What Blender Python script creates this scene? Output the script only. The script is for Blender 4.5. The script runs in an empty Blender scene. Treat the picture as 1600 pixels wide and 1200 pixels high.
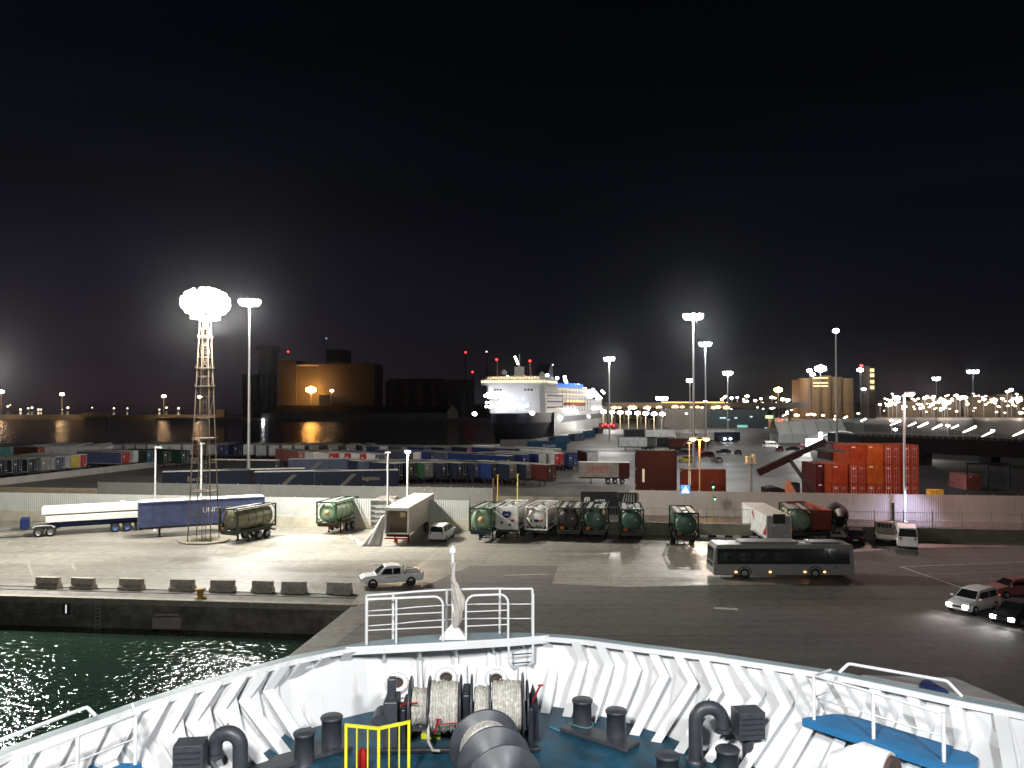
import bpy, math, random
from mathutils import Vector, Matrix
random.seed(7)
R = math.radians
SC = bpy.context.scene
COL = SC.collection
# ------------------------------------------------------------------ camera
FPX, HZ, CAMZ = 1256.0, 628.0, 15.3
PITCH = math.atan((HZ - 600.0) / FPX)
cd = bpy.data.cameras.new('camera'); cam = bpy.data.objects.new('camera', cd); COL.objects.link(cam)
cam.location = (0, 0, CAMZ); cam.rotation_euler = (R(90) + PITCH, 0, 0)
cd.sensor_width = 36; cd.lens = 36 * FPX / 1600.0; cd.clip_start = 0.1; cd.clip_end = 9000
SC.camera = cam
# ------------------------------------------------------------------ night sky
W = bpy.data.worlds.new('World'); SC.world = W; W.use_nodes = True
nt = W.node_tree; nt.nodes.clear()
def wn(t, **k):
    n = nt.nodes.new(t)
    for a, b in k.items(): setattr(n, a, b)
    return n
out = wn('ShaderNodeOutputWorld'); bg = wn('ShaderNodeBackground'); tc = wn('ShaderNodeTexCoord'); sx = wn('ShaderNodeSeparateXYZ')
nt.links.new(tc.outputs['Generated'], sx.inputs[0])
r1 = wn('ShaderNodeValToRGB'); r1.color_ramp.elements[0].position = 0.0; r1.color_ramp.elements[0].color = (.026, .0165, .023, 1)
r1.color_ramp.elements[1].position = 0.46; r1.color_ramp.elements[1].color = (.0017, .0022, .0042, 1)
for p, c in ((.06, (.021, .0145, .0225, 1)), (.14, (.0125, .0108, .0185, 1)), (.26, (.0055, .006, .009, 1))):
    e = r1.color_ramp.elements.new(p); e.color = c
r2 = wn('ShaderNodeValToRGB'); r2.color_ramp.elements[0].position = 0.0; r2.color_ramp.elements[0].color = (.010, .0095, .0115, 1)
r2.color_ramp.elements[1].position = 0.4; r2.color_ramp.elements[1].color = (.0014, .0018, .0032, 1)
e = r2.color_ramp.elements.new(.1); e.color = (.0055, .0062, .0095, 1)
nt.links.new(sx.outputs['Z'], r1.inputs[0]); nt.links.new(sx.outputs['Z'], r2.inputs[0])
mr = wn('ShaderNodeMapRange'); mr.inputs[1].default_value = -.5; mr.inputs[2].default_value = .05
nt.links.new(sx.outputs['X'], mr.inputs[0])
mx = wn('ShaderNodeMix', data_type='RGBA'); nt.links.new(mr.outputs[0], mx.inputs[0])
nt.links.new(r1.outputs[0], mx.inputs[6]); nt.links.new(r2.outputs[0], mx.inputs[7])
nz = wn('ShaderNodeTexNoise'); nz.inputs['Scale'].default_value = 2.2; nz.inputs['Detail'].default_value = 4
mp = wn('ShaderNodeMapping'); mp.inputs['Scale'].default_value = (1, 1, 7); nt.links.new(tc.outputs['Generated'], mp.inputs[0]); nt.links.new(mp.outputs[0], nz.inputs['Vector'])
mr2 = wn('ShaderNodeMapRange'); mr2.inputs[1].default_value = .35; mr2.inputs[2].default_value = .75; mr2.inputs[3].default_value = .85; mr2.inputs[4].default_value = 1.45
mr2.inputs[3].default_value = .68; mr2.inputs[4].default_value = .95; nt.links.new(nz.outputs[0], mr2.inputs[0]); nt.links.new(mx.outputs[2], bg.inputs[0]); nt.links.new(mr2.outputs[0], bg.inputs[1])
nt.links.new(bg.outputs[0], out.inputs[0])
SC.view_settings.view_transform = 'Standard'; SC.view_settings.look = 'None'; SC.view_settings.exposure = 0; SC.view_settings.gamma = 1
cy = SC.cycles
cy.use_denoising = True
try: cy.denoiser = 'OPENIMAGEDENOISE'
except Exception: pass
cy.max_bounces = 4; cy.diffuse_bounces = 2; cy.glossy_bounces = 2; cy.transmission_bounces = 3; cy.sample_clamp_indirect = 3; cy.use_light_tree = True
cy.caustics_reflective = False; cy.caustics_refractive = False
# ------------------------------------------------------------------ picture -> place helpers
_cp, _sp = math.cos(PITCH), math.sin(PITCH)
def ray(px, py):
    u = (px - 800) / FPX; v = (600 - py) / FPX
    return Vector((u, _cp - v * _sp, _sp + v * _cp))
def gp(px, py, z=0.0):
    d = ray(px, py); t = (z - CAMZ) / d.z
    return Vector((d.x * t, d.y * t, z))
def gy(px, py, Y):
    d = ray(px, py); t = Y / d.y
    return Vector((d.x * t, Y, CAMZ + d.z * t))
# ------------------------------------------------------------------ lights
def lamp(kind, loc, power, col=(1, 1, 1), size=.4, target=None, cone=None, blend=.5, name='light'):
    l = bpy.data.lights.new(name, kind); l.energy = power; l.color = col
    if kind == 'AREA': l.shape = 'DISK'; l.size = size
    else: l.shadow_soft_size = size
    o = bpy.data.objects.new(name, l); COL.objects.link(o); o.location = loc
    if target is not None: o.rotation_euler = (Vector(target) - Vector(loc)).to_track_quat('-Z', 'Y').to_euler()
    if kind == 'SPOT': l.spot_size = R(cone); l.spot_blend = blend
    return o
WHITE, COOL, SODIUM = (1, .97, .88), (.9, .96, 1), (1, .5, .14)
TOWER = gp(318, 846); TOWER.z = 0
for dx_, dy_, pw_ in ((-2.3, -1.8, 15000), (2.3, -1.8, 22000), (0, 2.6, 20000)): lamp('POINT', (TOWER.x + dx_, TOWER.y + dy_, 24.3), pw_, WHITE, .55, name='tower_light')
lamp('SPOT', (TOWER.x + 2.2, TOWER.y + 1.0, 24.2), 78000, WHITE, .6, (-8, 93, 0), 105, 1, 'tower_light')
lamp('POINT', (-54, 80, 21.3), 20000, WHITE, .6, name='tower_light'); lamp('SPOT', (-50, 76, 19), 55000, WHITE, .7, (-31, 44, -2), 66, .5, 'tower_light')
MASTS = [(390, 473, 140), (1083, 495, 158), (1102, 538, 233), (952, 561, 308), (1137, 583, 450)]
MPOW = [42000, 44000, 28000, 38000, 22000]
for (px, py, D), pw in zip(MASTS, MPOW):
    p = gy(px, py, D); lamp('POINT', (p.x, p.y - .8, p.z - .9), pw, (1, .98, .93) if px != 1102 else COOL, 1.0, name='mast_light')
# the ship's own floodlights on the bridge front, either side above the camera
lamp('SPOT', (-3.8, .5, 20.0), 17000, (1, .99, .97), 1.1, (-2.0, 18, 8.8), 75, .5, 'bridge_floodlight')
lamp('SPOT', (7.6, .5, 19.5), 9800, (.97, .98, 1), .8, (3.6, 17.5, 8.8), 75, .5, 'bridge_floodlight')
for tx in (-62, 0, 52): lamp('SPOT', (tx * .08, -1, 22), 9500, (1, .97, .9), .5, (tx, 95, 9), 46, .9, 'forward_fill_light')  # added fill spots that brighten the yard from the camera side

# ------------------------------------------------------------------ materials
MATS = {}
def mat(name, col, rough=.6, metal=0.0, var=.12, scale=3.0, bump=0.0, emit=0.0, ecol=None, spec=.5, dirt=None, sampled=False, coat=0.0):
    if name in MATS: return MATS[name]
    m = bpy.data.materials.new(name); m.use_nodes = True; t = m.node_tree; b = t.nodes['Principled BSDF']
    b.inputs['Roughness'].default_value = rough; b.inputs['Metallic'].default_value = metal
    b.inputs['Specular IOR Level'].default_value = spec
    if coat: b.inputs['Coat Weight'].default_value = coat
    if emit:
        b.inputs['Base Color'].default_value = (*[min(1, c) for c in (ecol or col)], 1)
        b.inputs['Emission Color'].default_value = (*(ecol or col), 1); b.inputs['Emission Strength'].default_value = emit
        try: m.cycles.emission_sampling = 'AUTO' if sampled else 'NONE'
        except Exception: pass
    else:
        co = t.nodes.new('ShaderNodeTexCoord'); n = t.nodes.new('ShaderNodeTexNoise'); n.inputs['Scale'].default_value = scale
        n.inputs['Detail'].default_value = 5; n.inputs['Roughness'].default_value = .6
        t.links.new(co.outputs['Object'], n.inputs['Vector'])
        rp = t.nodes.new('ShaderNodeValToRGB'); rp.color_ramp.elements[0].position = .28; rp.color_ramp.elements[1].position = .72
        d = dirt or [c * (1 - 2 * var) for c in col]; u = [min(1, c * (1 + var)) for c in col]
        rp.color_ramp.elements[0].color = (*d, 1); rp.color_ramp.elements[1].color = (*u, 1)
        t.links.new(n.outputs[0], rp.inputs[0]); t.links.new(rp.outputs[0], b.inputs['Base Color'])
        rr = t.nodes.new('ShaderNodeMapRange'); rr.inputs[3].default_value = max(.03, rough - .12); rr.inputs[4].default_value = min(1, rough + .12)
        t.links.new(n.outputs[0], rr.inputs[0]); t.links.new(rr.outputs[0], b.inputs['Roughness'])
        if bump:
            bp = t.nodes.new('ShaderNodeBump'); bp.inputs['Strength'].default_value = .6; bp.inputs['Distance'].default_value = bump
            t.links.new(n.outputs[0], bp.inputs['Height']); t.links.new(bp.outputs[0], b.inputs['Normal'])
    MATS[name] = m; return m
def glow(name, col, s, sampled=False): return mat('glow_' + name, col, emit=s, ecol=col, sampled=sampled)
def ground_mat(name, c0, c1, rough, slab=0.0, stain=.5, rng=.25, ns=.07):
    m = bpy.data.materials.new(name); m.use_nodes = True; t = m.node_tree; b = t.nodes['Principled BSDF']; L = t.links.new
    co = t.nodes.new('ShaderNodeTexCoord')
    n = t.nodes.new('ShaderNodeTexNoise'); n.inputs['Scale'].default_value = ns; n.inputs['Detail'].default_value = 9; n.inputs['Roughness'].default_value = .65
    mpp = t.nodes.new('ShaderNodeMapping'); mpp.inputs['Scale'].default_value = (.55, 1.4, 1); mpp.inputs['Rotation'].default_value = (0, 0, R(7))
    L(co.outputs['Object'], mpp.inputs[0]); L(mpp.outputs[0], n.inputs['Vector'])
    rp = t.nodes.new('ShaderNodeValToRGB'); rp.color_ramp.elements[0].position = .32; rp.color_ramp.elements[1].position = .66
    rp.color_ramp.elements[0].color = (*c0, 1); rp.color_ramp.elements[1].color = (*c1, 1); L(n.outputs[0], rp.inputs[0])
    n2 = t.nodes.new('ShaderNodeTexNoise'); n2.inputs['Scale'].default_value = 1.3; n2.inputs['Detail'].default_value = 8; L(co.outputs['Object'], n2.inputs['Vector'])
    mr_ = t.nodes.new('ShaderNodeMapRange'); mr_.inputs[1].default_value = .35; mr_.inputs[2].default_value = .6; mr_.inputs[3].default_value = 1 - stain * .45; mr_.inputs[4].default_value = 1.05
    L(n2.outputs[0], mr_.inputs[0])
    mul = t.nodes.new('ShaderNodeMix'); mul.data_type = 'RGBA'; mul.blend_type = 'MULTIPLY'; mul.inputs[0].default_value = 1
    L(rp.outputs[0], mul.inputs[6]); L(mr_.outputs[0], mul.inputs[7]); last = mul.outputs[2]
    if slab:
        br = t.nodes.new('ShaderNodeTexBrick'); br.inputs['Scale'].default_value = 1; br.inputs['Brick Width'].default_value = slab * 1.2; br.inputs['Row Height'].default_value = slab
        br.offset = 0; br.inputs['Mortar Size'].default_value = .035; br.inputs['Color1'].default_value = (1, 1, 1, 1); br.inputs['Color2'].default_value = (.9, .9, .9, 1); br.inputs['Mortar'].default_value = (.62, .6, .58, 1)
        m3 = t.nodes.new('ShaderNodeMapping'); m3.inputs['Rotation'].default_value = (0, 0, R(7)); L(co.outputs['Object'], m3.inputs[0]); L(m3.outputs[0], br.inputs['Vector'])
        ml = t.nodes.new('ShaderNodeMix'); ml.data_type = 'RGBA'; ml.blend_type = 'MULTIPLY'; ml.inputs[0].default_value = 1
        L(last, ml.inputs[6]); L(br.outputs[0], ml.inputs[7]); last = ml.outputs[2]
    n5 = t.nodes.new('ShaderNodeTexNoise'); n5.inputs['Scale'].default_value = 1; n5.inputs['Detail'].default_value = 6; n5.inputs['Distortion'].default_value = .6
    m5 = t.nodes.new('ShaderNodeMapping'); m5.inputs['Rotation'].default_value = (0, 0, R(11)); m5.inputs['Scale'].default_value = (.035, 1.1, 1); L(co.outputs['Object'], m5.inputs[0]); L(m5.outputs[0], n5.inputs['Vector'])
    r5 = t.nodes.new('ShaderNodeMapRange'); r5.inputs[1].default_value = .5; r5.inputs[2].default_value = .68; r5.inputs[3].default_value = 1; r5.inputs[4].default_value = .74; L(n5.outputs[0], r5.inputs[0])
    vo = t.nodes.new('ShaderNodeTexVoronoi'); vo.feature = 'DISTANCE_TO_EDGE'; vo.inputs['Scale'].default_value = .13
    nv = t.nodes.new('ShaderNodeTexNoise'); nv.inputs['Scale'].default_value = .5; nv.inputs['Detail'].default_value = 5; L(co.outputs['Object'], nv.inputs['Vector'])
    va = t.nodes.new('ShaderNodeVectorMath'); va.operation = 'MULTIPLY_ADD'; va.inputs[1].default_value = (5, 5, 0); L(nv.outputs['Color'], va.inputs[0]); L(co.outputs['Object'], va.inputs[2]); L(va.outputs[0], vo.inputs['Vector'])
    r6 = t.nodes.new('ShaderNodeMapRange'); r6.inputs[1].default_value = 0; r6.inputs[2].default_value = .012; r6.inputs[3].default_value = .62; r6.inputs[4].default_value = 1; L(vo.outputs['Distance'], r6.inputs[0])
    m6 = t.nodes.new('ShaderNodeMath'); m6.operation = 'MULTIPLY'; L(r5.outputs[0], m6.inputs[0]); L(r6.outputs[0], m6.inputs[1])
    m7 = t.nodes.new('ShaderNodeMix'); m7.data_type = 'RGBA'; m7.blend_type = 'MULTIPLY'; m7.inputs[0].default_value = 1; L(last, m7.inputs[6]); L(m6.outputs[0], m7.inputs[7]); last = m7.outputs[2]
    L(last, b.inputs['Base Color'])
    rr = t.nodes.new('ShaderNodeMapRange'); rr.inputs[1].default_value = .3; rr.inputs[2].default_value = .7; rr.inputs[3].default_value = rough - rng; rr.inputs[4].default_value = rough + .15
    L(n.outputs[0], rr.inputs[0]); L(rr.outputs[0], b.inputs['Roughness'])
    n3 = t.nodes.new('ShaderNodeTexNoise'); n3.inputs['Scale'].default_value = 6; n3.inputs['Detail'].default_value = 4; L(co.outputs['Object'], n3.inputs['Vector'])
    bp = t.nodes.new('ShaderNodeBump'); bp.inputs['Strength'].default_value = .5; bp.inputs['Distance'].default_value = .02; L(n3.outputs[0], bp.inputs['Height']); L(bp.outputs[0], b.inputs['Normal'])
    return m
def water_mat():
    m = bpy.data.materials.new('water'); m.use_nodes = True; t = m.node_tree; b = t.nodes['Principled BSDF']; L = t.links.new
    b.inputs['Base Color'].default_value = (.019, .038, .027, 1); b.inputs['Roughness'].default_value = .045; b.inputs['IOR'].default_value = 1.33
    co = t.nodes.new('ShaderNodeTexCoord')
    mpp = t.nodes.new('ShaderNodeMapping'); mpp.inputs['Scale'].default_value = (.95, 1.15, 1); L(co.outputs['Object'], mpp.inputs[0])
    n = t.nodes.new('ShaderNodeTexNoise'); n.inputs['Scale'].default_value = 2.1; n.inputs['Detail'].default_value = 2.6; n.inputs['Roughness'].default_value = .42; L(mpp.outputs[0], n.inputs['Vector'])
    bp = t.nodes.new('ShaderNodeBump'); bp.inputs['Strength'].default_value = 1; bp.inputs['Distance'].default_value = .15
    L(n.outputs[0], bp.inputs['Height']); L(bp.outputs[0], b.inputs['Normal'])
    return m
M_CONC = ground_mat('yard_concrete', (.25, .23, .195), (.36, .34, .29), .5, 5.0)
M_ASPH = ground_mat('asphalt', (.105, .097, .089), (.142, .132, .122), .84, 0, .4, .08)
M_ROAD = ground_mat('road_surface', (.09, .083, .076), (.155, .143, .132), .6, 0)
M_QUAY = ground_mat('quay_concrete', (.07, .065, .055), (.2, .18, .15), .7, 0, .9, .1, .35)
M_WALLQ = ground_mat('quay_wall_stained', (.09, .085, .075), (.22, .2, .17), .8, 0, .9, .05, .5)
M_WATER = water_mat()
M_WHITE = mat('white_paint', (.74, .75, .75), .45, var=.05, scale=1.4)
M_SHIP = mat('ship_white', (.78, .79, .8), .42, var=.035, scale=1.1)
def streak(m, c, amt=.5, sc=(5, 5, .35)):
    t = m.node_tree; b = t.nodes['Principled BSDF']; src = b.inputs['Base Color'].links[0].from_socket; co = t.nodes.new('ShaderNodeTexCoord'); mp_ = t.nodes.new('ShaderNodeMapping'); mp_.inputs['Scale'].default_value = sc
    n = t.nodes.new('ShaderNodeTexNoise'); n.inputs['Scale'].default_value = 1; n.inputs['Detail'].default_value = 7; n.inputs['Roughness'].default_value = .7; t.links.new(co.outputs['Object'], mp_.inputs[0]); t.links.new(mp_.outputs[0], n.inputs['Vector'])
    r_ = t.nodes.new('ShaderNodeMapRange'); r_.inputs[1].default_value = .58; r_.inputs[2].default_value = .8; r_.inputs[4].default_value = amt; t.links.new(n.outputs[0], r_.inputs[0])
    x = t.nodes.new('ShaderNodeMix'); x.data_type = 'RGBA'; t.links.new(r_.outputs[0], x.inputs[0]); t.links.new(src, x.inputs[6]); x.inputs[7].default_value = (*c, 1); t.links.new(x.outputs[2], b.inputs['Base Color'])
streak(M_SHIP, (.34, .25, .17), .55)
M_SHIPCAP = mat('ship_cap_grey', (.24, .32, .345), .5, var=.1, scale=2)
M_DECK = mat('deck_blue', (.012, .075, .125), .5, var=.3, scale=2.2, bump=.003)
M_PLAT = mat('platform_blue', (.02, .16, .36), .5, var=.1, scale=2)
M_CHAR = mat('charcoal_paint', (.045, .05, .06), .42, var=.15, scale=5, bump=.004)
M_DARK = mat('dark_steel', (.02, .02, .022), .6, var=.2)
streak(M_DECK, (.09, .1, .1), .7, (1.5, 4, 1)); streak(M_CHAR, (.14, .13, .12), .5, (4, 4, 2))
M_BLACK = mat('rubber', (.012, .012, .012), .8, var=.1)
M_YEL = mat('yellow_paint', (.75, .72, .03), .45, var=.06)
M_RED = mat('red_paint', (.5, .02, .02), .5, var=.12)
M_ROPE = mat('rope', (.55, .53, .48), .9, var=.25, scale=14, bump=.01)
M_GALV = mat('galvanised', (.38, .38, .37), .45, .6, var=.12)
M_GREYP = mat('grey_paint', (.3, .3, .3), .6)
M_GLASS = mat('dark_glass', (.012, .015, .018), .08, var=.1, spec=.8)
M_CAST = mat('barrier_concrete', (.46, .42, .37), .9, var=.22, scale=2.5, bump=.01)
M_CORR = mat('corrugated_white', (.52, .53, .5), .55, var=.07, scale=.7)
M_WALLB = mat('wall_cream', (.52, .48, .38), .8, var=.12, scale=.8)
M_LENS = glow('flood', (1, .99, .95), 60)
M_LENSC = glow('flood_cool', (.88, .95, 1), 40)
M_LENSO = glow('sodium', (1, .42, .1), 22)
M_AMB = glow('amber', (1, .35, .06), 9)
M_REDG = glow('red_lamp', (1, .03, .03), 7)
# ------------------------------------------------------------------ mesh builder
class MB:
    def __init__(s): s.v = []; s.f = []; s.m = []; s.s = []
    def add(s, vs, fs, mi=0, sm=False, M=None):
        b = len(s.v)
        s.v += [tuple(M @ Vector(p)) if M else tuple(p) for p in vs]
        for f in fs: s.f.append([b + i for i in f]); s.m.append(mi); s.s.append(sm)
        return s
    def box(s, c, d, mi=0, rz=0, M=None):
        x, y, z = [k / 2 for k in d]
        T = Matrix.Translation(c) @ Matrix.Rotation(rz, 4, 'Z')
        if M: T = M @ T
        vs = [(-x, -y, -z), (x, -y, -z), (x, y, -z), (-x, y, -z), (-x, -y, z), (x, -y, z), (x, y, z), (-x, y, z)]
        return s.add(vs, [(0, 3, 2, 1), (4, 5, 6, 7), (0, 1, 5, 4), (1, 2, 6, 5), (2, 3, 7, 6), (3, 0, 4, 7)], mi, False, T)
    def bb(s, x0, x1, y0, y1, z0, z1, mi=0): return s.box(((x0 + x1) / 2, (y0 + y1) / 2, (z0 + z1) / 2), (abs(x1 - x0), abs(y1 - y0), abs(z1 - z0)), mi)
    def cyl(s, a, b, r0, r1=None, n=12, mi=0, caps=True):
        a = Vector(a); b = Vector(b); r1 = r0 if r1 is None else r1
        q = (b - a).to_track_quat('Z', 'Y')
        ra = [a + q @ Vector((r0 * math.cos(2 * math.pi * i / n), r0 * math.sin(2 * math.pi * i / n), 0)) for i in range(n)]
        rb = [b + q @ Vector((r1 * math.cos(2 * math.pi * i / n), r1 * math.sin(2 * math.pi * i / n), 0)) for i in range(n)]
        s.add(ra + rb, [(i, (i + 1) % n, n + (i + 1) % n, n + i) for i in range(n)], mi, n > 5)
        if caps: s.add(ra, [tuple(reversed(range(n)))], mi); s.add(rb, [tuple(range(n))], mi)
        return s
    def tube(s, pts, r, n=8, mi=0, closed=False):
        P = [Vector(p) for p in pts]; N = len(P); rings = []; nrm = None
        for i in range(N):
            if closed: t = P[(i + 1) % N] - P[i - 1]
            else: t = P[min(i + 1, N - 1)] - P[max(i - 1, 0)]
            t.normalize()
            if nrm is None: nrm = t.orthogonal().normalized()
            else: nrm = (nrm - t * nrm.dot(t)); nrm = nrm.normalized() if nrm.length > 1e-6 else t.orthogonal().normalized()
            bi = t.cross(nrm)
            rr = r[i] if isinstance(r, (list, tuple)) else r
            rings.append([P[i] + nrm * rr * math.cos(2 * math.pi * k / n) + bi * rr * math.sin(2 * math.pi * k / n) for k in range(n)])
        vs = [p for g in rings for p in g]; fs = []
        for i in range(N if closed else N - 1):
            j = (i + 1) % N
            fs += [(i * n + k, i * n + (k + 1) % n, j * n + (k + 1) % n, j * n + k) for k in range(n)]
        s.add(vs, fs, mi, n > 4)
        if not closed: s.add(rings[0], [tuple(reversed(range(n)))], mi); s.add(rings[-1], [tuple(range(n))], mi)
        return s
    def lathe(s, prof, n=20, mi=0, M=None, sm=True):     # profile (r, z) round Z
        vs = []; fs = []
        for r, z in prof: vs += [(r * math.cos(2 * math.pi * k / n), r * math.sin(2 * math.pi * k / n), z) for k in range(n)]
        for i in range(len(prof) - 1): fs += [(i * n + k, i * n + (k + 1) % n, (i + 1) * n + (k + 1) % n, (i + 1) * n + k) for k in range(n)]
        return s.add(vs, fs, mi, sm, M)
    def poly(s, pts, z0, z1, mi=0):                       # vertical prism of an (x, y) outline
        n = len(pts); vs = [(x, y, z0) for x, y in pts] + [(x, y, z1) for x, y in pts]
        return s.add(vs, [tuple(range(n - 1, -1, -1)), tuple(range(n, 2 * n))] + [(i, (i + 1) % n, n + (i + 1) % n, n + i) for i in range(n)], mi)
    def side(s, pts, y0, y1, mi=0, M=None):               # prism of an (x, z) outline between y0 and y1
        n = len(pts); vs = [(x, y0, z) for x, z in pts] + [(x, y1, z) for x, z in pts]
        return s.add(vs, [tuple(range(n)), tuple(range(2 * n - 1, n - 1, -1))] + [((i + 1) % n, i, n + i, n + (i + 1) % n) for i in range(n)], mi, False, M)
    def corr(s, a, b, z0, z1, amp=.04, per=.3, mi=0, nrm=None):   # corrugated sheet from a to b
        a = Vector((a[0], a[1], 0)); b = Vector((b[0], b[1], 0)); d = b - a; L = d.length; d.normalize(); nn = Vector((d.y, -d.x, 0)) if nrm is None else Vector((*nrm, 0))
        k = max(1, int(L / per)); per = L / k; vs = []
        for i in range(k):
            for fr, of in ((0, 0), (.35, 0), (.5, 1), (.85, 1)):
                p = a + d * (i + fr) * per + nn * amp * of; vs += [(p.x, p.y, z0), (p.x, p.y, z1)]
        vs += [(b.x, b.y, z0), (b.x, b.y, z1)]
        return s.add(vs, [(2 * i, 2 * i + 2, 2 * i + 3, 2 * i + 1) for i in range(len(vs) // 2 - 1)], mi)
    def build(s, name, mats, parent=None, bevel=0, kind=None, label=None):
        me = bpy.data.meshes.new(name); me.from_pydata([tuple(v) for v in s.v], [], s.f)
        if not isinstance(mats, (list, tuple)): mats = [mats]
        for m in mats: me.materials.append(m)
        me.polygons.foreach_set('material_index', s.m); me.polygons.foreach_set('use_smooth', s.s); me.update()
        o = bpy.data.objects.new(name, me); COL.objects.link(o)
        if parent: o.parent = parent
        if bevel:
            b = o.modifiers.new('bevel', 'BEVEL'); b.width = bevel; b.segments = 2; b.limit_method = 'ANGLE'; b.angle_limit = R(50)
        if kind: o['kind'] = kind
        if label: o['label'] = label
        return o
def thing(name, label, cat, loc=(0, 0, 0), rz=0, group=None):
    o = bpy.data.objects.new(name, None); COL.objects.link(o); o.location = loc; o.rotation_euler = (0, 0, rz)
    o.empty_display_size = .3; o['label'] = label; o['category'] = cat
    if group: o['group'] = group
    return o
def tag(o, label, cat, group=None):
    o['label'] = label; o['category'] = cat
    if group: o['group'] = group
    return o
def copy_tree(o, parent=None):
    c = o.copy(); COL.objects.link(c); c.parent = parent
    for ch in list(o.children): copy_tree(ch, c)
    return c
def clone(o, loc, rz, label, group=None):
    c = copy_tree(o); c.location = loc; c.rotation_euler = (0, 0, rz); c['label'] = label
    if group: c['group'] = group
    return c
def text(name, s, size, m, parent, loc, rot, ext=.01, align='CENTER', sx=1.0, label=None):
    cu = bpy.data.curves.new('t', 'FONT'); cu.body = s; cu.size = size; cu.extrude = ext; cu.align_x = align; cu.align_y = 'CENTER'
    to = bpy.data.objects.new('t', cu); COL.objects.link(to)
    me = bpy.data.meshes.new_from_object(to.evaluated_get(bpy.context.evaluated_depsgraph_get())); me.name = name
    bpy.data.objects.remove(to); me.materials.clear(); me.materials.append(m)
    for v in me.vertices: v.co.x *= sx
    o = bpy.data.objects.new(name, me); COL.objects.link(o); o.parent = parent; o.location = loc; o.rotation_euler = rot
    return o
ORD = ['first', 'second', 'third', 'fourth', 'fifth', 'sixth', 'seventh', 'eighth', 'ninth', 'tenth', 'eleventh', 'twelfth', 'thirteenth', 'fourteenth', 'fifteenth', 'sixteenth']
# ================================================================== SETTING
WZ = -2.2
w = MB(); w.add([(-5000, -200, WZ), (5000, -200, WZ), (5000, 8000, WZ), (-5000, 8000, WZ)], [(0, 1, 2, 3)]); w.build('water', M_WATER, kind='structure')
def edge_y(X): return 59.4 - .104 * X
C1 = (-11.8, edge_y(-11.8))
q_out = [(-700, edge_y(-700)), (-40, edge_y(-40)), C1, (-13.4, 47.5), (-14.5, 39.8), (60, 33), (900, -40), (3000, -40), (3000, 760), (150, 760), (108, 690), (11, 337), (-8, 284), (-60, 292), (-700, 335)]
g = MB(); g.poly(q_out, -6, 0); g.m = [0] * len(g.m)
for i in range(len(g.f)): g.m[i] = 1 if i >= 2 else 0
g.build('yard_ground', [M_CONC, M_WALLQ], kind='structure')
far = MB(); far.poly([(-330, 745), (-20, 735), (90, 760), (3000, 760.5), (3000, 6000), (-200, 6000), (-330, 900)], -6, .3); far.build('far_shore', [M_ROAD], kind='structure')
def sheet(name, pts, m, z=.004):
    s = MB(); s.add([(x, y, z) for x, y in pts], [tuple(range(len(pts)))]); return s.build(name, m, kind='structure')
def G2(px, py): p = gp(px, py); return (p.x, p.y)
# darker asphalt apron in front
asp = [C1, G2(640, 926), G2(735, 884), G2(872, 884), G2(862, 912), G2(980, 917), G2(1120, 914), G2(1265, 913), G2(1266, 868), G2(1345, 862), G2(1420, 856), G2(1700, 853), (150, 70), (150, 25.8), (60, 34.2), (-13.9, 40.8), (-12.9, 47.5)]
sheet('asphalt_apron', list(reversed(asp)), M_ASPH)
# back yard asphalt and the road between the fences
def fy1(X): return 95.1 - .14 * X
def fy2(X): return 112 - .14 * X
sheet('access_road', [(-120, fy1(-120) + 1), (150, fy1(150) + 1), (150, fy2(150) - .6), (-120, fy2(-120) - .6)], M_ROAD)
sheet('rear_yard_surface', [(-130, fy2(-130) + 1), (190, fy2(190) + 1), (260, 600), (100, 640), (14, 330), (-10, 280), (-130, 290)], M_ROAD)
sheet('yard_shade_sheet', [(46, fy2(46) + 1.2), (190, fy2(190) + 1.2), (240, 330), (120, 330), (75, 200), (60, 160)], mat('asphalt_painted_shade', (.03, .028, .026), .85, var=.2, scale=.1), .007)  # dark sheet puts the unlit yard's shade into the ground colour
# quay edge strip, rails, kerb stones
def strip(d0, d1, z0, z1, m, name, x0=-700, x1=-11.8, h=None):
    s = MB(); s.poly([(x0, edge_y(x0) + d0), (x1, edge_y(x1) + d0), (x1, edge_y(x1) + d1), (x0, edge_y(x0) + d1)], z0, z1); return s.build(name, m, kind='structure')
strip(0.02, 3.6, .0, .012, M_QUAY, 'quay_edge_strip', x1=-12.2)
strip(-.12, .45, -.35, .09, mat('coping', (.26, .235, .19), .8, var=.2, scale=1.5), 'quay_coping', x1=-11.7)
strip(2.2, 2.28, .0, .05, M_DARK, 'crane_rail', x1=-12.2); strip(3.3, 3.38, .0, .05, M_DARK, 'crane_rail', x1=-12.2)
s = MB(); s.poly([(-12.0, C1[1] - .1), (-13.6, 47.5), (-14.7, 39.8), (-12.9, 39.9), (-11.6, 47.5), (-9.6, C1[1] - .1)], .0, .014); s.build('quay_edge_strip', M_QUAY, kind='structure')
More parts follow.
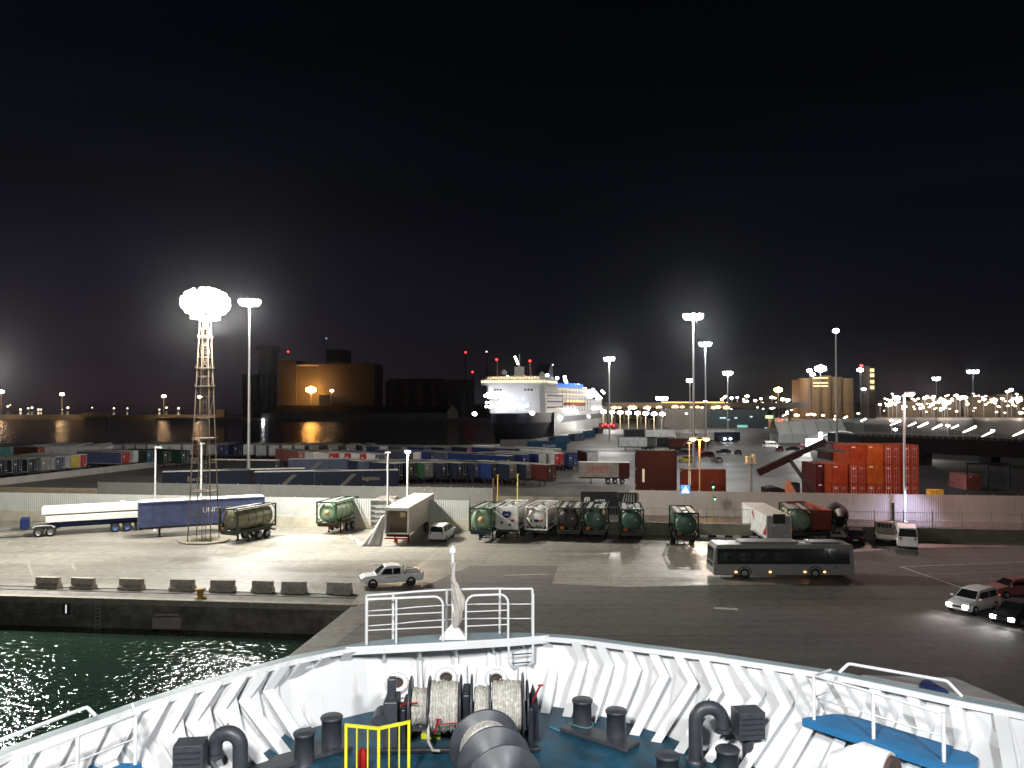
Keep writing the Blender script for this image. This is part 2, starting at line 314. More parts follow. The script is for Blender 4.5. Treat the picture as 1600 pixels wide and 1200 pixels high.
# white lines
M_LINE = mat('line_paint', (.55, .53, .48), .7, var=.3, scale=1.5); M_LINEW = mat('line_faded', (.38, .36, .31), .8, var=.3, scale=1.5)
def line(a, b, wd=.16, m=None, name='painted_line', z=.009):
    a = Vector(G2(*a)); b = Vector(G2(*b)); d = (b - a).normalized(); n = Vector((-d.y, d.x)) * wd / 2
    s = MB(); s.add([(*(a - n), z), (*(b - n), z), (*(b + n), z), (*(a + n), z)], [(0, 1, 2, 3)]); s.build(name, m or M_LINE, kind='structure')
line((1406, 886), (1640, 876)); line((1406, 885), (1516, 923), .2); line((1448, 898), (1640, 890), .12, M_LINEW); line((1480, 908), (1640, 901), .12, M_LINEW)
line((1116, 950), (1153, 952), .55); line((788, 899), (860, 897), .3, M_LINEW)
line((110, 876), (120, 897), .2, M_LINEW); line((40, 872), (54, 908), .16, M_LINEW); line((182, 880), (196, 899), .16, M_LINEW); line((256, 881), (268, 896), .16, M_LINEW); line((333, 888), (350, 902), .16, M_LINEW)
line((800, 948), (1115, 951), .12, mat('line_ghost', (.13, .12, .11), .8)); line((0, 862), (400, 868), .12, M_LINEW)
# tower island
s = MB(); pts = []
for i in range(8):
    a = R(22.5 + 45 * i); pts.append((TOWER.x + .1 + 2.75 * math.cos(a) * 1.0, TOWER.y + 2.4 * math.sin(a)))
s.poly(pts, 0, .18); s.build('tower_island', mat('island', (.3, .27, .2), .9, var=.2), kind='structure', bevel=.04)
# ================================================================== FENCES / WALLS
def wall(name, label, x0, x1, fy, hb, ht, mb, mc, off=.0, th=.35, cap=False, per=.28, zbase=0):
    t = thing(name, label, 'fence', (0, 0, 0))
    d = Vector((1, fy(1) - fy(0))).normalized(); n = Vector((d.y, -d.x))
    P = lambda x, o: (x + n.x * o, fy(x) + n.y * o)
    if hb: b = MB(); b.poly([P(x0, th / 2), P(x1, th / 2), P(x1, -th / 2), P(x0, -th / 2)], zbase, hb); b.build('concrete_base', mb, t, bevel=.02)
    if ht > hb:
        c = MB(); c.corr(P(x0, .1), P(x1, .1), hb, ht, .03, per); c.corr(P(x1, .0), P(x0, .0), hb, ht, .01, 1.0); c.build('corrugated_sheeting', mc, t)
        pp = MB(); k = int((x1 - x0) / 3); pp.box((0, 0, ht / 2 + .05), (.1, .1, ht + .1)); po = pp.build('post', M_GALV, t); po.location = (*P(x0, -.1), 0)
        for i in range(1, k + 1): c = po.copy(); COL.objects.link(c); c.parent = t; c.location = (*P(x0 + (x1 - x0) * i / k, -.1), 0)
    return t
wall('corrugated_fence', 'white corrugated fence on a cream concrete base behind the parked tank containers', -110, 3.9 - 9.0, fy1, 1.35, 3.6, M_WALLB, M_CORR)
wall('corrugated_fence', 'grey corrugated sheet fence across the access road, behind the white one', -62, -2.4, fy2, 0, 3.3, M_WALLB, mat('corrugated_grey', (.2, .2, .185), .6, var=.06, scale=.6))
wall('corrugated_fence', 'pinkish lit corrugated fence under the orange container stack', 16, 150, fy2, .0, 3.3, M_WALLB, mat('corrugated_pale', (.5, .44, .4), .6, var=.06, scale=.5))
wall('low_wall', 'tan boundary wall at left behind the white corrugated fence', -130, -62.2, fy2, 2.3, 2.3, mat('tan_wall', (.33, .26, .19), .85, var=.12, scale=.6), M_CORR)
wall('low_wall', 'dull brown wall strip between grey fence and pinkish fence', -2.2, 15.8, fy2, 2.2, 2.2, mat('brown_wall', (.2, .18, .14), .85, var=.15, scale=.8), M_CORR)
# see-through fence on a concrete wall, right half
def mesh_fence():
    t = thing('mesh_fence', 'see-through steel bar fence on concrete wall behind the bus', 'fence')
    d = Vector((1, -.14)).normalized(); x0, x1 = -4.8, 56
    b = MB(); n = Vector((d.y, -d.x)) * .18
    b.poly([(x0 + n.x, fy1(x0) + n.y), (x1 + n.x, fy1(x1) + n.y), (x1 - n.x, fy1(x1) - n.y), (x0 - n.x, fy1(x0) - n.y)], 0, 1.45); b.build('concrete_base', mat('olive_wall', (.2, .2, .15), .85, var=.15, scale=.8), t, bevel=.02)
    br = MB(); x = x0
    while x < x1: br.box((x, fy1(x), 2.3), (.022, .022, 1.7)); x += .3
    br.build('bars', M_GREYP, t)
    rl = MB()
    for z in (1.55, 3.1): rl.cyl((x0, fy1(x0), z), (x1, fy1(x1), z), .03, n=6)
    rl.build('rails', M_GREYP, t)
    ps = MB(); ps.box((0, 0, 1.65), (.08, .08, 3.3)); po = ps.build('post', M_GREYP, t); po.location = (x0, fy1(x0), 0); x = x0 + 3
    while x <= x1: c = po.copy(); COL.objects.link(c); c.parent = t; c.location = (x, fy1(x), 0); x += 3
mesh_fence()
wall('concrete_wall', 'low pale concrete wall at far right end of the yard', 56.3, 140, fy1, 1.3, 1.3, mat('pink_wall', (.36, .3, .26), .85, var=.12, scale=.5), M_CORR)
s = MB()
for i in range(14):
    if i % 2 == 0: x = 19.5 + i * .9; s.bb(x, x + .9, fy1(x) - .8, fy1(x) - .55, 0, .22, 0)
    else: x = 19.5 + i * .9; s.bb(x, x + .9, fy1(x) - .8, fy1(x) - .55, 0, .22, 1)
s.build('striped_kerb', [M_WHITE, M_DARK], kind='structure')
s = MB()
for i in range(16): x = 57 + i * 1.8; s.bb(x, x + .9, fy1(x) - .9, fy1(x) - .6, 0, .25)
s.build('kerb_blocks', M_WHITE, kind='structure')
# barrier wall cutting across the rear yard at left
a = gp(-40, 763); b = gp(308, 722)
t = MB(); d = (b - a).normalized(); n = Vector((d.y, -d.x, 0)) * .2
t.poly([((a + n).x, (a + n).y), ((b + n).x, (b + n).y), ((b - n).x, (b - n).y), ((a - n).x, (a - n).y)], 0, 1.3)
tag(t.build('barrier_wall', mat('wall_grey', (.36, .34, .31), .85, var=.12, scale=.5), bevel=.02), 'long grey concrete barrier wall slanting up behind the white truck load', 'wall')
# post and rail fence in the left corner
t = thing('rail_fence', 'low fence with thin dark posts below the slanting barrier wall', 'fence')
rl = MB(); ps = MB(); y_ = 128
for z in (.5, 1.1, 1.6): rl.cyl((-85, y_ + 2, z), (-54, y_ - 2, z), .03, n=6)
ps.box((0, 0, .9), (.09, .09, 1.8)); po = ps.build('post', M_DARK, t); po.location = (-85, y_ + 1.9, 0)
for i in range(1, 12): c = po.copy(); COL.objects.link(c); c.parent = t; c.location = (-85 + i * 2.8, y_ + 1.9 - i * .36, 0)
rl.build('rails', M_GREYP, t)
pn = MB(); pn.corr((-85, y_ + 2.1), (-54, y_ - 1.9), .05, 1.55, .03, .4); pn.build('panel', mat('panel_grey', (.3, .28, .26), .8), t)
# poles of wood by the gate
for i, (px, py, D, h, c) in enumerate(((778, 755, 108, 5.5, (.4, .27, .06)), (771, 756, 110, 4.8, (.12, .06, .04)), (809, 744, 108, 5.6, (.45, .4, .12)))):
    p = gy(px, 790, D); s = MB(); s.cyl((p.x, p.y, 0), (p.x, p.y, h), .12, .1, n=8); s.box((p.x, p.y, h), (.3, .3, .12))
    tag(s.build('marker_post', mat('post%d' % i, c, .7)), ['yellow gate post at the end of the grey fence', 'thin dark brown gate post left of the yellow one', 'yellow post standing in the rear yard right of the gate'][i], 'post', 'gate posts')

# ================================================================== LIGHTING MASTS
def lattice_tower():
    t = thing('light_tower', 'tall steel lattice floodlight tower on an octagonal kerb island, brilliantly lit', 'light tower', (TOWER.x, TOWER.y, .18))
    H = 24.6; wb, wt = 1.25, .42
    def W_(z): return wb + (wt - wb) * z / H
    cs = [(-1, -1), (1, -1), (1, 1), (-1, 1)]
    for sx_, sy_ in cs: l = MB(); l.cyl((sx_ * wb, sy_ * wb, 0), (sx_ * wt, sy_ * wt, H), .07, .05, n=6); l.build('leg', M_TOW, t)
    k = MB(); z = 0; i = 0
    while z < H - .5:
        z2 = min(H, z + 1.2 + W_(z) * 1.4)
        for j in range(4):
            a_, b_ = cs[j], cs[(j + 1) % 4]
            k.cyl((a_[0] * W_(z), a_[1] * W_(z), z), (b_[0] * W_(z), b_[1] * W_(z), z), .02, n=5, caps=False)
            if z > 11: k.cyl((a_[0] * W_(z), a_[1] * W_(z), z), (b_[0] * W_(z2), b_[1] * W_(z2), z2), .014, n=4, caps=False)
        z = z2
    k.build('bracing', M_TOW, t)
    l = MB()
    for sx_ in (-.22, .22): l.cyl((sx_ + .1, -.2, 0), (sx_ + .1, -.2, H), .035, n=5)
    z = .3
    while z < H: l.cyl((-.12, -.2, z), (.32, -.2, z), .02, n=5, caps=False); z += .3
    z = 2.5
    while z < H:
        pts = [(.1 + .38 * math.cos(a), -.2 - .15 - .42 * math.sin(a), z) for a in [R(-20 + 22 * q) for q in range(11)]]
        l.tube(pts, .018, 4); z += .9
    l.build('caged_ladder', M_TOW, t)
    for z in (5.3, 11.1, 16.8, 18.8, 22.2):
        w_ = W_(z) + .12; p = MB(); p.bb(-w_, w_, -w_, w_, z, z + .08)
        for sx_, sy_ in cs: p.cyl((sx_ * w_, sy_ * w_, z), (sx_ * w_, sy_ * w_, z + .32), .02, n=4)
        p.build('landing', M_TOW, t)
    hd = MB(); hd.lathe([(0, 24.2), (1.6, 24.25), (1.6, 24.35), (0, 24.4)], 20)
    for zz in (24.9, 26.1, 27.2): hd.tube([(1.9 * math.cos(R(i * 18)), 1.9 * math.sin(R(i * 18)), zz) for i in range(20)], .05, 6, closed=True)
    for i in range(8): a = R(i * 45); hd.cyl((1.6 * math.cos(a), 1.6 * math.sin(a), 24.3), (1.9 * math.cos(a), 1.9 * math.sin(a), 27.4), .04, n=5)
    hd.build('head_frame', M_TOW, t)
    for el, cnt, sz in ((-55, 8, .62), (-34, 14, .68), (-12, 18, .74), (11, 19, .74), (33, 16, .72), (55, 11, .7), (77, 6, .7)):
        for i in range(cnt):
            a = 2 * math.pi * (i + .6 * random.random()) / cnt; rr = 2.35 * math.cos(R(el)) + .1; zz = 26.0 + 1.45 * math.sin(R(el)); fl = MB()
            M_ = Matrix.Translation((rr * math.cos(a), rr * math.sin(a), zz)) @ Matrix.Rotation(a, 4, 'Z') @ Matrix.Rotation(R(14 - el * .5), 4, 'Y')
            fl.box((-.12, 0, 0), (.22, sz * .7, .6), 0, M=M_); fl.lathe([(0, .16), (sz * .35, .14), (sz * .52, .05), (sz * .5, -.04)], 14, 1, M=M_ @ Matrix.Rotation(R(90), 4, 'Y'))
            fl.build('floodlight', [M_DARK, M_LENS], t)
M_TOW = mat('tower_steel', (.15, .115, .08), .7, var=.15)
lattice_tower()
def mast(px, py, D, label, hw=1.6, nl=8, lens=None, dark=False, group='tall floodlight masts'):
    p = gy(px, py, D); t = thing('light_mast', label, 'light mast', (p.x, p.y, 0), 0, group); H = p.z
    k = MB(); k.cyl((0, 0, 0), (0, 0, H), .32 if D < 250 else .4, .16, n=10); k.lathe([(.6, 0), (.6, .1), (.35, .12), (.34, .7), (.3, .75)], 10); k.build('pole', M_GALV if not dark else M_GREYP, t)
    h = MB(); h.lathe([(.0, H - .5), (hw * .8, H - .45), (hw * .8, H - .3), (0, H - .25)], 16); h.cyl((0, 0, H), (0, 0, H + .8), .05); h.build('head_frame', M_DARK, t)
    for i in range(nl):
        a = 2 * math.pi * (i + .5) / nl; fl = MB(); q = max(1, D / 260)
        M_ = Matrix.Translation((hw * math.cos(a), hw * math.sin(a), H)) @ Matrix.Rotation(a, 4, 'Z') @ Matrix.Rotation(R(25), 4, 'Y') @ Matrix.Scale(q, 4)
        fl.box((-.14, 0, 0), (.2, .7, .6), 0, M=M_); fl.lathe([(0, .22), (.3, .2), (.52, .08), (.55, -.04)], 14, 1, M=M_ @ Matrix.Rotation(R(90), 4, 'Y')); fl.build('floodlight', [M_DARK, lens or M_LENS], t)
    return t
mast(390, 473, 140, 'slim grey floodlight mast just right of the lattice tower', 1.55, 10)
mast(1083, 495, 158, 'tall floodlight mast rising behind the brown container stacks', 1.65, 9)
mast(1102, 538, 233, 'second tall mast just right of the one behind the brown containers', 1.5, 8, M_LENSC)
mast(952, 561, 308, 'bright floodlight mast right of the docked ferry', 1.7, 8)
mast(1137, 583, 450, 'distant floodlight mast above the terminal building', 2.2, 8)
mast(1306, 517, 189, 'dark slender mast with one small lamp in front of the white tent', .5, 2, M_LENSC, True)
mast(1520, 581, 437, 'cool white floodlight mast at far right above the car park', 2.4, 8, M_LENSC)
mast(1463, 592, 580, 'smaller cool white mast left of the far right one', 2.0, 6, M_LENSC)
mast(1034, 623, 420, 'low bright floodlight mast before the elevated walkway', 2.6, 10)
mast(1078, 595, 300, 'short pale mast with a flat top lamp left of the tall ones', .9, 5)
def lamp_post(name, px, py, D, label, group=None, heads=1, lens=None, col=None, power=0, pole=M_WHITE, arm=.0, r=.09, base=0, hs=1.0):
    p = gy(px, py, D); t = thing(name, label, 'lamp post', (p.x, p.y, base), 0, group); H = p.z - base
    k = MB(); k.cyl((0, 0, 0), (0, 0, H), r * 1.3, r, n=8); k.lathe([(r * 2.6, 0), (r * 2.6, .06), (r * 1.3, .08), (r * 1.3, .3)], 8); k.build('pole', pole, t)
    for i in range(heads):
        sg = (1 if heads == 1 else (-1) ** i); ax = arm * sg; b_ = MB()
        if arm: b_.tube([(0, 0, H - .3), (ax * .4, 0, H - .05), (ax, 0, H)], .04, 6)
        b_.side([(ax - .35 * hs, H), (ax - .28 * hs, H + .16 * hs), (ax + .28 * hs, H + .16 * hs), (ax + .35 * hs, H)], -.18 * hs, .18 * hs)
        lo = b_.build('lamp_head', pole, t)
        if lens: g_ = MB(); g_.lathe([(0, -.16 * hs), (.2 * hs, -.12 * hs), (.28 * hs, 0)], 10, M=Matrix.Translation((ax, 0, H))); g_.build('lens', lens, lo)
        if power: lamp('POINT', (p.x + ax, p.y - .1, p.z - .35), power / heads, col, .25, name='post_light')
    return t
wp = 'white lamp posts beside the fences'
lamp_post('lamp_post', 243, 700, 96, 'thin unlit white lamp post behind the blue container trailer', wp, arm=.3, pole=M_WHITE)
lamp_post('lamp_post', 315, 694, 107, 'white lamp post seen through the lattice tower legs', wp, pole=M_WHITE, r=.12, lens=M_WHITE)
lamp_post('lamp_post', 606, 708, 96.5, 'unlit white lamp post left of the lit one above the white trailer', wp, pole=M_WHITE)
lamp_post('lamp_post', 637, 706, 100.5, 'white lamp post with glowing warm lamp above the white trailer', wp, pole=M_WHITE, lens=glow('warm', (1, .8, .6), 40), col=(1, .75, .5), power=2500, hs=1.3, r=.11)
lamp_post('double_lamp_post', 1093, 686, 112, 'orange twin-armed street lamp in front of the brown containers', 'street lamps', 2, glow('orange', (1, .55, .18), 55), (1, .5, .18), 4200, mat('pole_tan', (.4, .3, .15), .6), .95, hs=1.6)
lamp_post('tall_lamp_post', 1412, 616, 103, 'tall pinkish lamp post in front of the orange container stack', 'street lamps', 1, glow('pink', (1, .62, .55), 40), (1, .6, .58), 14000, M_WHITE, .8, .13, hs=1.8)
lamp_post('lamp_post', 1077, 693, 118, 'thin bare post left of the orange twin lamp', 'street lamps', 1, None, None, 0, M_GALV, 0)
lamp('SPOT', (51.2, 100.5, 4.5), 2600, (.55, .6, 1), .3, (50.5, 103, 0), 120, 1, 'post_light')
# camera columns / gate posts with cameras
def column(px, py, D, label):
    p = gy(px, py, D); t = thing('surveillance_column', label, 'column', (p.x, p.y, 0)); H = p.z
    k = MB(); k.box((0, 0, H / 2), (.38, .38, H)); k.build('post', M_GALV, t, bevel=.03)
    c = MB(); c.box((0, 0, H), (1.5, 1.1, .08)); c.box((-.35, 0, H + .55), (.55, .7, .9)); c.box((.4, 0, H + .7), (.35, .9, 1.2)); c.build('camera_box', mat('box_cream', (.5, .42, .28), .6), t, bevel=.03)
column(1173, 724, 112, 'grey steel column with a cream box platform right of brown containers')
for px, py, lab in ((1394, 785, 'stubby grey fence column left of the tall lamp post base'),):
    p = gy(px, py, 91); s = MB(); s.box((p.x, p.y, p.z / 2), (.35, .35, p.z)); s.box((p.x, p.y, p.z), (.42, .42, .1)); tag(s.build('column', M_GALV, bevel=.02), lab, 'column')
# traffic light and pedestrian sign
p = gy(1071, 766, 106); t = thing('crossing_sign', 'blue square backlit pedestrian crossing sign with white triangle', 'road sign', (p.x, p.y, 0))
k = MB(); k.cyl((0, 0, 0), (0, 0, p.z), .05, n=8); k.build('post', M_GALV, t)
k = MB(); k.box((0, 0, p.z + .1), (1.15, .08, 1.15)); k.build('sign_panel', glow('sign_blue', (.12, .32, .9), 1.2), t)
k = MB(); k.side([(-.48, p.z - .33), (.48, p.z - .33), (0, p.z + .5)], -.06, -.045); k.build('triangle', glow('sign_white', (1, 1, 1), 2), t)
k = MB(); k.box((0, -.07, p.z - .15), (.1, .01, .28)); k.lathe([(0, 0), (.07, 0)], 8, M=Matrix.Translation((0, -.075, p.z + .09)) @ Matrix.Rotation(R(90), 4, 'X')); k.build('walking_figure', M_DARK, t)
p = gy(1114, 752, 104); t = thing('traffic_light', 'thin traffic light post glowing green behind the fence', 'traffic light', (p.x, p.y, 0))
k = MB(); k.cyl((0, 0, 0), (0, 0, p.z), .05, n=8); k.build('post', mat('post_y', (.45, .36, .08), .6), t)
k = MB(); k.box((.0, 0, p.z - .5), (.3, .25, .9)); k.box((.2, 0, p.z - 2.2), (.25, .22, .5)); k.build('housing', M_DARK, t)
for z, x in ((p.z - .75, 0), (p.z - 2.3, .2)):
    k = MB(); k.lathe([(0, .02), (.11, .0)], 10, M=Matrix.Translation((x, -.14, z)) @ Matrix.Rotation(R(90), 4, 'X')); k.build('green_lens', glow('green', (.15, 1, .5), 10), t)
# ================================================================== VEHICLE PARTS
M_TYRE = M_BLACK; M_RIM = mat('rim', (.3, .3, .32), .4, .6, var=.15); M_RIMB = mat('rim_blue', (.08, .13, .35), .5); M_CHAS = mat('chassis', (.03, .03, .033), .7, var=.2)
def wheel(par, x, y, r=.5, wd=.28, rim=None, side=-1):
    o = MB(); M_ = Matrix.Translation((x, y, r)) @ Matrix.Rotation(R(90), 4, 'X')
    h = wd / 2
    o.lathe([(r * .58, -h), (r * .9, -h), (r, -h * .7), (r, h * .7), (r * .9, h), (r * .58, h)], 18, M=M_)
    wo = o.build('wheel', M_TYRE, par)
    k = MB(); k.lathe([(0, -h * .5), (r * .2, -h * .75), (r * .25, -h * .5), (r * .5, -h * .6), (r * .6, -h * .98)], 14, M=M_); k.lathe([(r * .6, h * .98), (r * .5, h * .6), (0, h * .5)], 14, M=M_); k.build('rim', rim or M_RIM, wo)
    return wo
def chassis(t, L, z0=1.2, col=None, axles=3, W_=2.4, legs=True, rim=None, frontx=0):
    c = MB(); m = col or M_CHAS
    for y in (-.5, .5): c.bb(.1, L - .1, y - .08, y + .08, z0 - .32, z0 - .02)
    x = .4
    while x < L: c.bb(x, x + .12, -W_ / 2 + .1, W_ / 2 - .1, z0 - .16, z0 - .03); x += 1.6
    c.bb(.02, .14, -W_ / 2 + .05, W_ / 2 - .05, z0 - .3, z0 - .02); c.bb(L - .14, L - .02, -W_ / 2 + .05, W_ / 2 - .05, z0 - .55, z0 - .4)
    c.build('chassis', m, t)
    if legs:
        for y in (-.75, .75): l = MB(); l.box((2.2, y, (z0 - .1) / 2), (.14, .14, z0 - .1)); l.box((2.2, y, .04), (.32, .3, .08)); l.build('landing_leg', m, t)
    for i in range(axles):
        x = L - 1.4 - i * 1.32
        for y in (-W_ / 2 + .2, W_ / 2 - .2): wheel(t, x, y, .5, .34, rim)
def box_trailer(loc, ang, body, end, roof, label, group=None, L=13.6, H=2.75, z0=1.2, wh=True, name='box_trailer', endframe=None, cat='trailer', cont=False, txt=None, farcolor=None):
    t = thing(name, label, cat, (loc[0], loc[1], loc[2] if len(loc) > 2 and cont else 0), ang, group); w2 = 1.25; z = 0 if cont else z0
    b = MB(); b.bb(.06, L - .06, -w2 + .02, w2 - .02, z + .08, z + H - .05)
    b.corr((.2, -w2 + .04), (L - .2, -w2 + .04), z + .2, z + H - .15, .035, .34 if cont else .62, nrm=(0, -1)); b.corr((.2, w2 - .04), (L - .2, w2 - .04), z + .2, z + H - .15, .035, .34 if cont else .62, nrm=(0, 1))
    b.build('body', body, t)
    r = MB(); r.bb(0, L, -w2 - .01, w2 + .01, z + H - .05, z + H + .02)
    if cont: 
        r.corr((.3, -w2 + .15), (L - .3, -w2 + .15), 0, 0, .01, 1)
    r.build('roof', roof, t)
    f = MB()
    for x in (0, L):
        for y in (-w2, w2): f.box((x + (.05 if x == 0 else -.05), y, z + H / 2), (.12, .08, H))
    for y in (-w2, w2): f.bb(0, L, y - .04, y + .04, z, z + .16); f.bb(0, L, y - .04, y + .04, z + H - .16, z + H - .02)
    f.build('frame', endframe or body, t)
    for nm, x, s_, mm in (('rear_door', -.0, -1, end), ('rear_door', -.0, 1, end)):
        dd = MB(); dd.bb(.0, .07, .02 * s_, (w2 - .08) * s_, z + .12, z + H - .12)
        for y in (.35, .85): dd.cyl((-.03, y * s_, z + .15), (-.03, y * s_, z + H - .15), .022, n=5, mi=1)
        dd.box((-.04, .6 * s_, z + H * .42), (.03, .5, .05), 1); dd.build(nm, [mm, M_GALV], t)
    lb = MB(); lb.box((-.075, .62, z + H * .62), (.012, .42, .3)); lb.build('label', MATS.get('letter_white_small') or mat('letter_white_small', (.6, .6, .56), .6), t); lb = MB(); lb.box((-.075, -.7, z + H * .2), (.012, .5, .11)); lb.build('number_plate', MATS['letter_white_small'], t)
    if not cont and sum(map(ord, label)) % 3 == 0: st = MB(); st.side([(L * .3, z + .5), (L * .36, z + .5), (L * .5, z + 2.3), (L * .44, z + 2.3)], -w2 - .012, -w2 - .004); st.build('stripe', mat('stripe_dull', (.09, .085, .08), .7), t)
    fe = MB(); fe.bb(L - .06, L, -w2 + .08, w2 - .08, z + .12, z + H - .12); fe.build('front_panel', farcolor or body, t)
    if wh and not cont: chassis(t, L, z0)
    if txt:
        for (s_, size, mm, xx, zz, side_) in txt:
            if side_ == 'S': text('lettering', s_, size, mm, t, (xx, -w2 - .04, z + zz), (R(90), 0, 0))
            elif side_ == 'N': text('lettering', s_, size, mm, t, (xx, w2 + .04, z + zz), (R(90), 0, R(180)))
            else: text('lettering', s_, size, mm, t, (-.06, xx, z + zz), (R(90), 0, R(-90)))
    return t
def paint(n, c, r=.68): return mat('paint_' + n, c, r, var=.16, scale=.9, spec=.22)
P = dict(navy=paint('navy', (.009, .012, .028)), navy2=paint('slate', (.05, .058, .095)), blue=paint('blue', (.012, .026, .11)), steel=paint('steelblue', (.085, .105, .22)), red=paint('red', (.38, .012, .012)), maroon=paint('maroon', (.07, .009, .012)),
    brown=paint('brown', (.032, .0065, .0045)), rust=paint('rust', (.075, .0125, .006)), grey=paint('grey', (.2, .19, .18)), lgrey=paint('lightgrey', (.42, .42, .42)), white=paint('white', (.7, .7, .68)), cream=paint('cream', (.55, .5, .4)),
    green=paint('green', (.014, .055, .024)), dgreen=paint('darkgreen', (.014, .03, .022)), teal=paint('teal', (.12, .42, .4)), orange=paint('orange', (.46, .1, .014)), orange2=paint('orangered', (.34, .05, .012)), orange3=paint('orange_light', (.44, .11, .014)), yellow=paint('yellow', (.5, .4, .03)), black=paint('black', (.015, .015, .018)), roof=paint('roofpale', (.33, .31, .27)), roofd=paint('roofdull', (.2, .19, .175)), pink=paint('pink', (.3, .11, .1)), aqua=paint('aqua', (.02, .08, .15)), gold=paint('gold', (.5, .28, .04)))
# ---------------------------------------------------------------- rear-yard trailers: px, y of roof at near end, axis (deg), body, doors, roof, length, label
YARD = [
 # angled rank near the fence
 (622, 724, 138, 'navy', 'navy', 'roof', 13.6, 'dark navy trailer behind the unlit lamp post, left end of the angled rank'),
 (646, 723, 138, 'navy', 'black', 'roof', 13.6, 'black-ended trailer directly behind the lit warm lamp post'),
 (671, 723, 138, 'green', 'grey', 'roof', 13.6, 'green sided trailer with dull grey doors in the angled rank'),
 (697, 723, 138, 'navy', 'navy', 'roof', 13.6, 'navy trailer just right of the green sided one'),
 (722, 723, 138, 'navy', 'navy', 'roof', 13.6, 'navy trailer between two navy ones in middle of the angled rank'),
 (748, 723, 138, 'navy', 'navy2', 'roof', 13.6, 'dark blue trailer behind the white fence end in the angled rank'),
 (776, 724, 138, 'blue', 'black', 'roof', 13.6, 'dark trailer behind the yellow gate post'),
 (803, 725, 138, 'navy', 'grey', 'roof', 13.6, 'dull grey ended trailer third from right of the angled rank'),
 (829, 725, 138, 'navy', 'grey', 'cream', 13.6, 'grey ended trailer beside the brown one at rank end'),
 (862, 726, 138, 'rust', 'rust', 'roof', 13.6, 'rusty brown trailer at the right end of the angled rank'),
 # second rank
 (474, 705, 128, 'pink', 'pink', 'roof', 13.6, 'faded pink trailer end left of the white framed one'),
 (497, 706, 128, 'white', 'cream', 'roof', 13.6, 'cream ended trailer with white frame left of three red ones'),
 (522, 707, 128, 'white', 'red', 'roof', 13.6, 'leftmost of the three red-doored white trailers'),
 (546, 707, 128, 'white', 'red', 'roof', 13.6, 'middle one of the three red-doored white trailers'),
 (570, 708, 128, 'white', 'red', 'roof', 13.6, 'rightmost of the three red-doored white trailers'),
 (594, 709, 128, 'white', 'navy2', 'roof', 13.6, 'slate blue doored trailer right of the three red ones'),
 (652, 706, 138, 'navy2', 'white', 'roofd', 13.6, 'white doored trailer just behind the lit lamp post'),
 (678, 706, 138, 'blue', 'navy', 'roofd', 13.6, 'small navy doored trailer two right of the lit lamp post'),
 (703, 707, 138, 'navy2', 'grey', 'roof', 13.6, 'grey doored trailer in the middle of the second rank'),
 (724, 707, 138, 'red', 'red', 'roof', 13.6, 'red and white trailer in the middle of the second rank'),
 (750, 708, 138, 'blue', 'blue', 'roof', 13.6, 'bright blue trailer left end of the blue pair'),
 (774, 711, 138, 'blue', 'blue', 'roof', 13.6, 'bright blue trailer right end of the blue pair'),
 (797, 712, 138, 'blue', 'navy', 'cream', 13.6, 'blue trailer with cream roof behind the angled rank'),
 (822, 710, 138, 'blue', 'blue', 'roof', 13.6, 'blue trailer left of the white ended one by the red door'),
 (848, 708, 138, 'blue', 'lgrey', 'roof', 13.6, 'light grey ended trailer left of the small red door'),
 (874, 708, 120, 'white', 'red', 'white', 13.6, 'white trailer with bright red doors near the rank end'),
 (895, 708, 120, 'blue', 'blue', 'navy', 6.1, 'blue container trailer right of the bright red doors'),
 (926, 706, 100, 'maroon', 'lgrey', 'roofd', 9, 'light grey trailer end with maroon side behind the lettered trailer'),
 # third rank
 (600, 697, 132, 'navy2', 'lgrey', 'roof', 13.6, 'pale roofed trailer at left of the far rank above slate doors'),
 (634, 698, 132, 'navy2', 'grey', 'roofd', 13.6, 'grey ended far trailer beneath the lit lamp glow'),
 (668, 699, 138, 'blue', 'blue', 'roofd', 13.6, 'dull roofed far trailer right of the lit lamp'),
 (700, 699, 138, 'navy', 'navy2', 'roof', 13.6, 'pale roofed far trailer above the grey doored one'),
 (735, 699, 138, 'navy', 'pink', 'roof', 13.6, 'pink ended far trailer above the bright blue pair'),
 (770, 700, 138, 'blue', 'navy', 'roof', 13.6, 'pale roofed far trailer below the ferry bow'),
 (806, 701, 138, 'navy2', 'navy', 'roof', 13.6, 'far trailer with white roof left of the lettered blue container'),
 (842, 701, 138, 'white', 'lgrey', 'roof', 13.6, 'white roofed far trailer in front of the lettered blue container'),
 (872, 701, 138, 'white', 'lgrey', 'white', 13.6, 'white roofed trailer at right end of the far rank'),
]
GR = 'trailers parked in the rear yard'
for px, yt, ang, b_, e_, r_, L_, lab in YARD:
    p = gp(px, yt, 3.95); box_trailer(p, R(ang), P[b_], P[e_], P[r_], lab, GR, L=L_, endframe=P['lgrey'] if e_ in ('red', 'cream', 'lgrey', 'yellow') else None)
M_TAN = mat('letter_tan', (.3, .24, .16), .7); M_LW = mat('letter_white', (.75, .75, .72), .6); M_LR = mat('letter_red', (.5, .1, .05), .6); M_LY = mat('letter_yellow', (.6, .5, .1), .6)
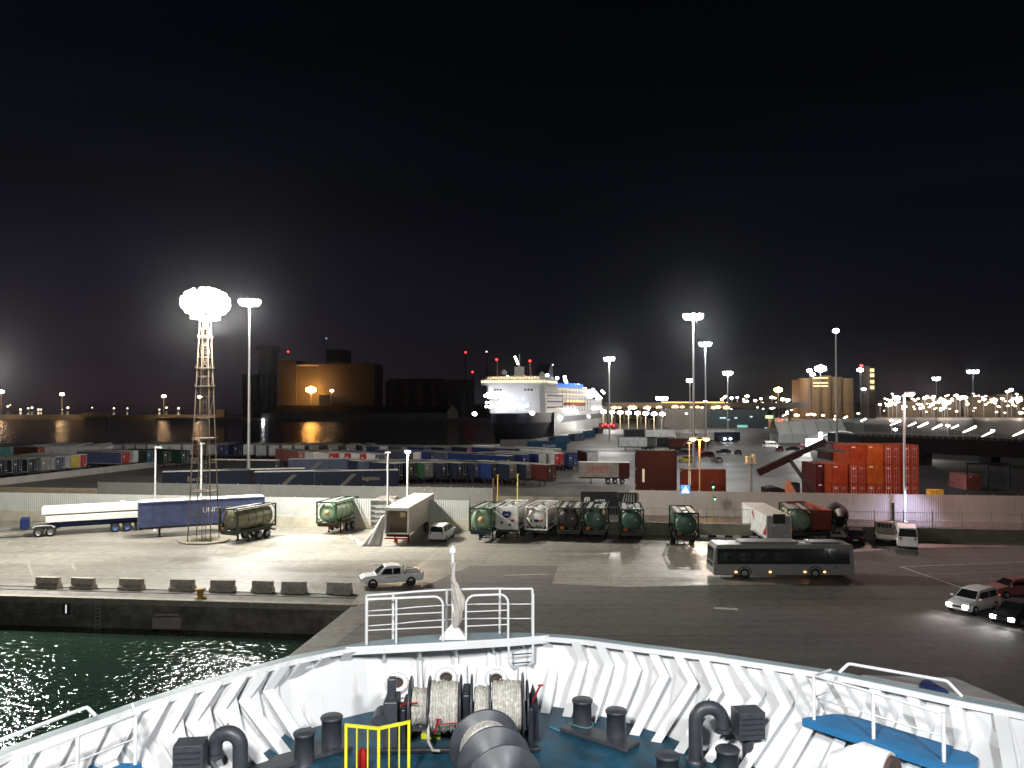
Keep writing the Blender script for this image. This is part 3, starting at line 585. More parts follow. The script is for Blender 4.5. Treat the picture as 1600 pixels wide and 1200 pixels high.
# long curtain-siders side-on behind the grey fence  (near-left corner -> axis to the right)
LONG = [
 (254, 737, 20, 'navy', 'dgreen', 'roof', 'navy curtain trailer with dark green end, leftmost behind the grey fence', [('Ewals', 1.1, M_TAN, 5.0, 1.5, 'S')]),
 (345, 734, 14, 'brown', 'brown', 'roof', 'dull brown curtain trailer behind the lattice tower top landing', None),
 (398, 737, 12, 'navy', 'navy', 'roof', 'navy curtain trailer with pale smudge right of the brown one', None),
 (492, 736, 12, 'navy', 'navy', 'roof', 'long dark navy trailer with faint tan lettering behind green tank', [('logistics', .9, M_TAN, 9, 1.5, 'S')]),
 (452, 717, 4, 'navy2', 'steel', 'roof', 'slate blue trailer side above the long navy ones', None),
 (560, 721, 8, 'navy2', 'red', 'roofd', 'slate trailer with red end below the three red doors', None),
 (380, 711, 172, 'black', 'black', 'cream', 'dark open trailer with yellow framed end right of the slim mast', None),
]
for px, yt, ang, b_, e_, r_, lab, tx in LONG:
    p = gp(px, yt, 3.95)
    if ang > 90: p = gp(434, yt + 8, 3.95)
    box_trailer(p, R(ang), P[b_], P[e_], P[r_], lab, GR, txt=tx)
# left corner of the rear yard, behind the slanting barrier
LEFT = [
 (5, 718, 170, 'navy', 'navy', 'roof', 13.6, 'dark trailer touching the left edge with a pale frame'),
 (28, 717, 165, 'black', 'navy', 'roof', 13.6, 'near black trailer end second from the left edge'),
 (52, 716, 165, 'navy', 'navy', 'cream', 13.6, 'navy trailer with pink smudge left of the grey ends'),
 (72, 715, 165, 'grey', 'grey', 'roof', 13.6, 'plain grey trailer end between navy and white framed ones'),
 (94, 713, 165, 'white', 'navy2', 'roof', 13.6, 'trailer end with slate doors in a white frame left of yellow'),
 (118, 711, 165, 'white', 'yellow', 'cream', 13.6, 'trailer with mustard yellow doors behind the barrier wall'),
 (128, 710, 160, 'white', 'red', 'white', 13.6, 'narrow red door trailer end touching the mustard yellow one'),
 (197, 706, 160, 'steel', 'red', 'roof', 13.6, 'slate sided trailer with red doors in a white frame'),
 (216, 704, 155, 'white', 'white', 'white', 13.6, 'white trailer with red stripe beside the red doors'),
 (236, 704, 155, 'dgreen', 'aqua', 'roofd', 13.6, 'dark teal ended trailer behind the unlit lamp post'),
 (262, 704, 150, 'dgreen', 'dgreen', 'dgreen', 13.6, 'dark green trailer right of the unlit lamp post'),
 (290, 704, 150, 'green', 'dgreen', 'dgreen', 13.6, 'dark green trailer left of the lattice tower leg'),
 (4, 698, 172, 'teal', 'teal', 'white', 12, 'pale aqua container trailer at the left picture edge'),
 (22, 698, 172, 'teal', 'teal', 'lgrey', 12, 'turquoise container trailer end at far left'),
 (43, 697, 172, 'rust', 'orange', 'lgrey', 12, 'faded orange container trailer end right of turquoise'),
 (64, 698, 172, 'rust', 'orange2', 'lgrey', 12, 'orange red container trailer left of the long white roofs'),
 (118, 697, 176, 'white', 'white', 'white', 13.6, 'long white box trailer right of the orange red end'),
 (172, 697, 174, 'white', 'white', 'white', 13.6, 'second long white box trailer above the slate one'),
]
for px, yt, ang, b_, e_, r_, L_, lab in LEFT:
    p = gp(px, yt, 3.95); box_trailer(p, R(ang), P[b_], P[e_], P[r_], lab, 'trailers behind the slanting barrier wall', L=L_, endframe=P['lgrey'] if e_ in ('red', 'yellow', 'navy2', 'navy') else None)
# shoreline row: pale trailer ends at the water
xs = [(60, 'white'), (84, 'lgrey'), (108, 'white'), (140, 'lgrey'), (182, 'lgrey'), (202, 'lgrey'), (220, 'lgrey'), (238, 'white'), (256, 'white'), (274, 'white'), (294, 'white'), (312, 'pink'), (330, 'lgrey'), (350, 'blue'), (372, 'navy'), (388, 'white'), (408, 'lgrey'), (428, 'lgrey'), (448, 'cream'), (468, 'lgrey'), (490, 'grey'), (520, 'roofd'), (548, 'roofd'), (574, 'roofd')]
for i, (px, c) in enumerate(xs):
    p = gp(px, 695 + (1 if px > 400 else 0), 3.9)
    where = 'left of the lattice tower' if px < 300 else ('between the tower legs and slim mast' if px < 390 else 'right of the slim mast')
    grp = [q for q in xs if (q[0] < 300) == (px < 300) and ((300 <= q[0] < 390) == (300 <= px < 390))]
    nm = dict(white='white', lgrey='light grey', pink='pinkish', blue='blue', navy='navy', cream='cream', grey='grey', roofd='dull grey')[c]
    box_trailer(p, R(96), P[c], P[c], P['roof' if c != 'navy' else 'navy'], '%s trailer end by the water, %s %s' % (nm, ORD[grp.index((px, c))], where), 'trailers along the water edge', L=12)
# lettered trailer, containers, boxes
pa, pb = gp(905, 722, 3.9), gp(983, 722, 3.9)
box_trailer(pa, R(-6), P['roof'], P['grey'], P['white'], 'pale trailer lettered SMET in red with a red end', None, L=9.4, txt=[('SMET', 1.9, M_LR, 3.7, 1.35, 'S')], farcolor=P['maroon'])
s = MB(); o = gp(905, 722, 3.9); s.bb(7.4, 9.41, -1.3, 1.3, 1.22, 3.92); so = s.build('front_panel', P['maroon']); so.parent = [k for k in COL.objects if k.get('label', '').startswith('pale trailer lettered')][0]
def container(loc, ang, c, label, L=6.06, H=2.6, group=None, doors=False, txt=None):
    t = thing('shipping_container', label, 'container', loc, ang, group); w2 = 1.22; m = P[c]
    b = MB(); b.bb(.08, L - .08, -w2 + .06, w2 - .06, .1, H - .06)
    b.corr((.15, -w2 + .05), (L - .15, -w2 + .05), .15, H - .12, .035, .28, nrm=(0, -1)); b.corr((.15, w2 - .05), (L - .15, w2 - .05), .15, H - .12, .035, .28, nrm=(0, 1)); b.build('body', m, t)
    f = MB()
    for x in (.07, L - .07):
        for y in (-w2, w2): f.box((x, y, H / 2), (.14, .1, H - .003))
        f.bb(x - .06, x + .06, -w2, w2, .0, .14); f.bb(x - .06, x + .06, -w2, w2, H - .14, H - .004)
    for y in (-w2, w2): f.bb(0, L, y - .04, y + .04, .002, .13); f.bb(0, L, y - .04, y + .04, H - .1, H - .006)
    f.build('frame', m, t)
    if doors:
        for s_ in (-1, 1):
            d = MB(); d.bb(.01, .06, .015 * s_, 1.12 * s_, .16, H - .16)
            for y in (.28, .62, .95): d.cyl((-.02, y * s_, .12), (-.02, y * s_, H - .12), .02, n=5, mi=1)
            d.box((-.02, .5 * s_, H * .4), (.03, .6, .05), 1); d.box((.0, .6 * s_, H * .8), (.015, .4, .2), 1); d.build('door', [m, M_LW if s_ > 0 else M_GALV], t)
    else:
        e = MB(); e.corr((.0, -1.1), (.0, 1.1), .16, H - .16, .035, .3, nrm=(1, 0)); e.box((.03, .6, H - .35), (.08, .5, .2), 1); e.build('end_panel', [m, M_LW], t)
    r = MB(); r.bb(.14, L - .14, -w2 + .1, w2 - .1, H - .05, H - .02); r.build('roof', m, t)
    if txt: text('lettering', txt[0], txt[1], txt[2], t, (txt[3], -w2 - .05, H * .52), (R(90), 0, 0))
    return t
# brown stacks
bx = gy(994, 780, 125).x
for k in range(3): container((bx, 125, k * 2.62), R(-1), 'brown', ['brown container at the bottom of the three-high stack', 'brown container in the middle of the three-high stack, white label strip', 'brown container on top of the three-high stack'][k], group='brown stacked containers', txt=('III', .0001, M_LW, 1) if 0 else None)
bx2 = gy(1065, 780, 122).x
for k in range(2): container((bx2, 122, k * 2.62), R(-1), 'rust', ['rust red container at bottom of the two-high stack', 'rust red container on top of the two-high stack'][k], L=6.4, group='brown stacked containers')
for (x, y, z, lab) in ((bx + .75, 123.6, 4.0, 'narrow white label strip on the tall brown container stack'), (bx2 + .75, 120.6, 3.9, 'narrow white label strip on the rust red containers')):
    s = MB(); s.bb(x, x + .35, y + .05, y + .16, z - 1.0, z + 1.0); tag(s.build('label_strip', M_LW), lab, 'label')
# orange stack: container ends toward the camera
cols = [(1309, 2, ('orange2', 'orange2', 'orange2')), (1337, 3, ('orange2', 'orange2', 'orange2')), (1364, 3, ('orange2', 'orange3', 'orange')), (1391, 3, ('orange2', 'orange2', 'orange2')), (1419, 3, ('orange2', 'orange2', 'orange2'))]
lev = ['bottom', 'middle', 'top']
cname = ['leftmost', 'second', 'third', 'fourth', 'rightmost']
for ci, (px, n, cc) in enumerate(cols):
    x = gy(px, 780, 122).x
    for k in range(n):
        dr = (ci in (1, 3, 4) and k != 0) or (ci in (1, 2, 3, 4, 0) and k == 0)
        if ci == 2 and k > 0: dr = False
        if ci == 1 and k == 2: dr = False
        lv = lev[k] if n == 3 else ['bottom', 'top'][k]
        container((x, 121.2, k * 2.95), R(90), cc[k], 'orange shipping container, %s of the %s column in the orange stack' % (lv, cname[ci]), L=6.06, H=2.93, group='orange container stack', doors=dr)
for px, py, D, H, lab in ((1288, 723, 124, 2, 'dark maroon container left of the orange stack, upper'), (1288, 723, 124, 1, 'dark maroon container left of the orange stack, lower'), (1312, 690, 130, 3, 'dark brown container rising behind the orange stack')):
    x = gy(px, 780, D).x; container((x, D, (H - 1) * 2.9), R(90), 'maroon' if D == 124 else 'brown', lab, H=2.88, group='dark containers by the orange stack')
for i, px in enumerate((1441, 1452)):
    x = gy(px, 780, 113).x; t = thing('yellow_crate', ['yellow steel crate touching the orange stack', 'yellow steel crate, right one of the pair'][i], 'crate', (x, 110.5, 0)); s = MB(); s.box((0, 0, 2.4), (.95, 1, 1.8)); s.box((0, 0, .75), (.8, .9, 1.5)); s.build('body', P['gold'], t, bevel=.03); s = MB(); s.box((0, -.52, 2.4), (.7, .03, 1.4)); s.build('front_panel', P['yellow'], t)
x = gy(1522, 780, 140).x; container((x, 140, 0), R(88), 'pink', 'lone pinkish container end under the dark flyover')
x = gy(1545, 780, 139).x
# blue containers along the far quay beside the ferry
QC = [(782, 700, 'grey', 'grey container with brown lattice nearest below the ferry'), (825, 703, 'aqua', 'blue container with pale lettering below the ferry hull'), (862, 694, 'aqua', 'blue container behind the lettered one'), (893, 689, 'navy2', 'slate container in middle of the quayside row'), (915, 683, 'aqua', 'blue container second from the far end of the quayside row'), (930, 677, 'navy', 'dark container at the far end of the quayside row')]
for i, (px, yb, c, lab) in enumerate(QC):
    p = gp(px, yb + 1); container((p.x, p.y, 0), R([8, 10, 60, 66, 70, 72][i]), c, lab, L=12.2, H=2.9, group='containers along the ferry quay', txt=('Grimaldi', 1.2, M_LW, 6.5) if i == 1 else None)
# distant trailers in the right yard
RT = [(966, 684, 0, 'white', 'maroon', 'roofd', 'white trailer with red rounded end in the far right yard'), (1010, 684, 0, 'black', 'black', 'roofd', 'black trailer joined to the white one with red end'), (1046, 685, 4, 'rust', 'rust', 'grey', 'small brown trailer right of the black one'),
      (1008, 672, 0, 'white', 'lgrey', 'white', 'bright white trailer side in the far yard'), (975, 671, 0, 'black', 'black', 'black', 'black trailer left of the bright white one'), (1064, 676, 0, 'lgrey', 'lgrey', 'white', 'pale trailer behind the orange twin lamp'), (1100, 672, 0, 'white', 'white', 'white', 'white trailer with orange mark right of the twin lamp')]
for px, yt, ang, b_, e_, r_, lab in RT:
    p = gp(px, yt, 3.9); box_trailer(p, R(ang), P[b_], P[e_], P[r_], lab, 'trailers in the far right yard', L=12)
# dark graffiti panel by the road
p0 = gy(906, 782, 111.5); p1 = gy(990, 782, 111.5)
t = thing('graffiti_panel', 'black hoarding with white scrawled graffiti beside the access road', 'hoarding', (p0.x, 109.9, 0), R(-4))
s = MB(); s.bb(0, 5.0, -.06, .06, .0, 3.1); s.build('black_panel', P['black'], t, bevel=.01)
s = MB(); s.bb(5.05, 7.5, -.06, .06, .0, 3.0); s.build('grey_panel', P['black'], t, bevel=.01)
text('lettering', 'fR', 1.1, M_LW, t, (.9, -.08, 1.9), (R(90), 0, 0)); text('lettering', 'wsn', .9, M_LW, t, (2.6, -.08, 1.9), (R(90), 0, 0))
s = MB()
for i in range(5): s.side([(5.2 + i * .45, .3), (5.45 + i * .45, .3), (6.0 + i * .3, 2.8), (5.9 + i * .3, 2.8)], -.085, -.07)
s.build('stripes', M_GREYP, t)

# ================================================================== TANK CONTAINERS
def tank(loc, ang, tank_m, frame_m, label, L=6.06, z0=1.25, ch=None, group='tank containers on trailers', topw=True, enddark=False, mark=None, plate=False, chas=True):
    t = thing('tank_container', label, 'tank container', loc, ang, group); W2, H = 1.2, 2.55; f = MB(); q = .075
    for x in (0, L):
        for y in (-W2, W2): f.box((x, y, z0 + H / 2), (.15, .15, H))
        for z in (q, H - q): f.box((x, 0, z0 + z), (.13, 2 * W2, .14))
        for sy_ in (-1, 1):
            f.tube([(x, sy_ * W2, z0 + .75), (x, sy_ * .62, z0 + .12)], .05, 4); f.tube([(x, sy_ * W2, z0 + H - .7), (x, sy_ * .62, z0 + H - .12)], .05, 4)
    for y in (-W2, W2):
        f.box((L / 2, y, z0 + .07), (L, .11, .13)); f.box((L / 2, y, z0 + H - .06), (L, .1, .1))
        f.tube([(.1, y, z0 + .1), (L * .28, y, z0 + .9)], .04, 4); f.tube([(L - .1, y, z0 + .1), (L * .72, y, z0 + .9)], .04, 4)
    f.build('frame', frame_m, t)
    k = MB(); r = 1.13; T = Matrix.Translation((0, 0, z0 + 1.24)) @ Matrix.Rotation(R(90), 4, 'Y'); dm = .32
    prof = [(0, .1)] + [(r * math.sin(R(a)), .1 + dm * (1 - math.cos(R(a)))) for a in (15, 30, 45, 60, 75, 90)] + [(r, L - .1 - dm)] + [(r * math.sin(R(a)), L - .1 - dm * (1 - math.cos(R(a)))) for a in (75, 60, 45, 30, 15)] + [(0, L - .1)]
    k.lathe(prof, 32, M=T); to = k.build('tank', tank_m, t)
    for xx in (L * .3, L * .5, L * .7): bd = MB(); bd.lathe([(r + .004, xx - .05), (r + .02, xx - .04), (r + .02, xx + .04), (r + .004, xx + .05)], 32, M=T); bd.build('band', frame_m, t)
    mh = MB(); mh.cyl((L * .5, 0, z0 + 1.24 + r - .03), (L * .5, 0, z0 + 2.5), .27, n=14); mh.cyl((L * .5 + .7, 0, z0 + 1.24 + r - .03), (L * .5 + .7, 0, z0 + 2.46), .12, n=10); mh.build('manhole', M_GALV, to)
    if topw: wk = MB(); wk.bb(.1, L - .1, .5, .95, z0 + H - .12, z0 + H - .08); wk.bb(.1, L - .1, -.95, -.5, z0 + H - .12, z0 + H - .08); wk.build('walkway', M_GREYP, t)
    v = MB(); v.cyl((-.02, 0, z0 + .35), (.3, 0, z0 + .35), .12, n=10); v.box((-.02, -.35, z0 + .3), (.06, .3, .2)); v.build('valve', M_DARK, t)
    if mark:
        mk = MB(); T2 = Matrix.Translation((.085, 0, z0 + 1.3)) @ Matrix.Rotation(R(-90), 4, 'Y')
        if mark == 'disc': mk.lathe([(0, .06), (.26, .03), (.3, -.02)], 16, M=T2); mk.build('end_cap', mat('tank_mark', (.55, .3, .14), .6), t)
        if mark == 'logo':
            mk.box((.07, 0, z0 + 1.0), (.05, .5, .28), 0); mk.box((.07, .62, z0 + 1.0), (.08, .16, .2), 1); mk.box((.07, -.55, z0 + 1.02), (.08, .3, .2), 2); mk.build('emblem', [P['blue'], P['green'], P['red']], t)
    if plate:
        pl = MB(); pl.bb(-.08, .02, -W2, W2, z0 + .02, z0 + H - .05); pl.build('end_panel', P['white'], t, bevel=.03)
        e = MB(); e.side([(-.45, z0 + 1.95), (-.5, z0 + 1.7), (-.3, z0 + 1.35), (0, z0 + 1.25), (.3, z0 + 1.35), (.5, z0 + 1.7), (.45, z0 + 1.95), (.2, z0 + 2.05), (0, z0 + 1.95), (-.2, z0 + 2.05)], 0, .02, M=Matrix.Translation((-.105, 0, 0)) @ Matrix.Rotation(R(-90), 4, 'Z')); e.build('emblem', P['blue'], t)
        text('lettering', 'cm', .42, M_LW, t, (-.125, 0, z0 + 1.66), (R(90), 0, R(-90)))
        for yy, zz, c in ((-.65, 1.0, 'red'), (.55, .75, 'navy'), (-.35, .55, 'navy')): e = MB(); e.box((-.1, yy, z0 + zz), (.02, .28, .22)); e.build('placard', P[c], t)
    if not mark and not plate:
        for yy, zz, c, w_, h_ in ((.75, .35, 'orange', .4, .3), (-.2, 1.35, 'white', .5, .12), (.35, .95, 'red', .16, .16)): e = MB(); e.box((-.03 if zz < .5 else .13 + .06 * (abs(yy) > .3), yy, z0 + zz), (.03, w_, h_)); e.build('placard', P[c], t)
    if chas: chassis(t, L + .2, z0, ch, 2)
    return t
MT_G = mat('tank_green', (.2, .3, .19), .4, var=.18, scale=1.2); MT_D = mat('tank_olive', (.13, .125, .075), .45, var=.2, scale=1); MT_W = mat('tank_white', (.68, .66, .6), .4, var=.08); MT_B = mat('tank_black', (.025, .018, .016), .5)
MT_T = mat('tank_seagreen', (.04, .095, .065), .4, var=.2, scale=1.2)
MF_G = paint('frame_green', (.012, .045, .02)); MF_D = paint('frame_dark', (.03, .045, .03)); MF_B = paint('frame_blue', (.03, .05, .12))
def at(px, py): p = gp(px, py); return (p.x, p.y, 0)
tank(at(357, 850), R(66), MT_D, MF_D, 'olive tank container in dark frame right of the lattice tower', enddark=True)
tank(at(510, 836), R(77), MT_G, MF_G, 'pale green tank with orange end cap standing alone left of white trailer', ch=P['maroon'], mark='disc')
ROW = [(751, 849, 76, MT_G, MF_G, 'pale green tank with blue chassis, leftmost of the long row', dict(mark='disc', ch=MF_B)),
 (792, 845, 78, MT_W, P['white'], 'white tank with flat panel end and blue emblem in the row', dict(plate=True)),
 (838, 846, 75, MT_W, P['white'], 'white tank with domed end and small coloured marks in the row', dict(mark='logo')),
 (889, 848, 81, MT_B, MF_D, 'dark brown tank end between the white and green ones', {}),
 (929, 849, 80, MT_T, MF_D, 'sea green tank next to the dark brown one', {}),
 (988, 851, 84, MT_T, MF_D, 'sea green tank standing alone right of the close group', {}),
 (1073, 858, 84, MT_T, MF_D, 'sea green tank nearest the bus with a pale frame top', {}),
 (1250, 851, 80, MT_G, MF_D, 'pale green tank half hidden behind white trailer by the bus', {})]
for px, py, ang, tm, fm, lab, kw in ROW: tank(at(px, py), R(ang), tm, fm, lab, **kw)
# blue long container trailer
p = gp(217, 785.5, 4.05); pb = gp(404, 776, 4.05)
ang = math.atan2(pb.y - p.y, pb.x - p.x); nrm_ = Vector((-math.sin(ang), math.cos(ang)))
box_trailer((p.x + nrm_.x * 1.25, p.y + nrm_.y * 1.25), ang, P['steel'], P['navy2'], P['white'], 'long blue container trailer with white lettering left of the lattice tower', None, L=13.6, H=2.8, z0=1.25, txt=[('UNIT', .8, M_LW, 7.6, 1.55, 'S'), ('45', .8, M_LY, 9.4, 1.55, 'S'), ('.com', .42, M_LW, 10.5, 1.45, 'S')])
# white open reefer trailer with the torn curtain
pr = gp(620, 853)
tr = thing('reefer_trailer', 'white box trailer with open end and torn curtain hanging from its corner', 'trailer', (pr.x, pr.y, 0), R(84))
L_ = 13.6; z0 = 1.25; H_ = 2.75; MW = mat('trailer_white', (.62, .6, .54), .5, var=.06)
s = MB(); s.bb(1.3, L_, -1.25, 1.25, z0, z0 + H_)
for y in (-1.25, 1.25): s.corr((.1, y), (L_, y), z0 + .15, z0 + H_ - .1, .03, .6, nrm=(0, 1 if y > 0 else -1)); s.bb(.0, 1.3, y - (.0 if y < 0 else .08), y + (.08 if y < 0 else 0), z0, z0 + H_)
s.build('body', MW, tr)
s = MB(); s.bb(0, L_, -1.28, 1.28, z0 + H_, z0 + H_ + .07); s.build('roof', mat('trailer_roof', (.68, .64, .56), .6, var=.08, scale=.5), tr)
s = MB(); s.bb(0, 1.3, -1.17, 1.17, z0, z0 + .08); s.bb(1.2, 1.28, -1.1, 1.1, z0 + .1, z0 + 2.2); s.build('interior', mat('cargo_brown', (.2, .15, .1), .8), tr)
s = MB()
for y in (-1.22, 1.22): s.bb(-.06, .08, y - .09, y + .09, z0, z0 + H_)
s.bb(-.06, .08, -1.2, 1.2, z0 + H_ - .28, z0 + H_ - .003); s.bb(-.06, .08, -1.2, 1.2, z0, z0 + .14); s.build('door_frame', M_WHITE, tr, bevel=.01)
s = MB(); s.box((.3, -.6, z0 + 2.05), (.3, .6, .5)); s.build('cooling_unit', mat('unit_tan', (.5, .36, .2), .6), tr)
s = MB(); s.bb(-.3, -.12, -1.25, 1.25, .75, .9); s.bb(-.2, .1, -.1, .1, .2, .8); s.build('bumper', P['red'], tr, bevel=.02)
chassis(tr, L_, z0, P['maroon'], 3)
# torn curtain
c = gp(588, 850); s = MB(); N = 9; K = 14
topp = Vector((pr.x - 1.3, pr.y + .2, 3.3)); vs = []
for i in range(N):
    u = i / (N - 1); bot = Vector((pr.x - 1.6 - 2.0 * u, pr.y - .3 - .25 * u, .03)); tp = topp + Vector((-.35 * u, 0, -.2 * u))
    for j in range(K):
        v = j / (K - 1); q_ = tp.lerp(bot, v ** 1.25); q_.x += .05 * math.sin(9 * u + 3 * v); q_.y += .1 * math.sin(14 * u + 2 * v); q_.z += .12 * math.sin(math.pi * v) * -.6; q_.z = max(q_.z, .03); vs.append(q_)
s.add(vs, [(i * K + j, i * K + j + 1, (i + 1) * K + j + 1, (i + 1) * K + j) for i in range(N - 1) for j in range(K - 1)], sm=True)
cu_ = s.build('torn_curtain', mat('tarp_white', (.62, .6, .58), .7, var=.1)); so = cu_.modifiers.new('thick', 'SOLIDIFY'); so.thickness = .02
tag(cu_, 'torn white curtain hanging from the open trailer to the ground', 'tarpaulin')
# tarp heap on the ground
a0, a1 = gp(543, 838), gp(568, 850); s = MB(); vs = []; N, K = 26, 8
for i in range(N):
    u = i / (N - 1); cpt = gp(546 + 42 * u, 838 + 14 * math.sin(u * 2.2)); hw_ = .35 + .35 * math.sin(u * 3.1)
    for j in range(K):
        v = j / (K - 1) * 2 - 1; vs.append((cpt.x + .1 * random.uniform(-1, 1), cpt.y + v * hw_, .03 + .22 * (1 - v * v) * (.6 + .4 * math.sin(u * 23 + v * 2)) + .04 * random.random()))
s.add(vs, [(i * K + j, (i + 1) * K + j, (i + 1) * K + j + 1, i * K + j + 1) for i in range(N - 1) for j in range(K - 1)], sm=True)
tag(s.build('tarp_heap', MATS['tarp_white']), 'crumpled white tarpaulin lying on the ground beside green tank', 'tarpaulin')
# grey open container behind
pg = gp(592, 828); t = thing('open_container', 'small dark grey slatted container behind the torn curtain', 'container', (pg.x, pg.y + .5, 0), R(84))
s = MB(); s.bb(0, 5, -1.1, -1.02, .4, 3.4); s.bb(0, 5, 1.02, 1.1, .4, 3.4); s.bb(4.9, 5, -1.1, 1.1, .4, 3.4); s.bb(0, 5, -1.1, 1.1, .3, .42); s.bb(0, 5, -1.1, 1.1, 3.35, 3.45); s.build('shell', P['grey'], t)
s = MB()
for z in (.9, 1.5, 2.1, 2.7): s.bb(.0, .08, -1.02, 1.02, z, z + .2)
s.build('slats', M_GREYP, t)
# ---------------------------------------------------------------- white truck trailer with load (left)
pl = gp(20, 842); pe = gp(216, 829); ang = math.atan2(pe.y - pl.y, pe.x - pl.x)
t = thing('flatbed_truck', 'articulated flatbed truck in blue parked at far left edge', 'truck', (pl.x, pl.y + 1.2, 0), ang)
s = MB(); s.bb(3.0, 15.4, -1.2, 1.2, 1.25, 1.42); s.bb(3.0, 15.4, -.5, -.3, .9, 1.25); s.bb(3.0, 15.4, .3, .5, .9, 1.25); s.build('flatbed', P['blue'], t, bevel=.02)
s = MB(); s.bb(-3.9, 4.0, -.45, .45, .75, 1.05); s.bb(1.5, 3.6, -1.1, 1.1, 1.05, 1.2); s.build('chassis', mat('chassis_white', (.16, .16, .15), .7), t)
s = MB(); s.side([(-4.9, .5), (-2.7, .5), (-2.7, 3.6), (-4.5, 3.6), (-5.0, 1.9)], -1.22, 1.22); s.build('cab', P['teal'], t, bevel=.06)
s = MB(); s.bb(.1, .95, -1.1, 1.1, 1.05, 2.1); s.build('tool_box', P['blue'], t, bevel=.03)
s = MB()
for y in (-1.25, 1.25): s.tube([(x_, y * .96, z_) for x_, z_ in ((1.3, 1.05), (1.6, 1.25), (2.4, 1.28), (3.2, 1.25), (3.5, 1.0))], .06, 6)
s.build('mudguard', M_WHITE, t)
for x in (1.9, 3.1):
    for y in (-1.05, 1.05): wheel(t, x, y, .52, .34)
for x in (9.7, 11.0, 12.3):
    for y in (-1.05, 1.05): wheel(t, x, y, .5, .34, M_RIMB)
ld = MB()
for k, (z, hh, x0_, x1_) in enumerate(((1.6, .75, 2.6, 15.3), (2.5, .75, 2.2, 15.3))):
    for y in (-.95, 0, .95): ld.bb(x0_, x1_, y - .45, y + .45, z, z + hh)
M_LOAD = mat('load_white', (.85, .84, .82), .5, var=.03)
lo = thing('wrapped_beams', 'stack of long white wrapped beams on the blue flatbed truck', 'cargo', (pl.x, pl.y + 1.2, 0), ang); ld.build('beams', M_LOAD, lo, bevel=.05)
s = MB()
for x in (4, 8, 12): s.bb(x, x + .15, -1.1, 1.1, 1.44, 1.58); s.bb(x, x + .15, -1.1, 1.1, 2.36, 2.48)
s.build('spacers', mat('timber', (.35, .25, .13), .8), lo); s = MB(); s.box((10.5, -.2, 3.4), (.5, .7, .3)); s.build('wrapped_bundle', M_LOAD, lo)
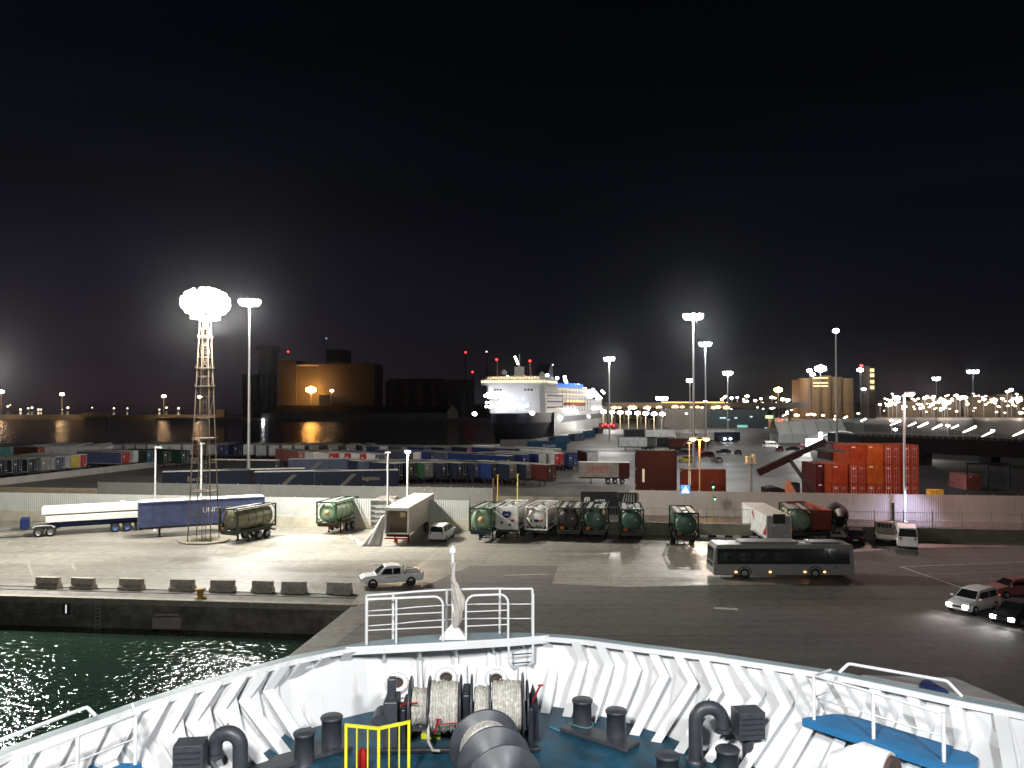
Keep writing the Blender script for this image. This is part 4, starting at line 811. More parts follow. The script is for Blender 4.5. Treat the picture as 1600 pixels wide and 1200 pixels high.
# ================================================================== CARS
def loft(mb, st, mi=0, closed=True, n=None):
    n = len(st[0]); vs = [p for r_ in st for p in r_]
    fs = [(i * n + k, (i + 1) * n + k, (i + 1) * n + (k + 1) % n, i * n + (k + 1) % n) for i in range(len(st) - 1) for k in range(n)]
    fs += [tuple(range(n)), tuple(range(len(st) * n - 1, (len(st) - 1) * n - 1, -1))]
    mb.add(vs, fs, mi)
def ringx(x, zb, zt, wb, wt, zm=None):
    zm = zm if zm is not None else zb + (zt - zb) * .55
    return [(x, -wb * .94, zb), (x, -wb, zb + .12), (x, -wb, zm), (x, -wt, zt), (x, wt, zt), (x, wb, zm), (x, wb, zb + .12), (x, wb * .94, zb)]
def car(loc, rz, paintm, label, kind='suv', group='cars', lights=False, name=None, cat='car', tail=True, txt=None):
    t = thing(name or 'car', label, cat, loc, rz, group)
    if kind == 'suv': S = [(-2.2, .45, .95, .8, .7), (-2.15, .3, 1.0, .88, .8), (-1.2, .28, 1.02, .92, .84), (1.0, .28, 1.0, .92, .84), (1.9, .3, .9, .88, .76), (2.2, .38, .72, .78, .66)]; C_ = [(-2.1, 1.0, .8), (-1.75, 1.6, .66), (-.6, 1.66, .68), (.35, 1.6, .66), (1.15, 1.0, .8)]; r = .36; wx = (-1.35, 1.4)
    if kind == 'sedan': S = [(-2.2, .4, .9, .8, .7), (-2.1, .28, .95, .86, .78), (-1.3, .25, .95, .88, .8), (1.0, .25, .92, .88, .8), (1.9, .27, .8, .84, .74), (2.2, .35, .62, .74, .62)]; C_ = [(-1.9, .94, .76), (-1.3, 1.38, .6), (-.3, 1.46, .62), (.3, 1.4, .6), (1.1, .92, .76)]; r = .32; wx = (-1.35, 1.35)
    if kind == 'minivan': S = [(-2.2, .35, 1.0, .85, .8), (-2.15, .28, 1.05, .9, .84), (0, .26, 1.05, .92, .85), (1.2, .26, 1.0, .92, .84), (1.9, .28, .9, .88, .74), (2.2, .38, .7, .78, .64)]; C_ = [(-2.16, 1.04, .84), (-2.0, 1.75, .7), (-.5, 1.82, .72), (.5, 1.75, .7), (1.45, 1.0, .8)]; r = .34; wx = (-1.4, 1.45)
    if kind == 'van': S = [(-2.6, .4, 1.2, .95, .95), (-2.55, .3, 1.25, .98, .96), (0, .28, 1.25, 1.0, .97), (1.5, .28, 1.15, .98, .94), (2.2, .3, 1.0, .92, .84), (2.5, .4, .8, .84, .74)]; C_ = [(-2.58, 1.24, .95), (-2.5, 2.25, .82), (0, 2.35, .84), (1.0, 2.25, .82), (1.9, 1.15, .9)]; r = .36; wx = (-1.6, 1.65)
    if kind == 'pickup': S = [(-2.6, .5, 1.0, .85, .85), (-2.5, .42, 1.05, .9, .88), (-.9, .38, 1.05, .92, .88), (1.2, .38, 1.05, .92, .86), (2.2, .42, .98, .9, .78), (2.55, .5, .8, .82, .66)]; C_ = [(-.95, 1.04, .85), (-.75, 1.66, .7), (-.1, 1.76, .7), (.5, 1.7, .68), (1.35, 1.04, .82)]; r = .4; wx = (-1.55, 1.6)
    b = MB(); loft(b, [ringx(*q) for q in S])
    for x in wx:      # wheel-arch flares
        for sy_ in (-1, 1):
            b.tube([(x + (r + .07) * math.cos(R(a)), sy_ * .9, r + (r + .07) * math.sin(R(a))) for a in range(0, 181, 20)], .04, 5)
    bo = b.build('body', paintm, t, bevel=.05)
    c = MB(); loft(c, [[(x, -w_ if i in (0, len(C_) - 1) else -w_, z), (x, w_, z), (x, w_ + (0 if i in (0, len(C_) - 1) else .12), max(.9, z - .6) if i not in (0, len(C_) - 1) else z - .05), (x, -w_ - (0 if i in (0, len(C_) - 1) else .12), max(.9, z - .6) if i not in (0, len(C_) - 1) else z - .05)] for i, (x, z, w_) in enumerate(C_)]); c.build('cabin', paintm, t, bevel=.04)
    # glass: windscreen, rear screen, side windows
    def scr(i, j, nm):
        (xa, za, wa), (xb, zb, wb) = C_[i], C_[j]; g_ = MB(); d = Vector((xb - xa, 0, zb - za)); nn = Vector((-d.z, 0, d.x)).normalized() * .02
        if nn.z < 0: nn = -nn
        A = Vector((xa, 0, za)) + d * .1 + nn; B = Vector((xb, 0, zb)) - d * .12 + nn
        g_.add([(A.x, -wa + .08, A.z), (A.x, wa - .08, A.z), (B.x, wb - .08, B.z), (B.x, -wb + .08, B.z)], [(0, 1, 2, 3)]); g_.build(nm, M_GLASS, t)
    scr(len(C_) - 1, len(C_) - 2, 'windscreen')
    if kind != 'pickup': scr(0, 1, 'rear_window')
    x_0, x_1 = C_[1][0] + .08, C_[-2][0] + .1; zt_ = C_[1][1] - .12; zb_ = C_[0][1] + .06; wid = C_[2][2]
    if kind != 'van':
        cuts = [x_0, (x_0 + x_1) / 2 - .04, (x_0 + x_1) / 2 + .04, x_1]
        for a_, b_ in ((cuts[0], cuts[1]), (cuts[2], cuts[3])):
            for sy_ in (-1, 1):
                g_ = MB(); last = b_ == x_1; g_.add([(a_, sy_ * (wid + .155), zb_), (b_ + (.35 if last else 0), sy_ * (wid + .155), zb_), (b_ - (.0 if last else 0), sy_ * (wid + .085), zt_), (a_, sy_ * (wid + .085), zt_)], [(0, 1, 2, 3)]); g_.build('side_window', M_GLASS, t)
    else:
        for sy_ in (-1, 1): g_ = MB(); g_.add([(.75, sy_ * .975, 1.35), (1.5, sy_ * .975, 1.35), (1.05, sy_ * .88, 2.0), (.75, sy_ * .88, 2.0)], [(0, 1, 2, 3)]); g_.build('side_window', M_GLASS, t)
    for x in wx:
        for sy_ in (-1, 1): wheel(t, x, sy_ * .82, r, .24, M_CHAS if kind == 'pickup' else None)
    fx, fz = S[-1][0], (S[-1][1] + S[-1][2]) / 2 + .08
    for sy_ in (-1, 1):
        h = MB(); h.box((fx - .02, sy_ * .58, fz), (.14, .36 if lights else .28, .22 if lights else .16)); h.build('headlight', glow('headlamp', (1, .97, 1), 45) if lights else M_GALV, t, bevel=.02)
        h = MB(); h.box((S[0][0] + .0, sy_ * .68, S[0][2] - .05), (.08, .14, .26)); h.build('tail_light', M_REDG if lights else P['red'], t)
        h = MB(); h.box((C_[-1][0] - .15, sy_ * 1.02, C_[-1][1] + .1), (.12, .2, .14)); h.build('wing_mirror', paintm, t)
    h = MB(); h.box((fx - .0, 0, fz - .02), (.06, .7, .14)); h.build('grille', M_DARK, t)
    h = MB(); h.box((S[0][0] - .02, 0, .62), (.03, .5, .12)); h.build('number_plate', M_WHITE, t)
    if lights:
        for sy_ in (-1, 1):
            M_ = Matrix.Translation(loc) @ Matrix.Rotation(rz, 4, 'Z'); lamp('SPOT', M_ @ Vector((fx + .12, sy_ * .58, fz)), 380, (1, .96, .93), .3, M_ @ Vector((fx + 11, sy_ * .8, 0)), 75, 1, 'headlamp_light')
    return t
# white security pickup
pk = gp(608, 918); pick = car((pk.x, pk.y + .9, 0), R(180 + 17), M_WHITE, 'white pickup truck with small dark lettering driving left near the quay', 'pickup', None, name='pickup_truck', cat='pickup truck')
s = MB(); s.bb(-2.42, -1.05, -.74, .74, 1.0, 1.09); s.build('load_bed', M_DARK, pick)
s = MB()
s.tube([(-1.15, -.8, 1.05), (-1.2, -.72, 1.5), (-1.2, .72, 1.5), (-1.15, .8, 1.05)], .035, 6); s.tube([(-2.3, -.78, 1.08), (-1.7, -.75, 1.22), (-1.2, -.72, 1.32)], .03, 6); s.build('roll_bar', M_GALV, pick)
text('lettering', 'E M E R G E N C Y', .16, M_DARK, pick, (.0, .965, .84), (R(90), 0, R(180)), .004, sx=.9)
pv = gp(689, 846); car((pv.x, pv.y + 1.6, 0), R(78), M_WHITE, 'white minivan seen from behind beside the open white trailer', 'minivan', None, name='minivan', cat='minivan')
pv = gp(1431, 858); car((pv.x, pv.y + 2, 0), R(67), M_WHITE, 'white panel van parked right of the pale flatbed lorry', 'van', None, name='panel_van', cat='van')
pv = gp(1349, 853); car((pv.x, pv.y + 2, 0), R(68), P['black'], 'dark parked car seen from behind right of the bus', 'suv', None)
ps_ = gp(1535, 957); suv = car((ps_.x - .3, ps_.y + .6, 0), R(180 + 32), M_WHITE, 'white car with blazing headlights driving toward the left', 'suv', None, lights=True)
pr_ = gp(1586, 932); car((pr_.x, pr_.y + .2, 0), R(188), P['pink'], 'dull red car behind the white car with headlights', 'sedan', None)
pb_ = gp(1586, 972); car((pb_.x + .2, pb_.y + .2, 0), R(180 + 36), P['black'], 'black car with bright headlight at the right picture edge', 'sedan', None, lights=True)
# ---------------------------------------------------------------- bus
bl = gp(1115, 905); bb_ = thing('city_bus', 'long white city bus with dark window band and amber side lamps', 'bus', (bl.x, bl.y + 1.3, 0), 0)
Lb = 12.2; M_BUS = mat('bus_white', (.27, .27, .255), .35, var=.06)
s = MB(); s.side([(.08, .32), (Lb - .02, .32), (Lb, .6), (Lb, 1.3), (0, 1.3), (0, .5)], -1.27, 1.27); s.build('lower_body', M_BUS, bb_, bevel=.06)
s = MB(); s.side([(.0, 1.3), (Lb, 1.3), (Lb - .05, 2.75), (Lb - .2, 2.95), (.35, 2.95), (.12, 2.6)], -1.24, 1.24); s.build('upper_body', M_BUS, bb_, bevel=.08)
s = MB(); s.bb(.35, Lb - .4, -1.262, -1.25, 1.28, 2.62); s.build('window_band', M_GLASS, bb_)
s = MB(); s.bb(.35, Lb - .4, 1.25, 1.262, 1.28, 2.62); s.build('window_band', M_GLASS, bb_)
for x, w_ in ((.55, 1.2), (2.05, 1.2), (3.6, 1.2), (5.2, 1.2)): s = MB(); s.bb(x, x + w_, -1.268, -1.262, 1.6, 2.3); s.build('side_window', mat('glass_painted_lit', (.05, .062, .055), .2, var=.5, scale=2), bb_)  # paler pane colour stands in for the lit bus interior
for x in (1.9, 3.4, 5.0, 6.6, 8.2, 9.8): s = MB(); s.bb(x, x + .08, -1.275, -1.262, 1.3, 2.6); s.build('window_pillar', M_DARK, bb_)
s = MB(); s.add([(-.02, -1.1, 1.0), (-.02, 1.1, 1.0), (.1, 1.1, 2.6), (.1, -1.1, 2.6)], [(0, 1, 2, 3)]); s.build('windscreen', M_GLASS, bb_)
s = MB(); s.bb(2.5, 7.5, -.9, .9, 2.97, 3.15); s.bb(8.6, 11.2, -.8, .8, 2.97, 3.1); s.build('roof_unit', M_BUS, bb_, bevel=.05)
for x in (2.7, 8.8):
    for y in (-1.12, 1.12): wheel(bb_, x, y, .48, .3, M_CHAS)
    s = MB(); s.tube([(x + .58 * math.cos(R(a)), -1.26, .5 + .58 * math.sin(R(a))) for a in range(0, 181, 15)], .045, 5); s.build('wheel_arch', M_DARK, bb_)
for x in (1.95, 4.9, 7.9, 9.6): s = MB(); s.box((x, -1.285, .62), (.16, .03, .1)); s.build('side_lamp', glow('sidelamp', (1, .32, .08), 14), bb_)
s = MB(); s.box((Lb + .01, -1.0, .95), (.05, .16, .3)); s.build('tail_light', P['red'], bb_)
text('lettering', '235', .3, M_DARK, bb_, (10.6, -1.28, .95), (R(90), 0, 0), .004)
lamp('POINT', (bl.x + 3.5, bl.y + 1.3, 2.3), 12, (.8, 1, .9), .3, name='cabin_light')
# ---------------------------------------------------------------- white trailer by bus
pw = gp(1219, 858); t = box_trailer((pw.x, pw.y + .3), R(87), P['white'], P['lgrey'], mat('trailer_roof2', (.62, .58, .5), .6), 'white box trailer with red arrow emblem standing behind the bus', None, L=11, H=2.55, z0=.85)
s = MB(); s.bb(-.12, -.04, -.62, .62, 2.6, 3.6); s.build('cooling_unit', M_DARK, t)
s = MB(); s.side([(5.0, 2.2), (6.2, 2.9), (5.6, 3.4), (5.6, 2.9)], 1.29, 1.31); s.side([(.2, 1.3), (1.5, 1.3), (.2, 2.4)], 1.29, 1.31); s.build('emblem', P['red'], t)
# ---------------------------------------------------------------- tipper trailer + mixer
pd = gp(1285, 850); t = thing('tipper_trailer', 'dark red open tipper trailer right of the half hidden tank', 'trailer', (pd.x, pd.y + .8, 0), R(90))
s = MB(); s.side([(0, 1.4), (7, 1.2), (7.6, 3.6), (-.6, 3.6)], -1.2, -1.12); s.side([(0, 1.4), (7, 1.2), (7.6, 3.6), (-.6, 3.6)], 1.12, 1.2); s.side([(0, 1.4), (7, 1.2), (7, 1.3), (0, 1.5)], -1.12, 1.12); s.side([(-.6, 3.6), (-.5, 3.6), (.1, 1.4), (0, 1.4)], -1.12, 1.12); s.side([(7.5, 3.6), (7.6, 3.6), (7.0, 1.2), (6.9, 1.2)], -1.12, 1.12); s.build('tub', mat('tipper_red', (.28, .05, .04), .6), t, bevel=.02)
chassis(t, 7, 1.2, None, 2)
pm = gp(1318, 852); t = thing('mixer_truck', 'dark concrete mixer truck beside the red tipper trailer', 'truck', (pm.x, pm.y + .8, 0), R(76))
s = MB(); s.lathe([(.35, 0), (.75, .25), (1.15, 1.4), (1.2, 2.2), (.9, 3.4), (.45, 4.1)], 20, M=Matrix.Translation((.6, 0, 2.35)) @ Matrix.Rotation(R(75), 4, 'Y')); s.build('drum', mat('drum', (.03, .018, .018), .7, spec=.2), t)
s = MB(); s.tube([(.5, 0, 3.3), (-.1, 0, 3.5), (-.3, 0, 3.0)], [.5, .4, .3], 12); s.build('hopper', mat('hopper_pale', (.45, .36, .34), .6), t)
s = MB(); s.side([(-.3, 1.1), (-.05, 1.1), (.3, 2.6), (.1, 2.6)], -.7, -.5); s.side([(-.3, 1.1), (-.05, 1.1), (.3, 2.6), (.1, 2.6)], .5, .7); s.bb(-.4, 7, -.5, .5, .8, 1.1); s.build('chassis', M_CHAS, t)
s = MB(); s.bb(5.4, 7.2, -1.15, 1.15, .7, 2.9); s.build('cab', P['black'], t, bevel=.08)
for x in (.9, 2.2, 6.2):
    for y in (-1, 1): wheel(t, x, y, .5, .34)
s = MB(); s.box((-.42, 0, .95), (.06, 2.1, .3)); s.box((-.46, -.8, .95), (.04, .3, .1), 1); s.build('rear_bumper', [M_GREYP, M_WHITE], t)
# pale lorry
pp_ = gp(1388, 855); t = thing('dropside_lorry', 'pale dropside lorry parked between dark car and panel van', 'lorry', (pp_.x, pp_.y + .4, 0), R(68))
s = MB(); s.bb(0, 3.2, -1.0, 1.0, .75, .85); s.bb(0, .06, -1, 1, .8, 1.25); s.bb(0, 3.2, -1, -.94, .8, 1.25); s.bb(0, 3.2, .94, 1, .8, 1.25); s.build('load_bed', mat('lorry_cream', (.42, .38, .32), .6), t, bevel=.01)
s = MB(); s.side([(3.25, .5), (5.2, .5), (5.1, 1.3), (4.6, 2.15), (3.25, 2.15)], -.95, .95); s.build('cab', mat('lorry_cab', (.45, .43, .38), .5), t, bevel=.06)
s = MB()
for i in range(4): s.bb(3.2, 3.24, -.72 + i * .38, -.42 + i * .38, 1.5, 1.95)
s.build('rear_window', M_GLASS, t); s = MB(); s.bb(.1, 4.8, -.4, .4, .5, .75); s.build('chassis', M_CHAS, t)
for x in (.9, 4.2):
    for y in (-.85, .85): wheel(t, x, y, .38, .24)
# ================================================================== QUAY FURNITURE
def block(label, loc, rz, w_=2.1):
    t = MB(); n = 5
    pr = [(-.4, 0), (-.4, .25), (-.2, .42), (-.17, .9), (.17, .9), (.2, .42), (.4, .25), (.4, 0)]
    t.side([(x, z) for x, z in pr], -w_ / 2, w_ / 2); o = t.build('concrete_barrier', M_CAST, bevel=.03); o.location = loc; o.rotation_euler = (0, 0, rz)
    return tag(o, label, 'barrier', 'concrete barriers along the quay edge')
BL = [72, 127, 203, 283, 346, 409, 458, 529]; blab = ['leftmost concrete barrier on the quay edge, tilted slightly', 'second concrete barrier from the left, palest one', 'third concrete barrier from left, standing alone above the plain wall', 'concrete barrier just left of the yellow bollard', 'concrete barrier just right of the yellow bollard', 'left one of the closely spaced barrier pair', 'right one of the closely spaced barrier pair', 'rightmost concrete barrier, nearest the white pickup']
prev = None
for i, px in enumerate(BL):
    p = gp(px, 920 + 9 * i / 7); b_ = block(blab[i], (p.x, p.y + .3, 0), R(90 - 6 + random.uniform(-5, 5)), 2.0 if i != 5 else 1.75)
def bollard(loc, label, m, sc=1, name='mooring_bollard', grp=None):
    s = MB(); s.lathe([(.42 * sc, 0), (.42 * sc, .06), (.24 * sc, .1), (.2 * sc, .42 * sc), (.34 * sc, .5 * sc), (.36 * sc, .58 * sc), (.25 * sc, .64 * sc), (0, .65 * sc)], 18)
    o = s.build(name, m); o.location = loc; return tag(o, label, 'bollard', grp)
p = gp(311, 937); bollard((p.x, p.y + .25, .09), 'yellow cast mooring bollard on the quay coping', mat('bollard_yellow', (.4, .25, .04), .6, var=.2), 1.15)
# berth number and ladder on the wall
Yw = edge_y(-32.7); s = thing('berth_sign', 'small black berth sign with white figure 1 on the quay wall', 'sign', (gy(102, 945, Yw).x, edge_y(gy(102, 945, Yw).x) - .06, -.85), R(-6))
k = MB(); k.box((0, 0, 0), (.62, .05, .8)); k.build('panel', M_DARK, s); text('numeral', '1', .95, glow('num', (1, 1, 1), .8), s, (0, -.04, 0), (R(90), 0, 0))  # numeral is given its own glow to read white, it is no lamp
x_ = gy(262, 948, 62).x; s = MB(); s.box((x_, edge_y(x_) - .25, -.95), (1.9, .45, .22)); s.box((x_, edge_y(x_) - .2, -1.6), (2.2, .35, .9)); tag(s.build('quay_fender', [mat('fender', (.25, .22, .2), .8)], bevel=.05), 'flat pale rubber fender fixed to the dark quay wall', 'fender')
x_ = gy(157, 948, 63).x; s = MB()
for dx in (-.2, .2): s.cyl((x_ + dx, edge_y(x_) - .15, .1), (x_ + dx, edge_y(x_) - .15, -2.4), .025, n=6)
for i in range(8): s.cyl((x_ - .2, edge_y(x_) - .15, -.1 - i * .3), (x_ + .2, edge_y(x_) - .15, -.1 - i * .3), .02, n=6)
tag(s.build('wall_ladder', M_GREYP), 'thin steel ladder down the quay wall right of the berth sign', 'ladder')
# reach stacker
ps_ = gy(1215, 770, 116); t = thing('reach_stacker', 'red reach stacker with long boom raised toward the orange containers', 'reach stacker', (ps_.x, 116, 0))
pA, pB = gy(1185, 738, 116), gy(1290, 689, 116)
A = Vector((pA.x - ps_.x, 0, pA.z)); B = Vector((pB.x - ps_.x, 0, pB.z)); d = (B - A).normalized(); nn = Vector((-d.z, 0, d.x))
def beam(mb, A, B, h0, h1, w_, mi=0):
    d = (B - A).normalized(); nn = Vector((-d.z, 0, d.x)); y = Vector((0, w_ / 2, 0))
    mb.add([A - nn * h0 - y, B - nn * h1 - y, B + nn * h1 - y, A + nn * h0 - y, A - nn * h0 + y, B - nn * h1 + y, B + nn * h1 + y, A + nn * h0 + y], [(0, 1, 2, 3), (7, 6, 5, 4), (0, 4, 5, 1), (1, 5, 6, 2), (2, 6, 7, 3), (3, 7, 4, 0)], mi)
s = MB(); beam(s, A, A.lerp(B, .62), .5, .45, .9); s.build('boom_outer', mat('stacker_red', (.02, .008, .008), .8, spec=.1), t, bevel=.03)
s = MB(); beam(s, A.lerp(B, .6), B, .36, .36, .7); s.build('boom_inner', mat('stacker_dark', (.012, .01, .01), .8, spec=.1), t, bevel=.03)
s = MB(); M1, M2 = A.lerp(B, .45), Vector((5.6, 0, 1.6))
for y in (-.6, .6): s.cyl((M1.x, y, M1.z), (M2.x, y, M2.z), .14, n=8)
s.build('lift_cylinder', M_CHAS, t)
s = MB(); s.side([(-2, .9), (6.6, .9), (6.6, 2.0), (3, 2.1), (-.5, 3.2), (-2, 3.0)], -1.3, 1.3); s.build('body', MATS['stacker_dark'], t, bevel=.05)
s = MB(); s.bb(1.4, 3.0, -.75, .75, 2.1, 3.7); s.build('cab', M_GLASS, t, bevel=.05); s = MB(); s.side([(.6, 2.0), (2.4, .9), (2.8, 1.4), (1.2, 4.2), (.7, 4.0)], -1.36, -1.31); s.build('side_panel', mat('stacker_orange', (.5, .2, .1), .5), t)
for x in (-1, 5.4):
    for y in (-1.3, 1.3): wheel(t, x, y, .8, .6)
s = MB(); s.box((B.x, 0, B.z - .7), (1.0, 2.6, .5)); s.box((B.x + .2, 0, B.z - 1.3), (2.6, 6, .3)); s.build('spreader', M_DARK, t, bevel=.03)
# ================================================================== OWN SHIP: BOW
CZ, KZ, FZ = 9.8, 9.3, 8.3
def c3(px, py, z): return gp(px, py, z)
RIBS = [((-30, 1205), (-100, 1310), (0, 1600)), ((40, 1176), (-20, 1275), (70, 1530)), ((100, 1152), (50, 1245), (140, 1460)), ((155, 1130), (110, 1220), (195, 1400)), ((205, 1112), (160, 1196), (245, 1345)), ((248, 1098), (205, 1172), (290, 1305)),
 ((288, 1085), (249, 1152), (330, 1270)), ((330, 1072), (290, 1132), (372, 1235)), ((370, 1060), (335, 1112), (408, 1202)), ((404, 1052), (373, 1096), (438, 1180)), ((437, 1043), (411, 1080), (460, 1156)), ((470, 1036), (448, 1064), (488, 1137)),
 ((504, 1028), (485, 1052), (516, 1122)), ((538, 1020), (526, 1042), (548, 1112)), ((600, 1014), (598, 1036), (606, 1108)), ((655, 1011), (655, 1032), (658, 1106)), ((712, 1006), (712, 1028), (714, 1105)), ((768, 1002), (771, 1024), (772, 1105)), ((812, 998), (820, 1020), (818, 1107)),
 ((850, 998), (876, 1022), (858, 1115)), ((905, 1004), (917, 1034), (892, 1121)), ((943, 1008), (958, 1040), (930, 1130)), ((984, 1012), (1002, 1046), (965, 1138)), ((1024, 1016), (1045, 1057), (998, 1150)), ((1063, 1021), (1090, 1068), (1032, 1161)), ((1103, 1026), (1128, 1080), (1068, 1178)),
 ((1150, 1033), (1190, 1092), (1112, 1192)), ((1203, 1041), (1235, 1105), (1165, 1210)), ((1252, 1049), (1287, 1112), (1215, 1237)), ((1310, 1058), (1343, 1113), (1270, 1270)), ((1370, 1068), (1398, 1128), (1330, 1310)), ((1430, 1080), (1453, 1144), (1390, 1350)), ((1500, 1095), (1512, 1164), (1460, 1400)), ((1570, 1110), (1590, 1208), (1530, 1450)), ((1650, 1127), (1670, 1230), (1610, 1520))]
RB = [(c3(*a, CZ - .05), c3(*b, KZ), c3(*c, FZ)) for a, b, c in RIBS]
ship = thing('ship_bow', 'white bow of the ship in the foreground with ribbed bulwark and blue deck', 'ship', (0, 17, FZ))
def sb(mb, name, m, par=None, **k):
    par = par or ship; o = mb.build(name, m, None, **k); o.parent = par; o.matrix_parent_inverse = Matrix.Translation(par.location).inverted(); return o
n = len(RB)
def outw(i):
    a = RB[max(0, i - 1)][0]; b = RB[min(n - 1, i + 1)][0]; t = (b - a); t.z = 0; t.normalize(); return Vector((-t.y, t.x, 0))
OFF = .27; NR = [outw(i) for i in range(n)]
def outer(i):
    c_, k_, f_ = RB[i]; N_ = NR[i]; ex = .02 if 14 <= i <= 18 else OFF
    if 14 <= i <= 18: ex = [.35, .62, .7, .6, .35][i - 14]
    return c_ + N_ * (ex if 14 <= i <= 18 else .21), k_ + N_ * (ex if 14 <= i <= 18 else .52 if i > 18 else .4), f_ + N_ * (.1 if 14 <= i <= 18 else .42)
OU = [outer(i) for i in range(n)]
s = MB()
for i in range(n - 1):
    for j in range(2): s.add([OU[i][j], OU[i + 1][j], OU[i + 1][j + 1], OU[i][j + 1]], [(0, 1, 2, 3)])
o = sb(s, 'bulwark', M_SHIP)
md = o.modifiers.new('th', 'SOLIDIFY'); md.thickness = .03; md.offset = 0
for i in range(n):
    c_, k_, f_ = RB[i]; a, b, c = OU[i]; s = MB(); T_ = NR[i].cross(Vector((0, 0, 1)))
    if T_.x < 0: T_ = -T_
    fl = T_ * (.24 if i < 14 else .05 if i < 19 else -.2)
    s.add([c_, k_, f_, c, b, a], [(0, 1, 2, 3, 4, 5)])
    for p_, q_ in ((c_, k_), (k_, f_)): s.add([p_, q_, q_ + fl, p_ + fl], [(0, 1, 2, 3)])
    o = sb(s, 'rib', M_SHIP); md = o.modifiers.new('th', 'SOLIDIFY'); md.thickness = .018; md.offset = 0
# cap rail along the bulwark edge
CAPO = [(-150, 1243), (-60, 1200), (0, 1171), (75, 1144), (150, 1118), (230, 1090), (320, 1062), (385, 1043), (450, 1026), (510, 1014), (570, 1003), (610, 998), (650, 993.5), (700, 990), (740, 988.5), (780, 988), (810, 988.5), (840, 989), (880, 991.5), (920, 995), (965, 1001), (1010, 1007), (1065, 1013.5), (1120, 1020), (1180, 1029), (1240, 1038), (1306, 1048), (1400, 1067), (1500, 1088), (1600, 1107), (1700, 1130)]
co_ = [gp(x, y, CZ) for x, y in CAPO]
def tn(P_, i): t = P_[min(len(P_) - 1, i + 1)] - P_[max(0, i - 1)]; t.z = 0; t.normalize(); return Vector((-t.y, t.x, 0))
s = MB(); vs = []
for i, p in enumerate(co_):
    N_ = tn(co_, i); ins = p - N_ * .25
    vs += [p, ins, ins - Vector((0, 0, .1)), p - Vector((0, 0, .12))]
s.add(vs, [(4 * i + k, 4 * i + 4 + k, 4 * i + 4 + (k + 1) % 4, 4 * i + (k + 1) % 4) for i in range(len(co_) - 1) for k in range(4)]); sb(s, 'cap_rail', M_SHIPCAP)
s = MB(); vs = []
for i, p in enumerate(co_):
    N_ = tn(co_, i); ins = p - N_ * .253; vs += [ins - Vector((0, 0, -.003)), ins - N_ * .03 - Vector((0, 0, .0)), ins - N_ * .03 - Vector((0, 0, .11)), ins - Vector((0, 0, .11))]
s.add(vs, [(4 * i + k, 4 * i + 4 + k, 4 * i + 4 + (k + 1) % 4, 4 * i + (k + 1) % 4) for i in range(len(co_) - 1) for k in range(4)]); sb(s, 'cap_edge', M_SHIP)
# hull below
s = MB(); vs = []
for i, p in enumerate(co_):
    N_ = tn(co_, i); vs += [p - Vector((0, 0, .1)), p - N_ * .5 + Vector((0, 0, CZ * 0 - 2.6)), p - N_ * 2.6 + Vector((0, 0, -7)), p - N_ * 4 + Vector((0, 0, -13))]
s.add(vs, [(4 * i + k, 4 * i + k + 1, 4 * i + 5 + k, 4 * i + 4 + k) for i in range(len(co_) - 1) for k in range(3)]); sb(s, 'hull', M_SHIP)
# deck
s = MB(); F_ = [r[2] + Vector((0, .06, 0)) for r in RB]; vs = [Vector((p.x, p.y, FZ)) + NR[i] * (.1 if 14 <= i <= 18 else .43) for i, p in enumerate(F_)]; vs += [Vector((7, 3, FZ)), Vector((-5, 3, FZ))]
s.add(vs, [tuple(range(len(vs) - 1, -1, -1))]); sb(s, 'deck', M_DECK)
# bow platform: front beam and plate
pl_ = [gp(540, 1012, CZ), gp(700, 1004, CZ), gp(800, 998, CZ), gp(858, 993, CZ)]
s = MB(); vs = [];
for p in pl_: vs += [p + Vector((0, 0, .02)), p + Vector((0, -.06, .02)), p + Vector((0, -.06, -.16)), p + Vector((0, 0, -.16))]
s.add(vs, [(4 * i + k, 4 * i + (k + 1) % 4, 4 * i + 4 + (k + 1) % 4, 4 * i + 4 + k) for i in range(3) for k in range(4)] + [(0, 3, 2, 1), (12, 13, 14, 15)]); sb(s, 'platform_beam', M_SHIP, bevel=.012)
s = MB(); ring = [p for (x, y), p in zip(CAPO, co_) if 530 < x < 870]; vs = [Vector((p.x, p.y - .02, CZ + .012)) for p in pl_] + [Vector((p.x, p.y - .04, CZ + .012)) for p in reversed(ring)]
s.add(vs, [tuple(range(len(vs)))]); sb(s, 'platform_plate', M_SHIPCAP)
# bow railings
def arc_pts(pts, h, rad=.0): return [Vector((p.x, p.y, CZ + h)) for p in pts]
rt = thing('bow_railing', 'outer curved white railing round the tip of the bow', 'railing', (-1.5, 19, CZ))
rg = [gp(572, 1003, CZ)] + [p - tn(co_, i) * .1 for i, p in enumerate(co_) if 600 < CAPO[i][0] < 830] + [gp(832, 990, CZ)]
s = MB(); s.tube(arc_pts(rg, 1.06), .026, 8); sb(s, 'top_rail', M_SHIP, rt)
s = MB(); s.tube(arc_pts(rg, .7), .014, 6); s.tube(arc_pts(rg, .36), .014, 6); sb(s, 'mid_rail', M_SHIP, rt)
for px in (572, 614, 698, 781, 832):
    b_ = gp(px, {572: 1004, 614: 999, 698: 991.5, 781: 990, 832: 991}[px], CZ); s = MB(); s.cyl(b_, b_ + Vector((0, 0, 1.06)), .03, n=8); sb(s, 'post', M_SHIP, rt)
